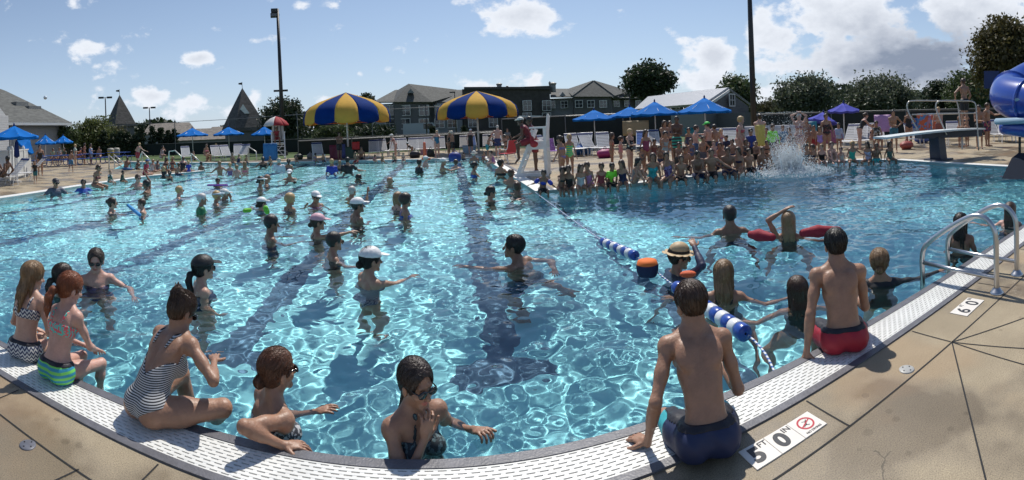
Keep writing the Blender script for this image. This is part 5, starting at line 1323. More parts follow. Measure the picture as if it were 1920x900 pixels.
# ---------- float ropes
rw = mat('white_float_plastic', (.75,.76,.78), .3, coat=.3); rb = mat('blue_float_plastic', (.018,.07,.36), .3, coat=.3)
ropem = bpy.data.materials.new('twisted_rope'); nt, b = nodes(ropem); tc = nt.nodes.new('ShaderNodeTexCoord'); wv = nt.nodes.new('ShaderNodeTexWave'); wv.bands_direction = 'DIAGONAL'; wv.inputs['Scale'].default_value = 9; nt.links.new(tc.outputs['Object'], wv.inputs[0])
cr = nt.nodes.new('ShaderNodeMix'); cr.data_type = 'RGBA'; cr.inputs[6].default_value = (.7,.72,.75,1); cr.inputs[7].default_value = (.03,.12,.4,1); gt = nt.nodes.new('ShaderNodeMath'); gt.operation = 'GREATER_THAN'; gt.inputs[1].default_value = .6; nt.links.new(wv.outputs['Fac'], gt.inputs[0]); nt.links.new(gt.outputs[0], cr.inputs[0]); nt.links.new(cr.outputs[2], b.inputs['Base Color'])
zr = -.015
RP = [gr(1004,361,zr), gr(1060,402,zr), gr(1128,450,zr), gr(1197,484,zr), gr(1262,534,zr), gr(1402,628,zr), gr(1457,706,zr)]
tl = empty('float_rope', RP[3], 0, 'blue and white twisted rope with floats dividing deep water from lanes', 'float rope')
MB().tube([p-RP[3] for p in bez(RP, 8)], .0085, 6).build('rope', ropem, tl, True)
def floats(a, b_, n, rad_):
    d = b_-a; L_ = d.length/n
    q = d.to_track_quat('Z','Y').to_matrix().to_4x4()
    for k in range(n):
        c = a+d*((k+.5)/n)-RP[3]; prof = [(.01,-L_*.5),(rad_*.90,-L_*.495),(rad_*.985,-L_*.34),(rad_,0),(rad_*.985,L_*.34),(rad_*.90,L_*.495),(.01,L_*.5)]
        MB().lathe(prof, 20, Matrix.Translation(c)@q, mod=None).build('rope_float', rb if k%2 == 0 else rw, tl, True)
z0 = .005
floats(gr(1130,453,z0), gr(1192,480,z0), 9, .060); floats(gr(1268,538,z0), gr(1398,626,z0), 13, .063)
p = gr(1214,507,0); t = empty('foam_buoy', p+Vector((0,0,.02)), .5, 'orange and navy foam buoy next to the float rope and straw hat', 'buoy')
MB().lathe([(.01,-.10),(.09,-.09),(.115,-.02),(.118,.03),(.112,.05)], 24).build('body', mat('navy_foam',(.012,.02,.07),.8,bump=.2,bscale=40), t, True); MB().lathe([(.112,.05),(.10,.085),(.06,.098),(.0,.10)], 24).build('cap', mat('orange_foam',(.75,.17,.03),.8), t, True)
# ---------- lifeguard chairs
wood = mat('white_painted_wood', (.74,.74,.73), .55, var=.08, scale=5)
def guard_chair(p, rz, label, xb=False, sc_=1.0):
    t = empty('lifeguard_chair', p, rz, label, 'lifeguard chair'); w = .40
    for s in (-1,1):
        beam(MB(), (-.42,s*w,.04),(-.42,s*w,1.66),.07,.11).build('rear_post', wood, t)
        beam(MB(), (.58,s*w,.04),(.10,s*w,1.18),.07,.10,(1,0,0)).build('front_leg', wood, t)
        beam(MB(), (.16,s*w,1.18),(-.02,s*w,1.60),.08,.12,(1,0,0)).build('arm_post', wood, t)
        beam(MB(), (-.48,s*w,1.66),(.10,s*w,1.66),.14,.06).build('armrest', wood, t)
        beam(MB(), (-.50,s*w,.05),(.68,s*w,.05),.10,.12).build('skid', wood, t)
        MB().box((-.40,s*w-.02,.92),(.14,s*w+.02,1.20)).build('side_panel', wood, t)
    for k, (x, z) in enumerate(((.52,.28),(.42,.52),(.32,.76),(.22,1.0))): beam(MB(), (x,-w+.04,z),(x,w-.04,z),.14 if k==1 else .08,.04).build('rung', wood, t)
    for k in range(5): MB().box((-.40+k*.12,-w+.05,1.14),(-.30+k*.12,w-.05,1.175)).build('seat_slat', wood, t)
    for k in range(4): beam(MB(), (-.44,-w+.1+k*.2,1.2),(-.52,-w+.1+k*.2,2.15-.05*abs(k-1.5)),.15,.03,(1,0,0)).build('back_slat', wood, t)
    beam(MB(), (-.46,-w,.9),(-.46,w,.9),.05,.10).build('cross_rail', wood, t)
    if xb:
        beam(MB(), (.50,-w+.05,.15),(.30,w-.05,.98),.03,.08,(1,0,0)).build('brace', wood, t); beam(MB(), (.50,w-.05,.15),(.30,-w+.05,.98),.03,.08,(1,0,0)).build('brace', wood, t)
    t.scale = (sc_,)*3; return t
GC = at(1005, 14.6); guard_chair(GC, PI-az(1005)-.15, 'white wooden lifeguard chair on the deck corner between the two pools', False, .88)
GC2 = at(523, 31.5); guard_chair(GC2, -PI/2-az(523), 'white wooden lifeguard chair with red and white umbrella at far end', True, 1.05)
# red and white umbrella over it
rd = mat('red_canvas', (.42,.03,.04), .75, var=.1, trans=.25); whc = mat('white_canvas', (.70,.69,.68), .75, trans=.25)
p = at(520.5, 32); t = empty('guard_umbrella', p, -az(520)-.2, 'red and white segmented umbrella over the far lifeguard chair', 'umbrella')
R_, zt, ze = .85, zof(218,32,520), zof(234,32,520)
for g_ in range(8):
    vs = []; fs = []
    for i in range(5):
        a = 2*PI*(g_+i/4)/8
        for rr_, zz in ((.02,zt),(R_*.45,zt-(zt-ze)*.22),(R_*.8,zt-(zt-ze)*.6),(R_,ze),(R_,ze-.07)): vs.append((rr_*cos(a), rr_*sin(a), zz))
    for i in range(4):
        for j in range(4): fs.append((i*5+j,(i+1)*5+j,(i+1)*5+j+1,i*5+j+1))
    o = MB().add(vs, fs).build('canopy_panel', whc if g_ in (2,3,4,5) else rd, t, True); md = o.modifiers.new('t','SOLIDIFY'); md.thickness = .01
MB().tube([(0,0,1.2),(0,0,zt)], .022).build('pole', whitep, t)
# things hung on the near chair
red = mat('red_vinyl', (.36,.02,.03), .5)
def blob(name, prims, res, m, loc, rz=0, label=None, cat=None, group=None, parent=None):
    V, Q = Field(prims, res).mesh(); o = raw(name, V, Q, m, parent=parent); o.location = loc; o.rotation_euler = (0,0,rz); tag(o, label, cat, group); recv(o); return o
q = GC+Vector((-.12,-.55,0)); blob('hip_pack', [Ell((0,0,.98),(.12,.07,.10)),Cap((-.08,0,1.02),(-.10,0,1.32),.022,.022)], .015, red, q, -az(1000), 'red pack hanging on the side of the near lifeguard chair', 'bag')
# ---------- lounge chairs and patio chairs
sling = mat('grey_white_sling', (.50,.50,.51), .7, var=.08, scale=20); slingb = mat('blue_sling', (.03,.12,.40), .7); head_ = mat('navy_head_strap', (.015,.03,.12), .7)
def make_lounger():
    t = empty('lounge_chair', (0,0,0), 0, 'x', 'lounge chair', 'white lounge chairs on the decks')
    fr = MB(); w = .30
    for s in (-1,1):
        fr.tube([(s*w,.72,.36),(s*w,-.35,.36),(s*(w-.01),-1.0,1.02)], .016, 6)
    fr.tube([(-w,.72,.36),(w,.72,.36)], .016, 6); fr.tube([(-w,-1.0,1.02),(w,-1.0,1.02)], .016, 6); fr.build('frame', whitep, t)
    for y in (.5,-.3):
        for s in (-1,1): MB().tube([(s*w,y,.36),(s*(w+.03),y+.10,.02),(s*(w+.03),y-.14,.02),(s*w,y-.08,.36)], .014, 5).build('leg', whitep, t)
    mb = MB(); 
    for k in range(13): y = .70-k*.084; mb.box((-w,y-.033,.355),(w,y+.033,.364))
    mb.build('seat_sling', sling, t)
    mb = MB()
    a, b_ = Vector((0,-.37,.38)), Vector((0,-.97,.99)); dd = (b_-a).normalized(); nn = Vector((0,dd.z,-dd.y))
    for k in range(9): c = a+(b_-a)*((k+.5)/9.); e = dd*.036; mb.add([c-e+Vector((-w,0,0)), c-e+Vector((w,0,0)), c+e+Vector((w,0,0)), c+e+Vector((-w,0,0)), c-e+Vector((-w,0,0))+nn*.008, c-e+Vector((w,0,0))+nn*.008, c+e+Vector((w,0,0))+nn*.008, c+e+Vector((-w,0,0))+nn*.008], [(3,2,1,0),(4,5,6,7),(0,1,5,4),(1,2,6,5),(2,3,7,6),(3,0,4,7)])
    mb.build('back_sling', sling, t)
    c = b_-dd*.02; e = dd*.05; MB().add([c-e+Vector((-w-.01,0,0))-nn*.01, c-e+Vector((w+.01,0,0))-nn*.01, c+e+Vector((w+.01,0,0))-nn*.01, c+e+Vector((-w-.01,0,0))-nn*.01, c-e+Vector((-w-.01,0,0))+nn*.02, c-e+Vector((w+.01,0,0))+nn*.02, c+e+Vector((w+.01,0,0))+nn*.02, c+e+Vector((-w-.01,0,0))+nn*.02], [(3,2,1,0),(4,5,6,7),(0,1,5,4),(1,2,6,5),(2,3,7,6),(3,0,4,7)]).build('head_strap', head_, t)
    return t
LNG = make_lounger(); first = [True]
def lounger(px, r, rot, label, m=None, sc_=1.0):
    o = LNG if first[0] else copy_tree(LNG); first[0] = False
    o.location = at(px, r); o.rotation_euler = (0,0,-az(px)+PI+rot); o['label'] = label; o.scale = (sc_,)*3
    if m:
        for ch in kids(o):
            if 'back_sling' in ch.name: ch.data = ch.data.copy(); ch.data.materials.clear(); ch.data.materials.append(m)
    return o
bpy.context.view_layer.update()
rows_ = [(598,27.1,.1,'pale blue backed lounger right of the far lifeguard chair'),(702,28.0,0,'lounger with dark strap behind the dark shirted waders'),(718,28.4,.1,'lounger just right of the left striped umbrella pole'),(739,28.9,-.1,'lounger fourth from the left under the striped umbrella'),(757,28.7,.1,'lounger right of the towel draped chair in far row'),(776,28.7,0,'lounger behind the bending woman in white cap'),(792,28.9,.05,'lounger directly before the parked van'),(806,28.9,0,'lounger between bending woman and orange float'),
 (826,29.1,0,'lounger left of the woman in blue suit'),(872,29.0,0,'lounger between the two standing women in far row'),(886,29.2,.1,'lounger left of the woman in dark cover up'),(915,29.4,0,'lounger behind the man in navy trunks'),(941,29.4,.3,'lounger turned aside right of the man in navy trunks'),
 (428,31.8,.3,'lounger under middle blue umbrella on the far grass edge'),(408,32.1,.2,'lounger in front of leftmost middle umbrella'),(452,31.5,-.4,'lounger turned sideways left of the far handrail'),(350,33.3,.1,'upright lounger left of leftmost middle umbrella pole'),(447,33.3,.0,'upright white lounger behind the sideways one'),
 (1040,21.5,.9,'lounger in profile right of near lifeguard chair'),(1078,22.0,.2,'lounger with blue towel left of blue umbrella pole'),(1094,22.3,-.2,'lounger tucked beneath the blue umbrella standing apart'),(1112,22.1,.5,'lounger with folded legs right of umbrella pole'),(1134,21.9,.1,'lounger left of the pink bag on the peninsula'),(1206,22.0,.0,'lounger with blue back behind striped suit girl'),(1228,22.5,.1,'lounger glimpsed behind the teenage girls'),
 (1370,20.5,.0,'lounger behind the man with green cap'),(1352,20.5,.1,'lounger left of pregnant woman in crowd'),(1415,20.5,0,'lounger behind the boy in blue shirt'),(1592,20.3,-.3,'lounger below the upper violet umbrella'),(1612,20.5,-.1,'lounger right of the upper violet umbrella pole'),(1628,20.7,.0,'lounger behind the bent woman in black suit'),(1648,21.0,.1,'lounger just right of the bent woman'),
 (1715,20.8,.2,'lounger behind diving board, with folded legs'),(1790,21.4,.1,'lounger behind the board ladder'),(1868,23.0,.4,'lounger under the blue slide, left one'),(1888,22.5,.2,'lounger under the blue slide with red bag')]
for (px, r, rot, lab) in rows_: lounger(px, r, rot, lab, slingb if px in (1206,886) else None)
lounger(8, 18.5, -1.1, 'white lounger at far left edge with a person lying on it'); lounger(44, 20.5, -1.4, 'white lounger before the furled navy umbrella')
def patio(px, py, rot, label, m=sling):
    p = gr(px, py); t = empty('patio_chair', p, rot, label, 'chair', 'low sling chairs on the decks')
    for s in (-1,1): MB().tube(bez([(s*.27,.28,.0),(s*.27,.25,.55),(s*.27,0,.60),(s*.27,-.28,.58),(s*.26,-.38,.95)],4), .014, 6).build('side_frame', whitep, t); MB().tube([(s*.27,-.1,.40),(s*.27,-.38,.0)], .014, 6).build('rear_leg', whitep, t)
    MB().box((-.26,-.22,.38),(.26,.26,.40)).build('seat', m, t)
    beam(MB(), (0,-.24,.42),(0,-.38,.93),.52,.015,(0,1,0)).build('back', m, t); return t
maroon = mat('maroon_sling', (.10,.035,.035), .7)
patio(38, 331, 2.2, 'maroon backed chair on the left deck before the picket fence', maroon); patio(60, 325, 2.6, 'dark sling chair right of the maroon chair', head_); patio(4, 338, 2.0, 'sling chair at far left edge with maroon seat', maroon)
patio(952, 305, .6, 'folding chair with red striped towel right of the far deck', mat('red_stripe_towel',(.45,.05,.06),.9)); patio(1000+37, 300, -.7, 'purple and blue patterned folding chair right of lifeguard chair', mat('violet_pattern_sling',(.30,.14,.45),.8,var=.6,scale=14))
# ---------- draped towels, bags and pool toys on the far decks
def towel(px, py, r, w, h, m, label, rot=0):
    p = at(px, r, zof(py, r, px)); n = 8; vs = []; fs = []
    for i in range(n+1):
        for j in range(6):
            x = -w/2+w*i/n; z = h/2-h*j/5; y = -.30*(1-j/5)*.6*0+.03*sin(x*14+j*.6)-.25*(j/5.)*.4
            vs.append((x,y,z))
    for i in range(n):
        for j in range(5): fs.append((i*6+j,(i+1)*6+j,(i+1)*6+j+1,i*6+j+1))
    o = MB().add(vs, fs).build('beach_towel', m, None, True, p, -az(px)+rot); md = o.modifiers.new('t','SOLIDIFY'); md.thickness = .012; tag(o, label, 'towel', 'towels draped on chairs and rails'); return o
TW = [(628,286,28.3,0.64,0.91,(.16,.02,.05),'dark red towel draped on a chair at the far deck'),(641,283,28.3,0.41,0.82,(.05,.06,.20),'dark blue towel next to the dark red towel'),(667,273,28.3,0.45,0.45,(.50,.03,.03),'bright red towel over a lounger back near the pole'),(652,288,28.3,0.73,0.82,(.03,.07,.05),'dark green towel hanging near the striped umbrella pole'),(795,285,28.3,0.44,0.44,(.45,.22,.25),'pink towel over a chair in the far row'),(880,283,28.3,0.79,0.70,(.25,.38,.50),'pale blue towel behind the woman in dark cover up'),
 (507,285,28.3,0.85,1.04,(.02,.14,.34),'blue towel hanging left of the far lifeguard chair'),(1446,250,20.3,2.26,0.68,(.42,.42,.45),'grey white towel stretched along rail behind the crowd'),(1512,248,21,0.95,0.95,(.03,.20,.26),'teal towel beneath the lower violet umbrella'),(1563,256,21,0.81,0.57,(.30,.08,.16),'wine coloured towel behind purple suited girl'),(1655,231,21,0.75,0.75,(.40,.22,.42),'lilac towel hanging on the fence right of the bent woman'),(1718,236,21.6,0.76,0.68,(.03,.10,.32),'blue towel behind diving board rails'),(1738,230,21.6,0.91,0.83,('floral',(.55,.12,.05),(.10,.25,.45),6),'orange and blue patterned towel behind the diving board'),(1752,232,21.6,0.75,0.83,(.45,.20,.28),'pink towel right of the patterned towel'),(1192,240,24.0,1.32,0.74,(.28,.20,.10),'tan tarp like towel hanging behind the polka dot woman'),(1297,262,24.0,0.66,1.22,(.02,.20,.22),'teal towel hanging behind the boy in blue trunks')]
for (px,py,r,w,h,c,lab) in TW: towel(px,py,r,w,h,cloth(c),lab)
def bag(px, py, w, h, c, label, ry=None):
    p = gr(px, py) if ry is None else at(px, ry, zof(py, ry, px)); s = 1
    blob('beach_bag', [Ell((0,0,h*.5),(w*.5,w*.35,h*.5)),Cap((-w*.3,0,h*.2),(w*.3,0,h*.2),h*.25,h*.25),Cap((-w*.2,0,h*.95),(0,0,h*1.25),.02,.02),Cap((0,0,h*1.25),(w*.2,0,h*.95),.02,.02)], .03, cloth(c), p, 0, label, 'bag', 'beach bags on the decks')
bag(1135,296,.75,.38,(.30,.02,.12),'pink red bag beneath peninsula lounger'); bag(1093,290,.9,.5,(.03,.13,.38),'blue towels bundled on loungers by umbrella pole'); bag(778,296,.6,.4,(.02,.02,.025),'black bag on the far deck by the bending woman'); bag(808,294,.4,.45,(.02,.025,.02),'dark bag left of the orange pool float')
bag(853,302,.6,.42,(.015,.03,.22),'royal blue bag at the far pool edge'); bag(1890,250,1.0,.5,(.35,.02,.06),'red bag on lounger under the blue slide',22.0); bag(560,299,.6,.35,(.03,.04,.03),'dark bag at the far deck right of the lifeguard chair'); bag(582,298,.45,.35,(.2,.2,.2),'grey bag near the pale blue lounger')
bag(108,292,.9,.5,(.05,.35,.06),'bright green bag on the picnic benches'); bag(98,298,1.0,.5,(.45,.10,.22),'pink towels piled by the picnic table'); bag(1730,268,1.0,.35,(.05,.10,.35),'blue towel heap under the diving board'); bag(1700,280,.7,.35,(.30,.06,.05),'red towel heap behind board tip')
blob('pool_float', [Cap((0,0,.1),(0,0,.85),.085,.07,.02),Cap((-.08,.0,.1),(.2,0,.08),.09,.08,.02)], .03, mat('orange_vinyl',(.75,.12,.05),.4,coat=.3), gr(797,301), 0, 'orange inflatable float standing at the far pool edge', 'pool float')
# ---------- picnic tables, bins, step handrails
bluep = mat('blue_coated_steel', (.015,.06,.28), .45)
def picnic(px, py, rot, label):
    t = empty('picnic_table', gr(px, py), rot, label, 'picnic table', 'blue picnic tables by the clubhouse')
    MB().box((-.9,-.38,.72),(.9,.38,.75)).build('tabletop', bluep, t)
    for s in (-1,1): MB().box((-.9,s*.80-.14,.43),(.9,s*.80+.14,.455)).build('bench', bluep, t)
    for x in (-.6,.6):
        for s in (-1,1): MB().tube([(x,s*.55+.30*cos(2*PI*k/18),.24+.22*sin(2*PI*k/18)) for k in range(18)], .022, 6, True).build('leg_hoop', bluep, t)
        MB().tube([(x,-.8,.42),(x,-.3,.42),(x,0,.71),(x,.3,.42),(x,.8,.42)], .022, 6).build('leg_frame', bluep, t)
picnic(88,312,.2,'blue picnic table nearest the clubhouse umbrellas'); picnic(128,311,.15,'blue picnic table second from the left'); picnic(172,308,.1,'blue picnic table third, with woman in white towel'); picnic(222,304,0,'blue picnic table at the right end by the bins')
def bin_(px, py, m, label):
    t = empty('litter_bin', gr(px, py), 0, label, 'bin'); MB().lathe([(.0,0),(.26,0),(.30,.78),(.28,.80)], 18).build('body', m, t, True); MB().lathe([(.31,.78),(.31,.86),(.22,.98),(0,1.0)], 18).build('lid', mat('bin_lid',(.30,.28,.24),.6), t, True)
bin_(208,299,mat('mustard_bin',(.35,.26,.04),.6),'mustard litter bin at end of the picnic tables'); bin_(219,298,mat('grey_bin',(.25,.24,.21),.6),'grey litter bin with domed lid beside mustard one')
def handrail(pts, r0, r1, label):
    pp = [at(px, r0+(r1-r0)*i/(len(pts)-1), max(0,zof(py, r0+(r1-r0)*i/(len(pts)-1), px))) for i, (px,py) in enumerate(pts)]; t = empty('step_handrail', pp[0], 0, label, 'handrail', 'steel handrails at the pool steps')
    MB().tube([p-pp[0] for p in pp], .035, 8).build('rail', mat('pale_steel',(.62,.60,.55),.35,.4), t, True)
    q = (pp[0]+pp[1])/2; MB().tube([pp[1]-pp[0], Vector((pp[1].x,pp[1].y,-.0))-pp[0]], .03, 8).build('post', mat('pale_steel',(.62,.60,.55),.35,.4), t)
handrail([(204,318),(204,291),(228,313)], 26, 25.5, 'sloping steel handrail at left of the wading steps'); handrail([(214,305),(214,290),(232,306)], 27.5, 27, 'second sloping handrail beside the wading steps'); handrail([(262,296),(266,284),(284,303)], 30, 28.5, 'handrail behind the boy with red trunks'); handrail([(316,298),(317,284),(328,282),(352,305)], 30.5, 28.5, 'curved handrail in front of far grass'); handrail([(355,290),(359,288),(376,304)], 31, 29.5, 'short handrail right of the curved one'); handrail([(465,288),(466,275),(480,284),(482,303)], 31, 30, 'white far handrail left of blue towel')
# ---------- diving board
whb = mat('board_white', (.62,.66,.66), .5, var=.05); steelp = mat('painted_steel_grey', (.50,.48,.44), .35, .5); stand = mat('slate_blue_stand', (.020,.030,.055), .5)
O_ = at(1760, 14.9); t = empty('diving_board', O_, 0, 'white diving board on slate blue pedestal with steel guard rails', 'diving board')
def q_(px, py, r): return at(px, r, zof(py, r, px))-O_
a, b_ = q_(1650,257,12.2), q_(1836,240,16.1); d = (b_-a).normalized(); s_ = Vector((-d.y,d.x,0)).normalized()*.25
mb = MB(); n = 10; vs = []
for i in range(n+1):
    c = a+(b_-a)*i/n; c.z += .05*sin(PI*i/n)
    for sx_, dz in ((-1,0),(1,0),(1,-.05),(-1,-.05)): vs.append(c+s_*sx_+Vector((0,0,dz)))
fs = [(3,2,1,0),(n*4,n*4+1,n*4+2,n*4+3)]
for i in range(n):
    for k in range(4): fs.append((i*4+k,i*4+(k+1)%4,(i+1)*4+(k+1)%4,(i+1)*4+k))
mb.add(vs, fs).build('board', whb, t)
beam(MB(), q_(1722,254,14.47), q_(1834,249,15.93), .42, .20).build('board_stringer', stand, t)
c = q_(1760,256,14.92); mb = MB(); mb.add([(-.2,-.2,.0),(.2,-.2,.0),(.2,.2,.0),(-.2,.2,.0),(-.28,-.17,c.z),(.12,-.17,c.z),(.12,.17,c.z),(-.28,.17,c.z)], [(3,2,1,0),(4,5,6,7),(0,1,5,4),(1,2,6,5),(2,3,7,6),(3,0,4,7)]); mb.build('pedestal', stand, t)
MB().box((-.34,-.34,.0),(.34,.34,.05)).build('base_plate', stand, t)
MB().tube(bez([q_(1722,246,15.10),(q_(1708,220,15.10)),q_(1701,203,15.10),q_(1703,192,15.10),q_(1713,189,15.23),q_(1750,189,15.74),q_(1788,190,16.18),q_(1795,194,16.24),q_(1798,212,16.24),q_(1801,238,16.24)],5), .024, 8).build('guard_rail', steelp, t, True)
MB().tube(bez([q_(1775,253,14.73),q_(1762,222,14.73),q_(1755,203,14.73),q_(1757,192,14.73),q_(1766,189,14.79),q_(1800,189,15.17),q_(1822,190,15.42),q_(1829,196,15.48),q_(1831,215,15.48),q_(1835,282,15.36)],5), .024, 8).build('guard_rail', steelp, t, True)
MB().tube([q_(1710,215,15.10),q_(1797,213,16.18)], .02, 8).build('mid_rail', steelp, t); MB().tube([q_(1759,213,14.73),q_(1831,212,15.48)], .02, 8).build('mid_rail', steelp, t)
MB().tube([q_(1804,243,15.74),q_(1804,280,15.55)], .026, 8).build('ladder_post', steelp, t)
for py in (256,268): MB().tube([q_(1804,py,24.8),q_(1835,py,24.4)], .026, 8).build('ladder_rung', steelp, t)
# ---------- the blue tube slide
slb = mat('blue_fibreglass', (.014,.055,.33), .28, coat=.5, var=.08, scale=2); slp = mat('pale_blue_fibreglass', (.30,.42,.52), .35)
O_ = at(1912, 11.6); t = empty('water_slide', O_, 0, 'curving blue tube water slide entering from the right edge', 'water slide')
path = bez([q_(2030,95,14.19),q_(1975,128,13.73),q_(1918,158,13.33),q_(1893,178,12.41),q_(1925,188,11.62),q_(1990,196,10.96)],8)
MB().tube(path, .53, 28, caps=False).build('tube', slb, t, True)
for i in (9,21,33):
    if i < len(path)-1: d = (path[i+1]-path[i]).normalized(); MB().tube([path[i]-d*.035, path[i]+d*.025], .575, 28).build('joint_flange', slb, t, True)
MB().tube([q_(1868,228,11.62),q_(1925,226,10.96),q_(1990,222,10.56)], .08, 10).build('support_beam', slp, t, True)
MB().tube(bez([q_(1885,238,11.81),q_(1925,243,11.22),q_(1990,250,10.56)],4), [.20]*9, 16).build('flume', slb, t, True)
MB().tube([q_(1902,187,11.15),q_(1960,185,10.82)], .045, 8).build('side_bar', slp, t)
MB().tube([q_(1912,240,11.55),(0,0,0)], .033, 10).build('support_post', blackp, t); MB().lathe([(.14,0),(.14,.04),(.06,.10)], 12).build('post_foot', trimw, t)
c = at(1922, 11.0)-O_; MB().add([c+Vector(v) for v in ((-.45,-.35,0),(.5,-.35,0),(.5,.4,0),(-.45,.4,0),(.05,-.3,.42),(.5,-.3,.5),(.5,.35,.5),(.05,.35,.42))], [(3,2,1,0),(4,5,6,7),(0,1,5,4),(1,2,6,5),(2,3,7,6),(3,0,4,7)]).build('flume_foot', mat('dark_foot',(.02,.026,.04),.9,spec=.1), t)
MB().add([q_(1845,166,15.8),q_(1874,166,15.8),q_(1874,133,15.8),q_(1845,133,15.8),q_(1845,166,16),q_(1874,166,16),q_(1874,133,16),q_(1845,133,16)],[(3,2,1,0),(4,5,6,7),(0,1,5,4),(1,2,6,5),(2,3,7,6),(3,0,4,7)]).build('entry_panel', mat('deep_blue_panel',(.01,.025,.10),.5), t)
# ---------- the splash
rg = np.random.default_rng(9); S0 = gr(1478, 322, ZW); SS = .80; n = 22000
wht = mat('white_water', (.85,.90,.93), .25, spec=.8, trans=.45)
k = rg.random(n)
ang = rg.uniform(0, 2*PI, n); up_ = rg.random(n)**1.5
hgt = np.where(k < .55, np.minimum(rg.exponential(.48,n),2.1), rg.random(n)**2*.6); spread = np.where(k < .55, .38+.30*hgt, .3+rg.random(n)**.7*1.5)
rr3 = rg.random(n)**.6
px_ = S0.x+spread*np.cos(ang)*rr3; py_ = S0.y+spread*np.sin(ang)*rr3
hgt = np.where(k < .55, hgt, hgt*np.exp(-((spread-.3)/.9)**2)*1.5)
pz_ = ZW+hgt
sz = np.where(k < .55, rg.uniform(.004,.015,n)*(1.3-.3*hgt), rg.uniform(.005,.022,n))
base_ = np.array([(1,0,0),(-1,0,0),(0,1,0),(0,-1,0),(0,0,1.6),(0,0,-1.3)]); V = np.stack([S0.x+(px_-S0.x)*SS, S0.y+(py_-S0.y)*SS, ZW+(pz_-ZW)*SS],1)[:,None,:]+base_[None]*(sz*.75)[:,None,None]
fc = np.array([(0,2,4),(2,1,4),(1,3,4),(3,0,4),(2,0,5),(1,2,5),(3,1,5),(0,3,5)]); Q = (np.arange(n)[:,None,None]*6+fc[None]).reshape(-1,3)
sp = raw('splash', V.reshape(-1,3), Q, wht, True); tag(sp, 'white burst of splashing water in the deep pool', 'splash', kind='stuff')
pr = []
rr2 = random.Random(4)
for i in range(46):
    a = rr2.uniform(0, 6.28); d = rr2.uniform(.05,.75); pr.append(Ell((S0.x+d*cos(a)*1.2, S0.y+d*sin(a), ZW+rr2.uniform(-.02,.10)+.22*math.exp(-d*4)), (rr2.uniform(.04,.13), rr2.uniform(.04,.13), rr2.uniform(.03,.14)*(1.5-d)), None, .05))
for i in range(16):
    a = rr2.uniform(0,6.28); d = rr2.uniform(.1,.5); hh = rr2.uniform(.3,.9); pr.append(Cap((S0.x+d*cos(a),S0.y+d*sin(a),ZW), (S0.x+(d+.35*hh)*cos(a),S0.y+(d+.35*hh)*sin(a),ZW+hh), .045, .008, .05))
fl = Field(pr, .022); X3, Y3, Z3 = fl.grid(); fl.D = (fl.D+.018*np.sin(X3*37+Z3*21)*np.sin(Y3*33+1)*np.sin(Z3*41)).astype(np.float32)
V, Q = fl.mesh(); V = np.array(S0)+(V-np.array(S0))*SS; o = raw('splash_foam', V, Q, wht); o.parent = sp
n = 1200; a = rg.uniform(0,2*PI,n); d = rg.uniform(.3,3.4,n); V = np.stack([S0.x+d*np.cos(a)*1.1, S0.y+d*np.sin(a), ZW+.02+rg.random(n)**3*.5*np.exp(-d*.5)],1)[:,None,:]+base_[None]*rg.uniform(.004,.012,n)[:,None,None]; Q = (np.arange(n)[:,None,None]*6+fc[None]).reshape(-1,3)
o = raw('spray_droplets', V.reshape(-1,3), Q, wht, True); o.parent = sp
# ---------- everybody at the pool
NAVY=(.012,.018,.06); BLK=(.012,.012,.014); WHT=(.75,.75,.75); RED=(.30,.02,.03); PINK=(.62,.16,.24); TEAL=(.03,.36,.36); BLUE=(.02,.08,.42); NEON=(.22,.75,.04); PURP=(.16,.06,.28); CORAL=(.65,.20,.13); GREY=(.22,.22,.24); YEL=(.60,.48,.10); ORG=(.60,.14,.04); ROYAL=(.015,.04,.35)
def rres(r): return .0048 if r < 3.4 else (.0075 if r < 5.6 else (.0105 if r < 9 else (.015 if r < 15 else .021)))
def rzf(px, face): return -(az(px)+rad(face))
NP = [0]
def wt(px, py, z=0.0, pole=(0,-1,0)): return ('w', tuple(gr(px, py, z)), pole)
def put(px, r, face, yt=None, H=None, z=0, wl=None, **kw):
    a2 = []
    for sp_ in kw.get('arms', ('down','down')):
        if isinstance(sp_, tuple) and sp_[0] == 'w':
            s_ = H/1.75; hz_ = (.095*s_*kw.get('g',1.0)**.5) if kw.get('pose') in ('sit','knees','cross') else .93*s_
            v = Matrix.Rotation(-rzf(px, face), 3, 'Z')@(Vector(sp_[1])-wl); sp_ = ((v.x, v.y, v.z-hz_), sp_[2])
        a2.append(sp_)
    kw['arms'] = tuple(a2)
    NP[0] += 1; rr_ = random.Random(NP[0]*7+1)
    if 'head' not in kw: kw['head'] = (rr_.uniform(-.35,.35), rr_.uniform(-.15,.1))
    kw.setdefault('res', rres(r))
    b, I = person((0,0,0), rzf(px, face), H=H, **kw)
    return b, I
def wade(px, yw, yt, face, sex, skin, hair, wear, arms, label, H=None, **kw):
    r = gr(px, yw, ZW); r = math.hypot(r.x, r.y); H = H or (1.72 if sex == 'f' else 1.84); kw.setdefault('headscale', 1.07 if r > 3.4 else .98)
    kw.setdefault('pose', 'wade'); kw.setdefault('lean', .03)
    zt = zof(yt, r, px); p = at(px, r, (zt+ZW)/2)
    b, I = put(px, r, face, H=H, sex=sex, skin=skin, hair=hair, wear=wear, arms=arms, label=label, wl=Vector((p.x, p.y, zt-H*.96)), **kw)
    z = zt-I['top']; b.location = (p.x, p.y, z); return b, I
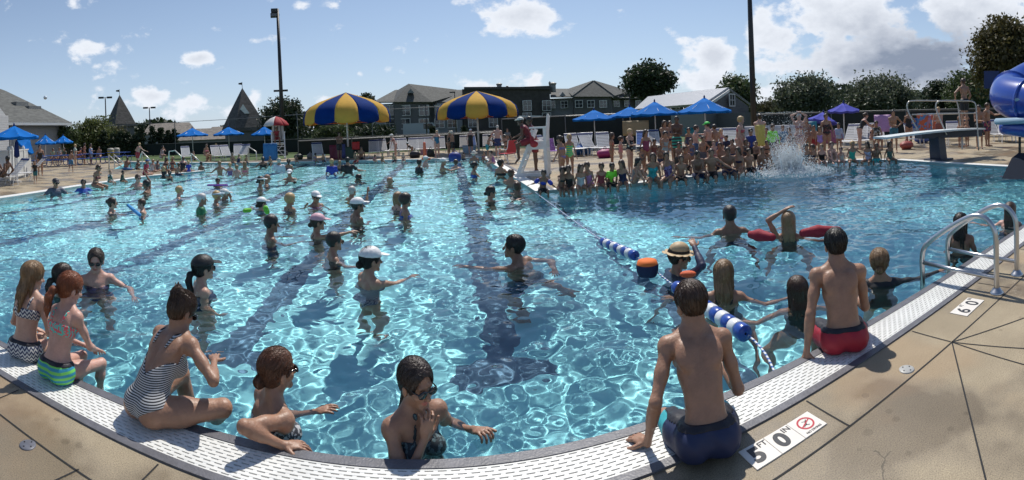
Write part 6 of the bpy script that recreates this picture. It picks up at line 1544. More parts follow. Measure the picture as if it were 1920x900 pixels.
def stand(px, r, yt, face, sex, skin, hair, wear, arms, label, cap_=1.92, **kw):
    H = min(zof(yt, r, px), cap_)/.985
    kw.setdefault('pose', 'stand'); r7 = random.Random(int(px*13)); kw.setdefault('side', r7.uniform(-.07,.07)); kw.setdefault('twist', r7.uniform(-.3,.3)); kw.setdefault('g', r7.uniform(.88,1.14)); kw.setdefault('slouch', r7.uniform(0,.2))
    if kw.get('lean', 0) > .3: H /= (.53+.47*cos(kw['lean']))
    b, I = put(px, r, face, H=H, sex=sex, skin=skin, hair=hair, wear=wear, arms=arms, label=label, **kw)
    p = at(px, r, H*.5); b.location = (p.x, p.y, 0); return b, I
def sit(px, yb, yt, face, sex, skin, hair, wear, arms, label, z=.015, r=None, H=None, **kw):
    if r is None: q = gr(px, yb, z); r = math.hypot(q.x, q.y)
    h = zof(yt, r, px)-z; H = H or min(h*1.75/.86, 1.9); kw.setdefault('pose', 'sit'); r7 = random.Random(int(px*17)); kw.setdefault('slouch', r7.uniform(.12,.42)); kw.setdefault('lean', r7.uniform(.0,.16)); kw.setdefault('side', r7.uniform(-.10,.10) if r > 5 else 0); kw.setdefault('twist', r7.uniform(-.3,.3) if r > 5 else 0)
    p = at(px, r, h*.5)
    b, I = put(px, r, face, H=H, sex=sex, skin=skin, hair=hair, wear=wear, arms=arms, label=label, wl=Vector((p.x, p.y, z)), **kw)
    b.location = (p.x, p.y, z); return b, I
OP = lambda c, o=None: [('onepiece', c, o)]
BK = lambda c: [('bikini', c)]
TR = lambda c: [('trunks', c)]
# --- the five sitting on the near edge
sit(46, 668, 515, 40, 'f','fair',('light','wet'), [('bikini',('zig',(.02,.03,.09),(.6,.6,.58),11)),('briefs',('zig',(.02,.03,.09),(.6,.6,.58),11),.10)], ('lap','lap'), 'girl with damp strawberry blonde hair in navy patterned bikini at far left edge', H=1.34, slouch=.22, lean=.10, head=(.55,-.22), child=True, kneeout=-.1)
sit(106, 708, 541, 48, 'f','pink',('red','lowpony'), [('bikini',('floral',(.75,.12,.14),(.10,.55,.45),60)),('briefs',('stripes',(.03,.28,.42),(.18,.62,.12),9),.10)], ('knee','knee'), 'red haired girl in coral patterned top and blue green striped bottoms', H=1.36, slouch=.30, lean=.12, head=(.35,-.35), child=True, kneeout=-.1)
sit(276, 786, 557, 50, 'f','tan',('brown','messybun'), [('onepiece',('stripes',(.012,.012,.016),(.55,.55,.55),30),'open')], ('chin',((.20,.34,.18),(1,-.5,-.4))), 'woman with messy brown bun in black and white striped swimsuit seated on near edge', H=1.50, slouch=.50, lean=.34, head=(.15,-.60), glasses='on', g=1.08, legs=(((-.10,.46,-.34),(-.1,1,.6)),((.10,.40,-.26),(1,.55,.35))))
sit(1322, 846, 540, -14, 'm','tan',('brown','short'), [('trunks',('split',(.012,.022,.075),(.05,.40,.46),.16),.74)], (wt(1214,830,.035,(-.3,-1,-.1)),((.16,.36,.16),(.3,-1,-.8))), 'shirtless boy in navy and turquoise trunks seated beside the 5 FT marker', H=1.62, slouch=.46, lean=.24, head=(-.35,-.30), g=.85, hand_n=((0,0,-1),None), dhand=((-.55,.75,-.12),None))
sit(1580, 652, 440, -12, 'm','tan',('black','crop'), [('trunks',('dots',(.34,.012,.03),(.30,.012,.03),12),.74)], (wt(1512,664,.03,(-.5,-1,0)),((.14,.36,.14),(.3,-1,-.8))), 'shirtless man with cropped dark hair in red trunks seated by deep water', H=1.60, slouch=.34, lean=.16, head=(-.1,-.12), g=.97)
# --- two women in the water at the near edge
wade(500, 812, 662, 66, 'f','tan',('auburn','lowbun'), OP(('floral',(.05,.05,.06),(.5,.5,.5),55),'halter'), (wt(588,770,ZW,(-.6,-.2,-1)),wt(530,829,.04,(.4,-1,.1))), 'woman with sun streaked low bun leaning her arm on the near grate', glasses='on', lean=.10, head=(.0,.02), g=1.08, H=1.66, dhand=(None,(.3,.85,-.08)), hand_n=(None,(0,0,-1)))
wade(775, 828, 673, 150, 'f','tan',('dark','wetpony',0,.75), OP(('floral',(.02,.03,.035),(.10,.16,.17),40),'halter'), (wt(888,800,ZW+.03,(-.6,.2,-.6)),'chin'), 'woman in sunglasses holding a hand to her mouth with wet hair slicked back', glasses='on', head=(-.12,-.08), H=1.66, lean=.04, dhand=(None,(-.25,.05,1)), hand_n=(None,(-.2,-1,.1)))
# --- waders, near to far
wade(180, 533, 467, 176, 'f','pink',('dark','bun'), OP(('floral',(.025,.02,.10),(.01,.01,.04),20)), ('water','water'), 'smiling woman with dark updo and sunglasses in navy ruffled swimsuit, arms spread', glasses='on', g=1.15, head=(.2,-.1))
wade(375, 548, 481, 78, 'f','fair',('black','lowpony'), OP(NAVY), ('relax','relax'), 'woman in black baseball cap with ponytail and navy swimsuit in front of striped suit woman', glasses='on', hat=('cap',BLK), g=1.1, head=(-.05,.05))
wade(113, 545, 497, 60, 'f','tan',('dark','lowpony'), OP(BLK,'halter'), ('relax','relax'), 'woman with dark ponytail in the water just behind the two seated girls', glasses='on', head=(.2,-.05))
wade(690, 536, 466, 62, 'f','mid',('black','lowbun'), OP(('zig',(.04,.03,.10),(.45,.40,.42),10)), (('x'),((.30,.42,.52),(.6,-.4,-.5))) and ('relax',wt(768,516,ZW+.02,(.8,-.3,-.6))), 'woman in white sun cap and dark print swimsuit reaching one arm right', hat=('cap',WHT), g=1.05, head=(.15,-.02))
wade(622, 482, 436, 80, 'f','tan',('black','short'), OP(BLK,'halter'), ('relax','water'), 'person with short slick dark hair and sunglasses beside the pink capped woman', glasses='on', g=1.1, H=1.68)
wade(592, 443, 402, 84, 'f','tan',('dark','lowbun'), OP(BLK), ('relax',((.10,.58,.48),(.8,-.3,-.6))), 'woman in pink and white cap with dark bun stretching her arm right', hat=('cap',(.62,.36,.42)), head=(.05,0))
wade(505, 449, 404, 80, 'm','brown',('black','short'), TR(NAVY), (((-.15,.46,.40),(-.6,-.3,-.6)),((.20,.42,.30),(.6,-.3,-.6))), 'lean dark haired man with bare chest, both forearms reaching right', g=.88)
wade(667, 415, 372, 70, 'm','brown',('black','crop'), TR(BLK), ('relax','fold'), 'shirtless man in plain white cap in the middle of the pool', hat=('cap',WHT))
wade(658, 374, 349, 60, 'm','tan',('grey','buzz'), TR(NAVY), ('relax',((.28,.30,.62),(.8,0,-1))), 'balding man raising one hand, behind the man in plain white cap', H=1.74)
wade(758, 404, 363, 85, 'f','tan',('dark','curly'), OP(BLUE), ('relax','relax'), 'woman with thick curly dark hair in bright blue swimsuit', g=1.15)
wade(744, 392, 361, 60, 'f','fair',('light','bob'), OP(NAVY), ('relax','relax'), 'woman with pale bob half hidden behind the curly haired woman')
wade(591, 385, 359, 150, 'f','tan',('dark','short'), OP(('floral',(.16,.05,.30),(.60,.10,.18),22)), ('relax',((.40,.25,.50),(.6,-.3,-.6))), 'woman in white cap and purple floral swimsuit with red wristband', hat=('cap',WHT), glasses='on', g=1.1)
wade(542, 394, 363, 60, 'f','tan',('blonde','curly'), OP(NAVY), ('relax','relax'), 'woman with short fluffy blonde hair seen from behind in mid pool', g=1.05)
wade(488, 393, 371, 66, 'f','fair',('dark','lowbun'), OP(('floral',(.10,.12,.25),(.4,.4,.45),26)), ('side','out'), 'woman in white cap with bright green foam weights', hat=('cap',WHT))
wade(376, 398, 363, 86, 'f','tan',('white','short'), [('shirt',(.02,.16,.06))], ('relax','relax'), 'white haired person in dark green shirt standing in the water', g=1.15)
wade(404, 384, 358, 82, 'f','tan',('blonde','short'), OP(GREY), ('relax','water'), 'blonde woman in pale blue visor next to the green shirted person', hat=('visor',(.45,.55,.65)))
wade(418, 374, 355, 100, 'm','tan',('grey','short'), [('shirt',(.10,.12,.14))], ('relax','face'), 'man in light grey cap holding his hand to his face', hat=('cap',(.6,.6,.58)))
wade(334, 372, 349, 90, 'f','pink',('blonde','short'), OP(('floral',(.05,.15,.30),(.3,.3,.4),20)), ('relax','fwd'), 'short haired blonde woman in sunglasses facing right, alone near left', glasses='on')
wade(208, 397, 371, 110, 'f','fair',('dark','bun'), OP(NAVY), ('relax','fwd'), 'woman with dark topknot and sunglasses holding the blue kickboard', glasses='on')
wade(268, 400, 373, -85, 'm','fair',('brown','short'), TR(NAVY), ('fwd','relax'), 'brown haired boy facing left towards the blue kickboard', H=1.5, child=True)
wade(276, 362, 338, -70, 'm','brown',('black','short'), TR(BLK), ('fwd','up'), 'dark haired swimmer with one arm raised by the left wall')
wade(408, 350, 334, 160, 'm','brown',('black','short'), TR(NAVY), ('side','side'), 'dark haired child leaning over a purple foam noodle', H=1.4, child=True)
wade(487, 355, 331, 90, 'f','tan',('black','lowbun'), OP(NAVY), ('relax','fold'), 'woman in white visor facing right, beside the bald man in sunglasses', hat=('visor',WHT))
wade(499, 347, 327, 90, 'm','tan',('black','bald'), TR(NAVY), ('relax','out'), 'bald man in sunglasses behind the woman in white visor', glasses='on')
wade(543, 337, 318, 178, 'm','tan',('dark','short'), TR(NAVY), ('water','water'), 'broad bare chested man in white cap facing the camera', hat=('cap',WHT), g=1.15)
wade(412, 328, 302, -5, 'm','tan',('light','short'), TR(NAVY), ('out','out'), 'tallest of the four people with backs turned at far left of pool', H=1.6, g=.95)
wade(431, 328, 305, 10, 'f','pink',('blonde','short'), OP((.20,.12,.28)), ('relax','relax'), 'second of the four backs, blonde in lilac suit', H=1.4)
wade(444, 332, 309, 5, 'm','pink',('light','crop'), TR(BLK), ('relax','relax'), 'third of the four backs, shirtless boy with light hair', H=1.35)
wade(459, 328, 303, 0, 'f','pink',('light','long'), BK(PINK), ('fold','fold'), 'fourth of the four backs, girl with long light hair in pink', H=1.5)
wade(493, 313, 294, 5, 'f','brown',('black','bun'), OP(BLK), ('out','relax'), 'heavyset person in black suit from behind before the far chair', g=1.3)
wade(523, 319, 297, 0, 'm','tan',('grey','short'), [('shirt',(.55,.58,.64))], ('relax','relax'), 'person in pale grey shirt and sun hat seen from behind', hat=('cap',(.35,.33,.28)), g=1.25)
wade(541, 318, 298, 20, 'f','tan',('dark','pony'), OP((.12,.05,.08)), ('relax','relax'), 'woman in dark wine suit right of the pale grey shirt')
wade(622, 326, 298, 0, 'f','tan',('blonde','short'), [('shirt',ROYAL)], ('relax','relax'), 'person in royal blue shirt with short blonde hair from behind')
wade(637, 319, 301, 0, 'f','tan',('light','short'), OP(BLK), ('relax','relax'), 'small swimmer between the royal blue and black shirts', H=1.3)
wade(652, 324, 295, 0, 'm','tan',('black','short'), [('shirt',BLK)], ('relax','out'), 'large man in black shirt with sunglasses on his cap', g=1.3)
wade(671, 336, 327, 60, 'm','brown',('black','short'), TR(NAVY), ('water','water'), 'dark head of a swimmer low in the water near the lane line', pose='swim')
wade(729, 345, 332, 60, 'm','tan',('brown','bald'), TR(NAVY), ('water','water'), 'bald swimmer in sunglasses up to his neck in mid pool', glasses='on', pose='swim')
wade(785, 324, 299, 60, 'f','tan',('black','short'), [('shirt',BLK)], ('relax','relax'), 'person in black shirt with short dark hair near the orange float')
wade(797, 311, 293, 60, 'f','pink',('grey','short'), OP((.50,.14,.16)), ('relax','relax'), 'person in coral suit and white cap behind the black shirt', hat=('cap',WHT))
wade(829, 321, 297, 80, 'm','tan',('grey','short'), TR(NAVY), ('relax',((.1,.52,.42),(.6,-.3,-.6))), 'man in white cap facing right with forearm on the water', hat=('cap',WHT))
wade(854, 315, 299, 20, 'm','pink',('brown','short'), TR(NAVY), ('relax','relax'), 'man with brown hair before the royal blue bag')
wade(888, 330, 304, 75, 'f','tan',('black','bun'), OP(BLUE), ('relax','water'), 'dark haired woman in blue facing right near the peninsula')
wade(889, 306, 284, 0, 'f','tan',('grey','short'), OP(GREY), ('relax','relax'), 'grey haired woman in sun hat at the far pool corner', hat=('straw',(.5,.5,.45)))
wade(918, 376, 350, 75, 'f','tan',('black','lowbun'), OP(BLK), ('relax',((.15,.60,.46),(.6,-.3,-.6))), 'woman with dark low bun stretching an arm to the peninsula corner')
wade(938, 331, 299, 40, 'f','tan',('black','bun'), BK(BLK), ('relax','fwd'), 'dark haired woman in black leaning at the peninsula side wall')
wade(957, 345, 317, 30, 'm','tan',('brown','buzz'), TR(NAVY), ('fwd','fwd'), 'bald browned man leaning toward the peninsula edge')
wade(968, 362, 341, 40, 'm','brown',('brown','buzz'), TR(NAVY), ('fwd','fwd'), 'tanned man resting both forearms on the peninsula corner')
wade(985, 496, 443, -62, 'm','brown',('black','crop'), TR(('floral',(.10,.13,.24),(.03,.04,.09),9)), (wt(866,497,ZW,(0,-.6,-1)),wt(1040,520,ZW-.15,(.6,-.5,0))), 'big dark haired man treading water with arms spread in mid pool', pose='swim', lean=.22, g=1.4, H=1.84, head=(-.35,.12), legs=(((-.22,-.10,-.80),(-.4,1,-.2)),((.34,-.42,-.62),(.5,1,-.2))))
wade(1369, 436, 387, -10, 'm','brown',('black','short'), TR(NAVY), ('side','side'), 'dark haired man from behind in deep water beside red rescue tubes', pose='swim', g=1.05)
wade(1478, 446, 399, 5, 'f','tan',('light','wet'), OP(BLK), ('head','side'), 'blonde woman from behind holding red rescue tubes in deep water', pose='swim')
wade(1262, 512, 463, 60, 'f','tan',('dark','short'), [('rash',(.03,.035,.08))], ('relax',((.12,.20,.76),(.8,-.2,-.6))), 'woman in wide straw sun hat with one hand raised behind the rope', hat=('straw',(.50,.36,.20)), head=(.3,-.1), lean=.10, pose='swim', glasses='on')
wade(1357, 562, 492, 2, 'f','tan',('light','wet'), [('onepiece',BLK,'open')], ('out','side'), 'girl with long wet blonde hair seen from behind beside the float rope', H=1.6, pose='swim', head=(0,-.02))
wade(1497, 574, 523, -15, 'f','tan',('brown','wet'), OP(BLK), ('side','out'), 'dark haired swimmer with arms out low between blonde girl and seated man', H=1.6, pose='swim', head=(0,-.05))
wade(1650, 532, 470, -5, 'f','tan',('light','lowbun'), [('rash',(.015,.016,.020))], ('relax',((.60,.22,.42),(.2,-.6,-1))), 'woman in black rash guard holding the ladder rail, sunglasses on her head', glasses='up', H=1.66, hipyaw=.0, head=(.1,.0))
wade(1801, 468, 402, 10, 'm','brown',('black','wet'), TR(BLK), ('relax','relax'), 'dark wet haired child in the water framed by ladder rails', H=1.35, child=True, head=(.1,0))
wade(1893, 424, 381, 20, 'f','pink',('brown','wet'), BK(BLK), ('side','relax'), 'girl with brown wet hair at the far right edge of the water', H=1.5)
wade(104, 364, 335, 165, 'm','tan',('black','short'), [('shirt',(.08,.09,.13))], ('out','out'), 'man in dark cap and grey shirt with elbows on left pool wall', hat=('cap',(.03,.03,.04)), g=1.2, glasses='on')
wade(156, 358, 336, 165, 'm','tan',('black','short'), [('shirt',BLUE)], ('out','out'), 'man in blue shirt and sunglasses low against the left wall', glasses='on')
wade(258, 351, 327, 160, 'm','pink',('brown','short'), TR(NAVY), ('water','out'), 'shirtless man in sunglasses against left wall, facing camera', glasses='on')
# --- sitting on the left deck edge
sit(178, 348, 308, 120, 'f','tan',('brown','lowbun'), BK((.14,.03,.04)), ('prop','lap'), 'tanned woman in sunglasses sitting upright on left edge', glasses='on', r=16.7)
sit(205, 343, 321, 120, 'm','fair',('light','short'), [('rash',('floral',(.03,.10,.08),(.6,.6,.6),8))], ('lap','lap'), 'small child in dark green and white rash guard on left edge', child=True)
sit(228, 341, 321, 110, 'm','tan',('black','short'), [('rash',(.01,.05,.04))], ('lap','lap'), 'small dark haired child in black green rash guard on left edge', child=True)
sit(272, 329, 299, 110, 'f','tan',('brown','short'), [('shirt',(.26,.02,.06))], ('lap','knee'), 'person in dark red shirt and blue cap sitting on left deck', hat=('cap',(.03,.08,.25)), pose='cross', r=21.5)
for (px, yb, yt, fa, sex, sk, hr, we, lab) in [(257,318,300,30,'f','brown',('brown','short'),BK(BLK),'brown backed person sitting behind the dark red shirt'),(237,319,294,20,'m','brown',('dark','short'),TR((.03,.12,.30)),'shirtless boy in blue trunks sitting by the wading step'),(285,322,300,40,'f','fair',('light','bun'),OP((.5,.5,.5)),'fair woman with pinned hair right of dark red shirt'),(294,320,301,30,'f','tan',('brown','pony'),OP((.14,.12,.14)),'girl with ponytail sitting third in the left deck group'),
  (309,321,295,30,'f','tan',('brown','long'),BK(BLK),'long brown haired woman sitting in the left deck group'),(323,320,294,30,'f','tan',('light','pony'),BK(NAVY),'light haired woman next to long brown haired woman'),(332,329,307,60,'m','tan',('brown','short'),TR(NAVY),'shirtless boy sitting at the front of the left spit'),(341,322,293,20,'f','pink',('brown','bun'),OP(BLK),'large pink backed woman in black suit on left spit'),(354,322,303,10,'m','tan',('blonde','short'),[('shirt',ROYAL)],'blond child in royal blue shirt at end of left spit'),(307,335,314,20,'f','tan',('blonde','long'),[('shirt',BLK)],'person with long blonde hair and black shirt low at left edge')]:
    sit(px, yb, yt, fa, sex, sk, hr, we, (('relax','relax') if fa < 25 else ('prop','lap')), lab, g=1.2 if 'large' in lab else 1, child='child' in lab or None, pose='cross')
wade(318, 337, 320, 30, 'f','tan',('dark','pony'), BK(NAVY), ('relax','relax'), 'dark haired child in water beside the blonde in black shirt', H=1.2)
wade(377, 321, 303, 20, 'm','brown',('black','short'), TR(NAVY), ('relax','relax'), 'dark haired boy alone in water off the end of left spit', H=1.3, child=True)
# --- left deck, standing and by the tables
stand(66, gr(66,349).length*0+19.0, 302, 200, 'm','tan',('brown','short'), [('tank',BLK),('trunks',('stripes',(.03,.25,.15),(.02,.05,.2),30))], ('relax','relax'), 'small boy in black shirt and green blue striped shorts on left deck', child=True)
stand(75, 23.5, 271, 170, 'f','tan',('black','bun'), OP(BLK), ('relax','relax'), 'woman in black swimsuit standing beside the small boy in striped shorts', g=1.1)
stand(133, 25.5, 282, 20, 'm','tan',('brown','short'), TR((.05,.18,.35)), ('relax','relax'), 'shirtless boy with blue trunks walking before the picnic tables', pose='walk', child=True)
stand(141, 32, 270, 100, 'f','fair',('blonde','short'), [('shirt',(.35,.42,.38))], ('relax','fold'), 'woman in pale shirt and cap standing by the picnic tables')
stand(158, 36, 268, 100, 'f','tan',('dark','long'), [('tank',(.25,.10,.08))], ('hip','relax'), 'dark haired woman standing behind the picnic table')
stand(170, 34, 269, 120, 'f','tan',('dark','long'), [('wrap',(.42,.50,.62))], ('relax','fold'), 'woman wrapped in a pale blue towel by third table')
for (px, r, yt, fa, c, lab) in [(97,35.5,275,150,(.28,.33,.22),'person in sage shirt sitting at the nearest picnic table'),(121,35.5,272,170,(.05,.08,.05),'person in dark shirt sitting beneath the left umbrella pair'),(148,34.6,277,90,ORG,'person in orange shirt sitting at the second picnic table'),(187,36,276,200,(.25,.16,.12),'person resting an elbow at the third picnic table'),(112,36.5,277,180,(.30,.28,.30),'person in grey top sitting under the right hand left umbrella')]:
    sit(px, 0, yt, fa, 'f','tan',('brown','short'), [('tank',c)], ('fold','relax'), lab, z=.45, r=r, H=1.6)
sit(6, 0, 283, -60, 'm','deep',('black','short'), TR((.05,.03,.02)), ('relax','relax'), 'darkly tanned person reclining on the lounger at far left edge', z=.38, r=18.2, H=1.7, pose='knees', lean=-.6)
stand(258, 29, 268, 60, 'm','fair',('blonde','short'), TR(RED), ('hip','out'), 'blond boy in red trunks leaning forward by a handrail', lean=.35, child=True)
sit(303, 0, 277, 150, 'f','pink',('dark','bun'), [('wrap',(.6,.5,.55))], ('face','relax'), 'person in pale towel sitting on the far left grass', z=.3, r=38, H=1.6)
stand(405, 36, 270, 150, 'f','fair',('blonde','short'), BK((.4,.3,.25)), ('relax','fold'), 'fair person standing between two middle blue umbrellas')
sit(386, 0, 276, 150, 'f','tan',('brown','short'), BK(PINK), ('lap','lap'), 'woman in pink sitting on lounger under leftmost middle umbrella', z=.38, r=31.5, H=1.62)
stand(499, 33, 271, 170, 'f','tan',('brown','long'), OP((.05,.10,.05)), ('relax','relax'), 'woman in green standing by the blue towel at far end')
b, I = sit(521, 0, 243, 180, 'm','brown',('brown','short'), [('tank',(.30,.02,.03)),('trunks',(.30,.02,.03))], ('fold','fold'), 'lifeguard in red sitting on the far white chair', z=1.25, r=31.6, H=1.7)
# --- far edge of the pool: low row of people along the wall
farrow = [(362,300,283,'m','pink','brown',TR(NAVY)),(390,302,288,'f','tan','brown',BK(BLK)),(436,306,287,'f','tan','dark',BK((.2,.05,.08))),(447,306,290,'f','pink','light',OP(NAVY)),(461,305,291,'m','tan','dark',TR(NAVY)),(507,310,294,'m','tan','dark',TR(BLK)),(556,304,291,'f','tan','brown',BK(NAVY)),(590,303,288,'f','tan','dark',BK((.1,.1,.3))),(606,303,289,'m','tan','brown',TR(NAVY)),(668,304,286,'m','brown','brown',TR(RED)),(676,299,274,'m','brown','dark',TR(BLK)),(702,303,290,'f','tan','brown',BK(PINK)),(716,303,288,'f','tan','dark',BK(BLK)),(740,303,287,'m','tan','brown',TR(NAVY)),(756,302,287,'f','pink','light',BK(RED)),(868,300,286,'m','tan','brown',TR(NAVY)),(906,301,285,'f','tan','dark',BK(PURP)),(920,303,288,'f','pink','brown',BK(PINK))]
fl_ = ['left of the middle blue umbrella group','below the leftmost middle umbrella','behind the four turned backs','right of first one behind the four backs','farther right behind the four backs','between black suited and pale shirted backs','right of the wine suited woman','left of the royal blue shirt','just left of the royal blue shirt','behind the man in black shirt','higher up behind the man in black shirt','right of the dark swimmer head','below the far row loungers','beneath the lounger row gap','left of the bald swimmer far behind','near the royal blue bag','at far end of the peninsula','on the peninsula by the far corner']
for i, (px, yb, yt, sex, sk, hc, we) in enumerate(farrow):
    q = (sex == 'f'); nm = ('%s haired woman on far edge ' if q else '%s haired man on far edge ')%hc
    sit(px, yb, yt, (160, 200, 175, 30)[i%4], sex, sk, (hc, ('short','bun','long')[i%3] if q else 'short'), we, ('prop','lap'), nm+fl_[i])
# --- far deck, standing and bending among the loungers
stand(636, 27.0, 247, 150, 'm','brown',('black','short'), TR(BLK), ('fold','fold'), 'shirtless dark man standing near left umbrella pole', cap_=2.0)
stand(741, 27.2, 251, -70, 'f','pink',('grey','short'), BK((.3,.12,.12)), ('relax','fwd'), 'woman in white cap bending toward the far loungers', lean=.35, hat=('cap',WHT))
stand(772, 26.8, 268, -60, 'f','tan',('dark','short'), OP(BLK), ('relax','relax'), 'woman in black bending over a red bag at the far deck', lean=.9, hat=('cap',(.6,.6,.58)))
stand(819, 25.2, 244, 170, 'f','pink',('blonde','bun'), [('tankini',(.02,.14,.24))], ('face','hip'), 'woman in teal blue suit shading her face on the far deck', g=1.1)
stand(841, 25.3, 245, 120, 'f','tan',('dark','short'), OP(('floral',BLK,(.2,.2,.2),10)), ('relax','relax'), 'woman in black floral suit, left of two standing together', g=1.05)
stand(849, 25.0, 245, -60, 'm','tan',('grey','short'), TR(BLK), ('relax','relax'), 'grey haired person behind woman in black floral suit', hat=('cap',(.6,.55,.45)))
stand(882, 25.5, 241, 160, 'f','pink',('blonde','short'), [('wrap',BLK)], ('face','relax'), 'woman in white visor and black cover up on the far deck', hat=('cap',WHT))
stand(933, 23.5, 234, 10, 'm','pink',('grey','buzz'), TR((.015,.03,.12)), ('hip','relax'), 'balding man in navy trunks standing from behind on the far deck', g=1.12, cap_=1.95)
stand(914, 23.2, 252, 100, 'm','tan',('black','short'), TR((.03,.25,.28)), ('fwd','relax'), 'man in teal trunks bending left of the navy trunks man', lean=.3)
stand(948, 21.3, 253, -40, 'f','tan',('brown','bun'), BK(BLK), ('face','relax'), 'girl in small black bikini on the peninsula side edge', g=.85)
stand(952, 26, 240, 180, 'f','tan',('brown','short'), [('shirt',('stripes',(.03,.03,.03),(.3,.3,.3),14))], ('relax','fold'), 'person in striped shirt behind the black bikini girl')
sit(925, 307, 283, -70, 'f','pink',('dark','short'), OP((.30,.12,.25)), ('lap','lap'), 'child in mauve sitting at the far peninsula edge', child=True)
# --- lifeguards at the near chair
sit(996, 0, 234, -88, 'm','deep',('dark','short'), [('tank',(.16,.012,.02)),('trunks',(.22,.015,.025))], ('knee','knee'), 'seated lifeguard in white cap and red on the near chair', z=1.02, r=14.3, H=1.70, hat=('cap',(.6,.6,.56)), slouch=.4, lean=.25)
stand(1003, 15.4, 212, -80, 'm','deep',('black','short'), [('tank',(.13,.012,.015)),('trunks',(.20,.015,.02))], ('fwd','relax'), 'standing lifeguard in red leaning on the back of near chair', cap_=1.86, lean=.15)
# --- the crowd sitting along the peninsula's front edge
sit(1017, 359, 319, 172, 'm','brown',('black','short'), [('floaties',ROYAL),('trunks',BLK)], ('out','out'), 'toddler in navy arm floats sitting at the peninsula corner', child=True)
row = [(1051,357,315,'f','brown',('dark','curly'),BK(BLK),'dark skinned girl with curly hair next to the toddler in floats','face'),(1067,356,311,'f','brown',('dark','bun'),OP(BLK),'girl in dark suit left of the white top girl','lap'),(1088,354,309,'f','tan',('brown','long'),OP((.45,.50,.52)),'girl in pale grey suit on the peninsula edge','prop'),(1105,352,306,'f','tan',('brown','pony'),OP(('stripes',(.30,.18,.45),(.5,.2,.3),9)),'girl in purple and pink suit on the edge','lap'),
 (1126,350,308,'f','tan',('brown','bun'),OP((.20,.03,.04)),'little girl in dark red suit beside the neon green shirt','prop'),(1144,348,306,'m','brown',('black','short'),[('shirt',NEON),('trunks',BLK)],'boy in neon green shirt sitting on the peninsula edge','lap'),(1168,347,300,'f','tan',('brown','long'),OP(NAVY),'long haired girl in navy suit right of neon shirt boy','prop'),
 (1223,341,285,'f','tan',('brown','long'),OP((.02,.33,.36)),'teenage girl in turquoise suit sitting with legs apart','prop'),(1254,339,284,'f','tan',('dark','long'),OP(('floral',(.10,.05,.16),(.25,.2,.4),12)),'teenage girl in purple print suit with hand on mouth','face'),(1276,337,292,'m','tan',('brown','short'),TR(BLK),'small boy tucked between print suit girl and taller boy','lap'),
 (1308,333,281,'m','brown',('black','short'),TR(NAVY),'dark haired boy in navy trunks at the edge by splashing feet','fold'),(1333,330,276,'m','tan',('brown','short'),TR(BLK),'broad boy leaning sideways with arm stretched left','out'),(1364,326,274,'m','brown',('dark','short'),TR(NAVY),'boy sitting below the pregnant woman, left','lap'),(1384,324,276,'f','tan',('brown','long'),BK(NAVY),'girl sitting directly below the pregnant woman','lap'),(1405,321,279,'m','tan',('dark','short'),TR(BLK),'boy sitting below the navy shirted boy','prop'),(1428,318,277,'m','brown',('brown','short'),TR(NAVY),'boy sitting below the woman in yellow wrap','lap'),(1450,316,272,'m','tan',('black','short'),TR(BLK),'boy sitting left of the white splash','fold'),
 (1510,309,270,'f','tan',('black','long'),OP((.05,.08,.10)),'dark haired girl seated right behind the splash','lap'),(1525,308,272,'f','tan',('brown','bun'),BK(NAVY),'second child seated right of the splash','lap'),(1541,307,271,'f','pink',('light','short'),OP(BLK),'pale haired child in black right of the splash','lap'),(1559,306,266,'f','pink',('brown','bun'),BK((.15,.1,.1)),'child hugging knees right of pale haired child','knee'),(1578,305,277,'f','pink',('brown','short'),OP((.5,.48,.42)),'child in cream suit leaning back on edge','back'),
 (1597,304,265,'f','tan',('blonde','bun'),OP((.03,.40,.30)),'child in sea green suit on the far deep edge','out'),(1628,303,266,'f','tan',('black','long'),OP((.40,.42,.60)),'child in white and lavender suit on the deep edge','prop'),(1643,303,269,'m','brown',('black','short'),TR(TEAL),'dark boy in teal trunks on the deep edge','prop'),(1668,301,266,'f','brown',('dark','long'),OP((.05,.12,.10)),'girl in dark green suit last on the deep edge','prop')]
for i, (px, yb, yt, sex, sk, hr, we, lab, ar) in enumerate(row):
    q = (160, 185, 170, 200, 178)[i%5]
    arms = {'face':('lap','face'),'lap':('lap','lap'),'prop':('prop','prop'),'out':('out','lap'),'fold':('fold','fold'),'knee':('knee','knee'),'back':('back','back')}[ar]
    sit(px, yb, yt, q, sex, sk, hr, we, arms, lab, child=(i < 7 or i > 16) or None, pose='knees' if ar == 'knee' else 'sit')
sit(1190, 344, 296, 120, 'f','mid',('black','long'), OP(GREY), ('knee','knee'), 'woman with dark hair sitting with knees drawn up on the edge', pose='knees', slouch=.4)
sit(1283, 330, 273, 170, 'm','tan',('brown','short'), TR(BLK), ('lap','lap'), 'fair boy sitting higher behind the small boy on edge', z=.12, r=13.4)
sit(1352, 322, 266, 190, 'm','tan',('brown','short'), TR(NAVY), ('fold','lap'), 'boy sitting in second row below the green cap man', z=.10, r=13.6)
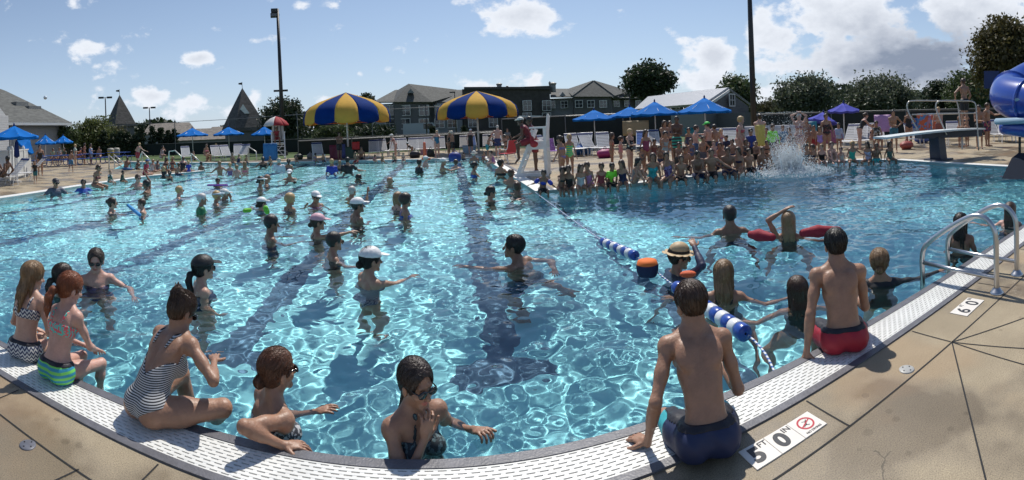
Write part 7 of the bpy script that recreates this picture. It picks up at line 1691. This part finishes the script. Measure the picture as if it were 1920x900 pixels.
# --- standing behind them
sb = [(1053,12.8,255,-60,'f','tan',('dark','bun'),BK((.16,.14,.35)),('relax','relax'),'dark haired girl from behind in lilac bikini near lifeguard chair',{}),(1068,13.1,252,170,'f','tan',('blonde','short'),OP(('stripes',(.35,.65,.05),(.02,.45,.35),6)),('relax','relax'),'blonde girl in lime and green suit beside lilac bikini girl',{}),
 (1147,15.2,250,100,'f','tan',('brown','long'),BK((.55,.20,.16)),('fold','relax'),'girl in coral bikini standing left of polka dot suit',{'child':True}),(1164,15.0,257,100,'f','pink',('brown','bun'),OP((.60,.22,.22)),('relax','fold'),'smaller girl in coral one piece beside the coral bikini',{'child':True}),(1181,13.8,242,120,'f','fair',('blonde','short'),[('onepiece',('dots',BLK,(.5,.62,.55),11),None)],('fold','fold'),'woman in black suit with pale polka dots',{'g':1.1}),
 (1212,13.9,244,150,'f','tan',('dark','long'),OP(('stripes',(.03,.03,.04),(.45,.05,.15),9)),('hip','relax'),'girl in black and crimson striped suit with hand on hip',{}),(1226,14.4,262,150,'f','brown',('black','short'),OP((.15,.05,.05)),('relax','relax'),'shorter dark girl behind turquoise suit girl',{'child':True}),(1245,16.5,225,170,'f','tan',('brown','long'),BK((.1,.1,.12)),('fold','fold'),'tan teenage girl, left of two standing behind the crowd',{}),(1256,17.2,226,170,'f','tan',('brown','long'),BK(NAVY),('relax','relax'),'long haired teenage girl, right of the two behind',{}),
 (1269,15.6,217,175,'m','deep',('black','short'),TR(('stripes',(.03,.35,.28),(.02,.02,.03),3)),('fold','fold'),'tall man with folded arms in green and black trunks',{}),(1248,13.9,247,150,'f','tan',('black','bun'),OP((.28,.38,.40)),('relax','fold'),'girl in pale grey green suit before the tall folded arm man',{}),(1304,14.6,235,80,'m','pink',('brown','crop'),TR((.05,.10,.20)),('fwd','relax'),'boy in blue trunks facing right in crowd',{}),(1329,14.8,228,-50,'m','pink',('dark','short'),TR(BLK),('relax','fwd'),'stout man in bright green cap with bare chest',{'hat':('cap',(.06,.62,.08)),'g':1.25}),
 (1342,15.0,233,-30,'m','tan',('dark','short'),TR((.03,.05,.14)),('fold','relax'),'dark haired boy right behind the green capped man',{}),(1363,15.2,255,190,'m','tan',('dark','short'),[('shirt',NAVY)],('relax','relax'),'small boy in navy shirt left of the pregnant woman',{'child':True}),(1387,14.3,217,110,'f','fair',('blonde','curly'),BK((.45,.08,.10)),('relax','relax'),'pregnant woman in red bikini with curly blonde hair',{'g':1.22}),(1409,14.2,242,180,'m','tan',('black','short'),[('shirt',(.015,.04,.22)),('trunks',BLK)],('relax','relax'),'boy in dark cap and blue rash shirt right of pregnant woman',{'hat':('cap',BLK),'child':True}),
 (1426,15.6,212,5,'f','pink',('dark','bun'),[('wrap',(.55,.44,.12))],('fold','fold'),'woman from behind wrapped in a yellow towel',{'g':1.15}),(1448,14.9,233,175,'m','tan',('brown','short'),[('rash',NEON),('trunks',BLK)],('relax','relax'),'child in neon green long sleeved shirt standing in crowd',{'child':True}),(1468,16.5,235,170,'m','tan',('brown','short'),[('shirt',(.05,.16,.32))],('hip','relax'),'child in steel blue shirt right of neon green child',{'child':True}),
 (1498,15.3,212,178,'f','pink',('grey','short'),BK((.25,.1,.12)),('head','head'),'woman with both hands on her head behind the splash',{'g':1.05}),(1514,16.6,220,170,'f','tan',('dark','long'),OP((.25,.15,.12)),('relax','fold'),'dark haired girl standing right of hands on head woman',{}),(1538,16.2,238,175,'f','tan',('brown','pony'),OP((.30,.20,.55)),('relax','relax'),'girl in lavender suit under lower violet umbrella',{'child':True}),(1550,16.6,212,170,'f','tan',('dark','short'),OP(('floral',BLK,(.12,.04,.04),12)),('relax','relax'),'woman in dark suit standing before the violet umbrella',{'g':1.05}),
 (1573,17.6,231,178,'m','tan',('black','short'),[('rash',(.35,.40,.55))],('relax','fold'),'child in white and blue rash shirt under upper violet umbrella',{'child':True}),(1612,19.5,212,75,'f','pink',('brown','bun'),OP(BLK),('fwd','fwd'),'woman in black suit bending forward before the loungers',{'lean':.5,'g':1.05}),
 (1676,18.0,205,178,'m','tan',('black','short'),TR((.02,.12,.18)),('hip','fold'),'dark haired teenage boy in teal trunks standing by board tip',{'g':.88}),(1704,20.5,205,-20,'f','tan',('dark','short'),OP(BLK),('fold','hip'),'woman in black suit from behind beneath the guard rail',{'g':1.1}),(1761,20.5,200,175,'m','fair',('blonde','short'),TR((.3,.1,.08)),('fold','relax'),'blond child standing behind the diving board ladder',{'child':True}),(1800,19.6,206,120,'f','tan',('dark','pony'),BK(BLK),('fold','fold'),'girl with crossed arms waiting at the board ladder',{'g':.85}),(1813,20.0,206,-120,'f','tan',('dark','pony'),BK(NAVY),('fold','relax'),'second girl waiting at the board ladder, facing left',{'g':.85}),
 (1836,18.8,196,175,'m','tan',('black','short'),TR(BLK),('fold','fold'),'boy in black trunks with hands on chest beside slide',{'g':.9}),(1851,19.8,192,120,'m','tan',('brown','short'),TR(('floral',(.03,.02,.05),(.3,.05,.12),9)),('fwd','relax'),'person in flowered shorts partly behind the blue slide',{}),
 (1480,17.2,240,170,'f','tan',('brown','long'),BK(NAVY),('relax','relax'),'girl standing in the spray behind the splash',{'child':True}),(1526,17.4,236,170,'m','tan',('brown','short'),TR(RED),('relax','fold'),'boy standing behind the lavender suit girl',{'child':True}),(1292,16.5,240,170,'f','tan',('dark','pony'),OP((.05,.05,.12)),('relax','relax'),'girl standing between tall man and blue trunks boy',{'child':True}),(1352,17.3,243,175,'f','pink',('blonde','long'),BK(PURP),('relax','relax'),'girl glimpsed behind green capped man and pregnant woman',{'child':True}),(1437,17.6,240,175,'m','tan',('dark','short'),TR(NAVY),('relax','relax'),'boy glimpsed between the yellow wrap and neon shirt',{'child':True})]
for (px, r, yt, fa, sex, sk, hr, we, ar, lab, kw) in sb: stand(px, r, yt, fa, sex, sk, hr, we, ar, lab, cap_=1.98, **kw)
ex2 = [(1272,13.0,268,175,'m','brown',('black','short'),TR(BLK),'dark boy peeping between two seated teenage girls and boys'),(1296,13.6,262,160,'f','tan',('brown','pony'),OP((.10,.12,.22)),'girl standing low behind the boys on the edge'),(1318,13.6,256,170,'m','tan',('brown','short'),TR((.1,.1,.12)),'boy half hidden beneath the green capped man'),(1340,13.4,264,190,'f','pink',('light','bun'),BK((.3,.08,.1)),'fair girl crouched left of the pregnant woman'),(1374,13.4,262,200,'m','tan',('dark','short'),TR(NAVY),'boy crouched before the pregnant woman'),(1398,13.5,262,170,'f','brown',('dark','long'),OP((.05,.05,.06)),'dark girl between pregnant woman and blue rash shirt'),(1418,13.8,266,180,'m','tan',('brown','short'),TR(BLK),'boy crouched below the yellow towel'),(1438,14.0,264,175,'f','tan',('dark','bun'),BK(BLK),'girl crouched under the neon shirted child'),(1459,14.2,262,185,'m','brown',('black','short'),TR(BLK),'dark boy just left of the splash'),(1488,14.8,258,170,'f','tan',('brown','long'),OP((.1,.1,.14)),'girl behind the spray right of the plume'),(1203,13.7,276,150,'f','tan',('dark','short'),OP((.12,.1,.1)),'girl crouched beside the crimson striped suit'),(1238,13.3,274,170,'m','brown',('black','short'),TR(NAVY),'boy crouched behind the turquoise and purple suits')]
for (px, r, yt, fa, sex, sk, hr, we, lab) in ex2: stand(px, r, yt, fa, sex, sk, hr, we, (('relax','fold'),('hip','relax'),('fold','fold'))[int(px)%3], lab, child=True, lean=.12)
sit(1645, 0, 238, 175, 'f','tan',('dark','bun'), [('tank',('floral',(.4,.4,.4),(.03,.03,.03),9))], ('lap','lap'), 'woman in black and white print sitting on lounger right of bent woman', z=.38, r=19.6, H=1.64)
sit(1634, 0, 240, 100, 'f','pink',('light','short'), BK(NAVY), ('lap','lap'), 'fair child sitting left of the black and white print', z=.38, r=19.9, H=1.3)
# diver standing at the rear of the board
b, I = stand(1808, 15.5, 146, -40, 'm','tan',('brown','crop'), TR(BLK), (((-.42,.22,.12),(-1,-.4,0)),'relax'), 'bare chested man waiting on diving board, hand on guard rail', cap_=3)
b_h = zof(146, 15.6, 1808); H_ = (b_h-.98)/.985
bpy.data.objects.remove(b) if False else None
for o in kids(b): o.scale = (1,1,1)
k = H_/(b_h/.985); b.scale = (k,k,k); p = at(1808, 15.5, 1.9); b.location = (p.x, p.y, .98)
# --- things held or floating
foam = lambda n_, c: mat(n_, c, .75, bump=.3, bscale=50)
def tubeobj(name, a, b_, r_, m, label, cat): blob(name, [Cap(tuple(a), tuple(b_), r_, r_, 0)], max(.008, r_*.3), m, (0,0,0), 0, label, cat)
z = .02
tubeobj('kickboard', gr(240,385,.05), gr(262,403,.0), .038, foam('sky_blue_foam',(.05,.28,.62)), 'light blue kickboard floating between the topknot woman and boy', 'kickboard')
tubeobj('foam_weight', gr(459,395,.05), gr(468,394,.05), .045, foam('lime_foam',(.18,.55,.05)), 'bright lime foam weight left of the white capped woman', 'foam weight')
tubeobj('foam_weight', gr(498,390,.10), gr(501,397,.0), .055, foam('lime_foam',(.18,.55,.05)), 'bright lime foam weight right of the white capped woman', 'foam weight')
tubeobj('pool_noodle', gr(390,347,.02), gr(426,347,.02), .032, foam('purple_foam',(.28,.07,.40)), 'purple pool noodle under a dark haired child', 'noodle')
rt = foam('red_foam', (.30,.012,.03))
for a, b_, lab in ((gr(1505,437,.04), gr(1572,432,.04),'red rescue tube right of the blonde woman in deep water'),(gr(1408,440,.02), gr(1448,445,.02),'red rescue tube left of the blonde woman in deep water')):
    a = Vector(a); b_ = Vector(b_); m_ = (a+b_)/2+Vector((0,.05,0)); blob('rescue_tube', [Cap(tuple(a),tuple(m_),.05,.08,.02),Cap(tuple(m_),tuple(b_),.08,.05,.02)], .018, rt, (0,0,0), 0, lab, 'rescue tube')
a = gr(1290,514,.02); blob('swim_belt', [Ell((0,0,0),(.085,.05,.035))], .010, foam('orange_foam',(.65,.12,.04)), a, -az(1290), 'orange foam swim belt floating right of the straw hat woman', 'swim belt')
a = gr(1300,532,.0)
q = at(85, 30, zof(183, 30, 85)); o = MB().lathe([(.001,-.12)]+[(.12*cos(a_), .12*sin(a_)) for a_ in np.linspace(-1.4,1.4,12)]+[(.001,.12)], 20).build('beach_ball', mat('ball_vinyl',(.55,.60,.66),.4,var=.5,scale=9), None, True, q); tag(o, 'small pale ball flying in the sky above the clubhouse', 'ball')
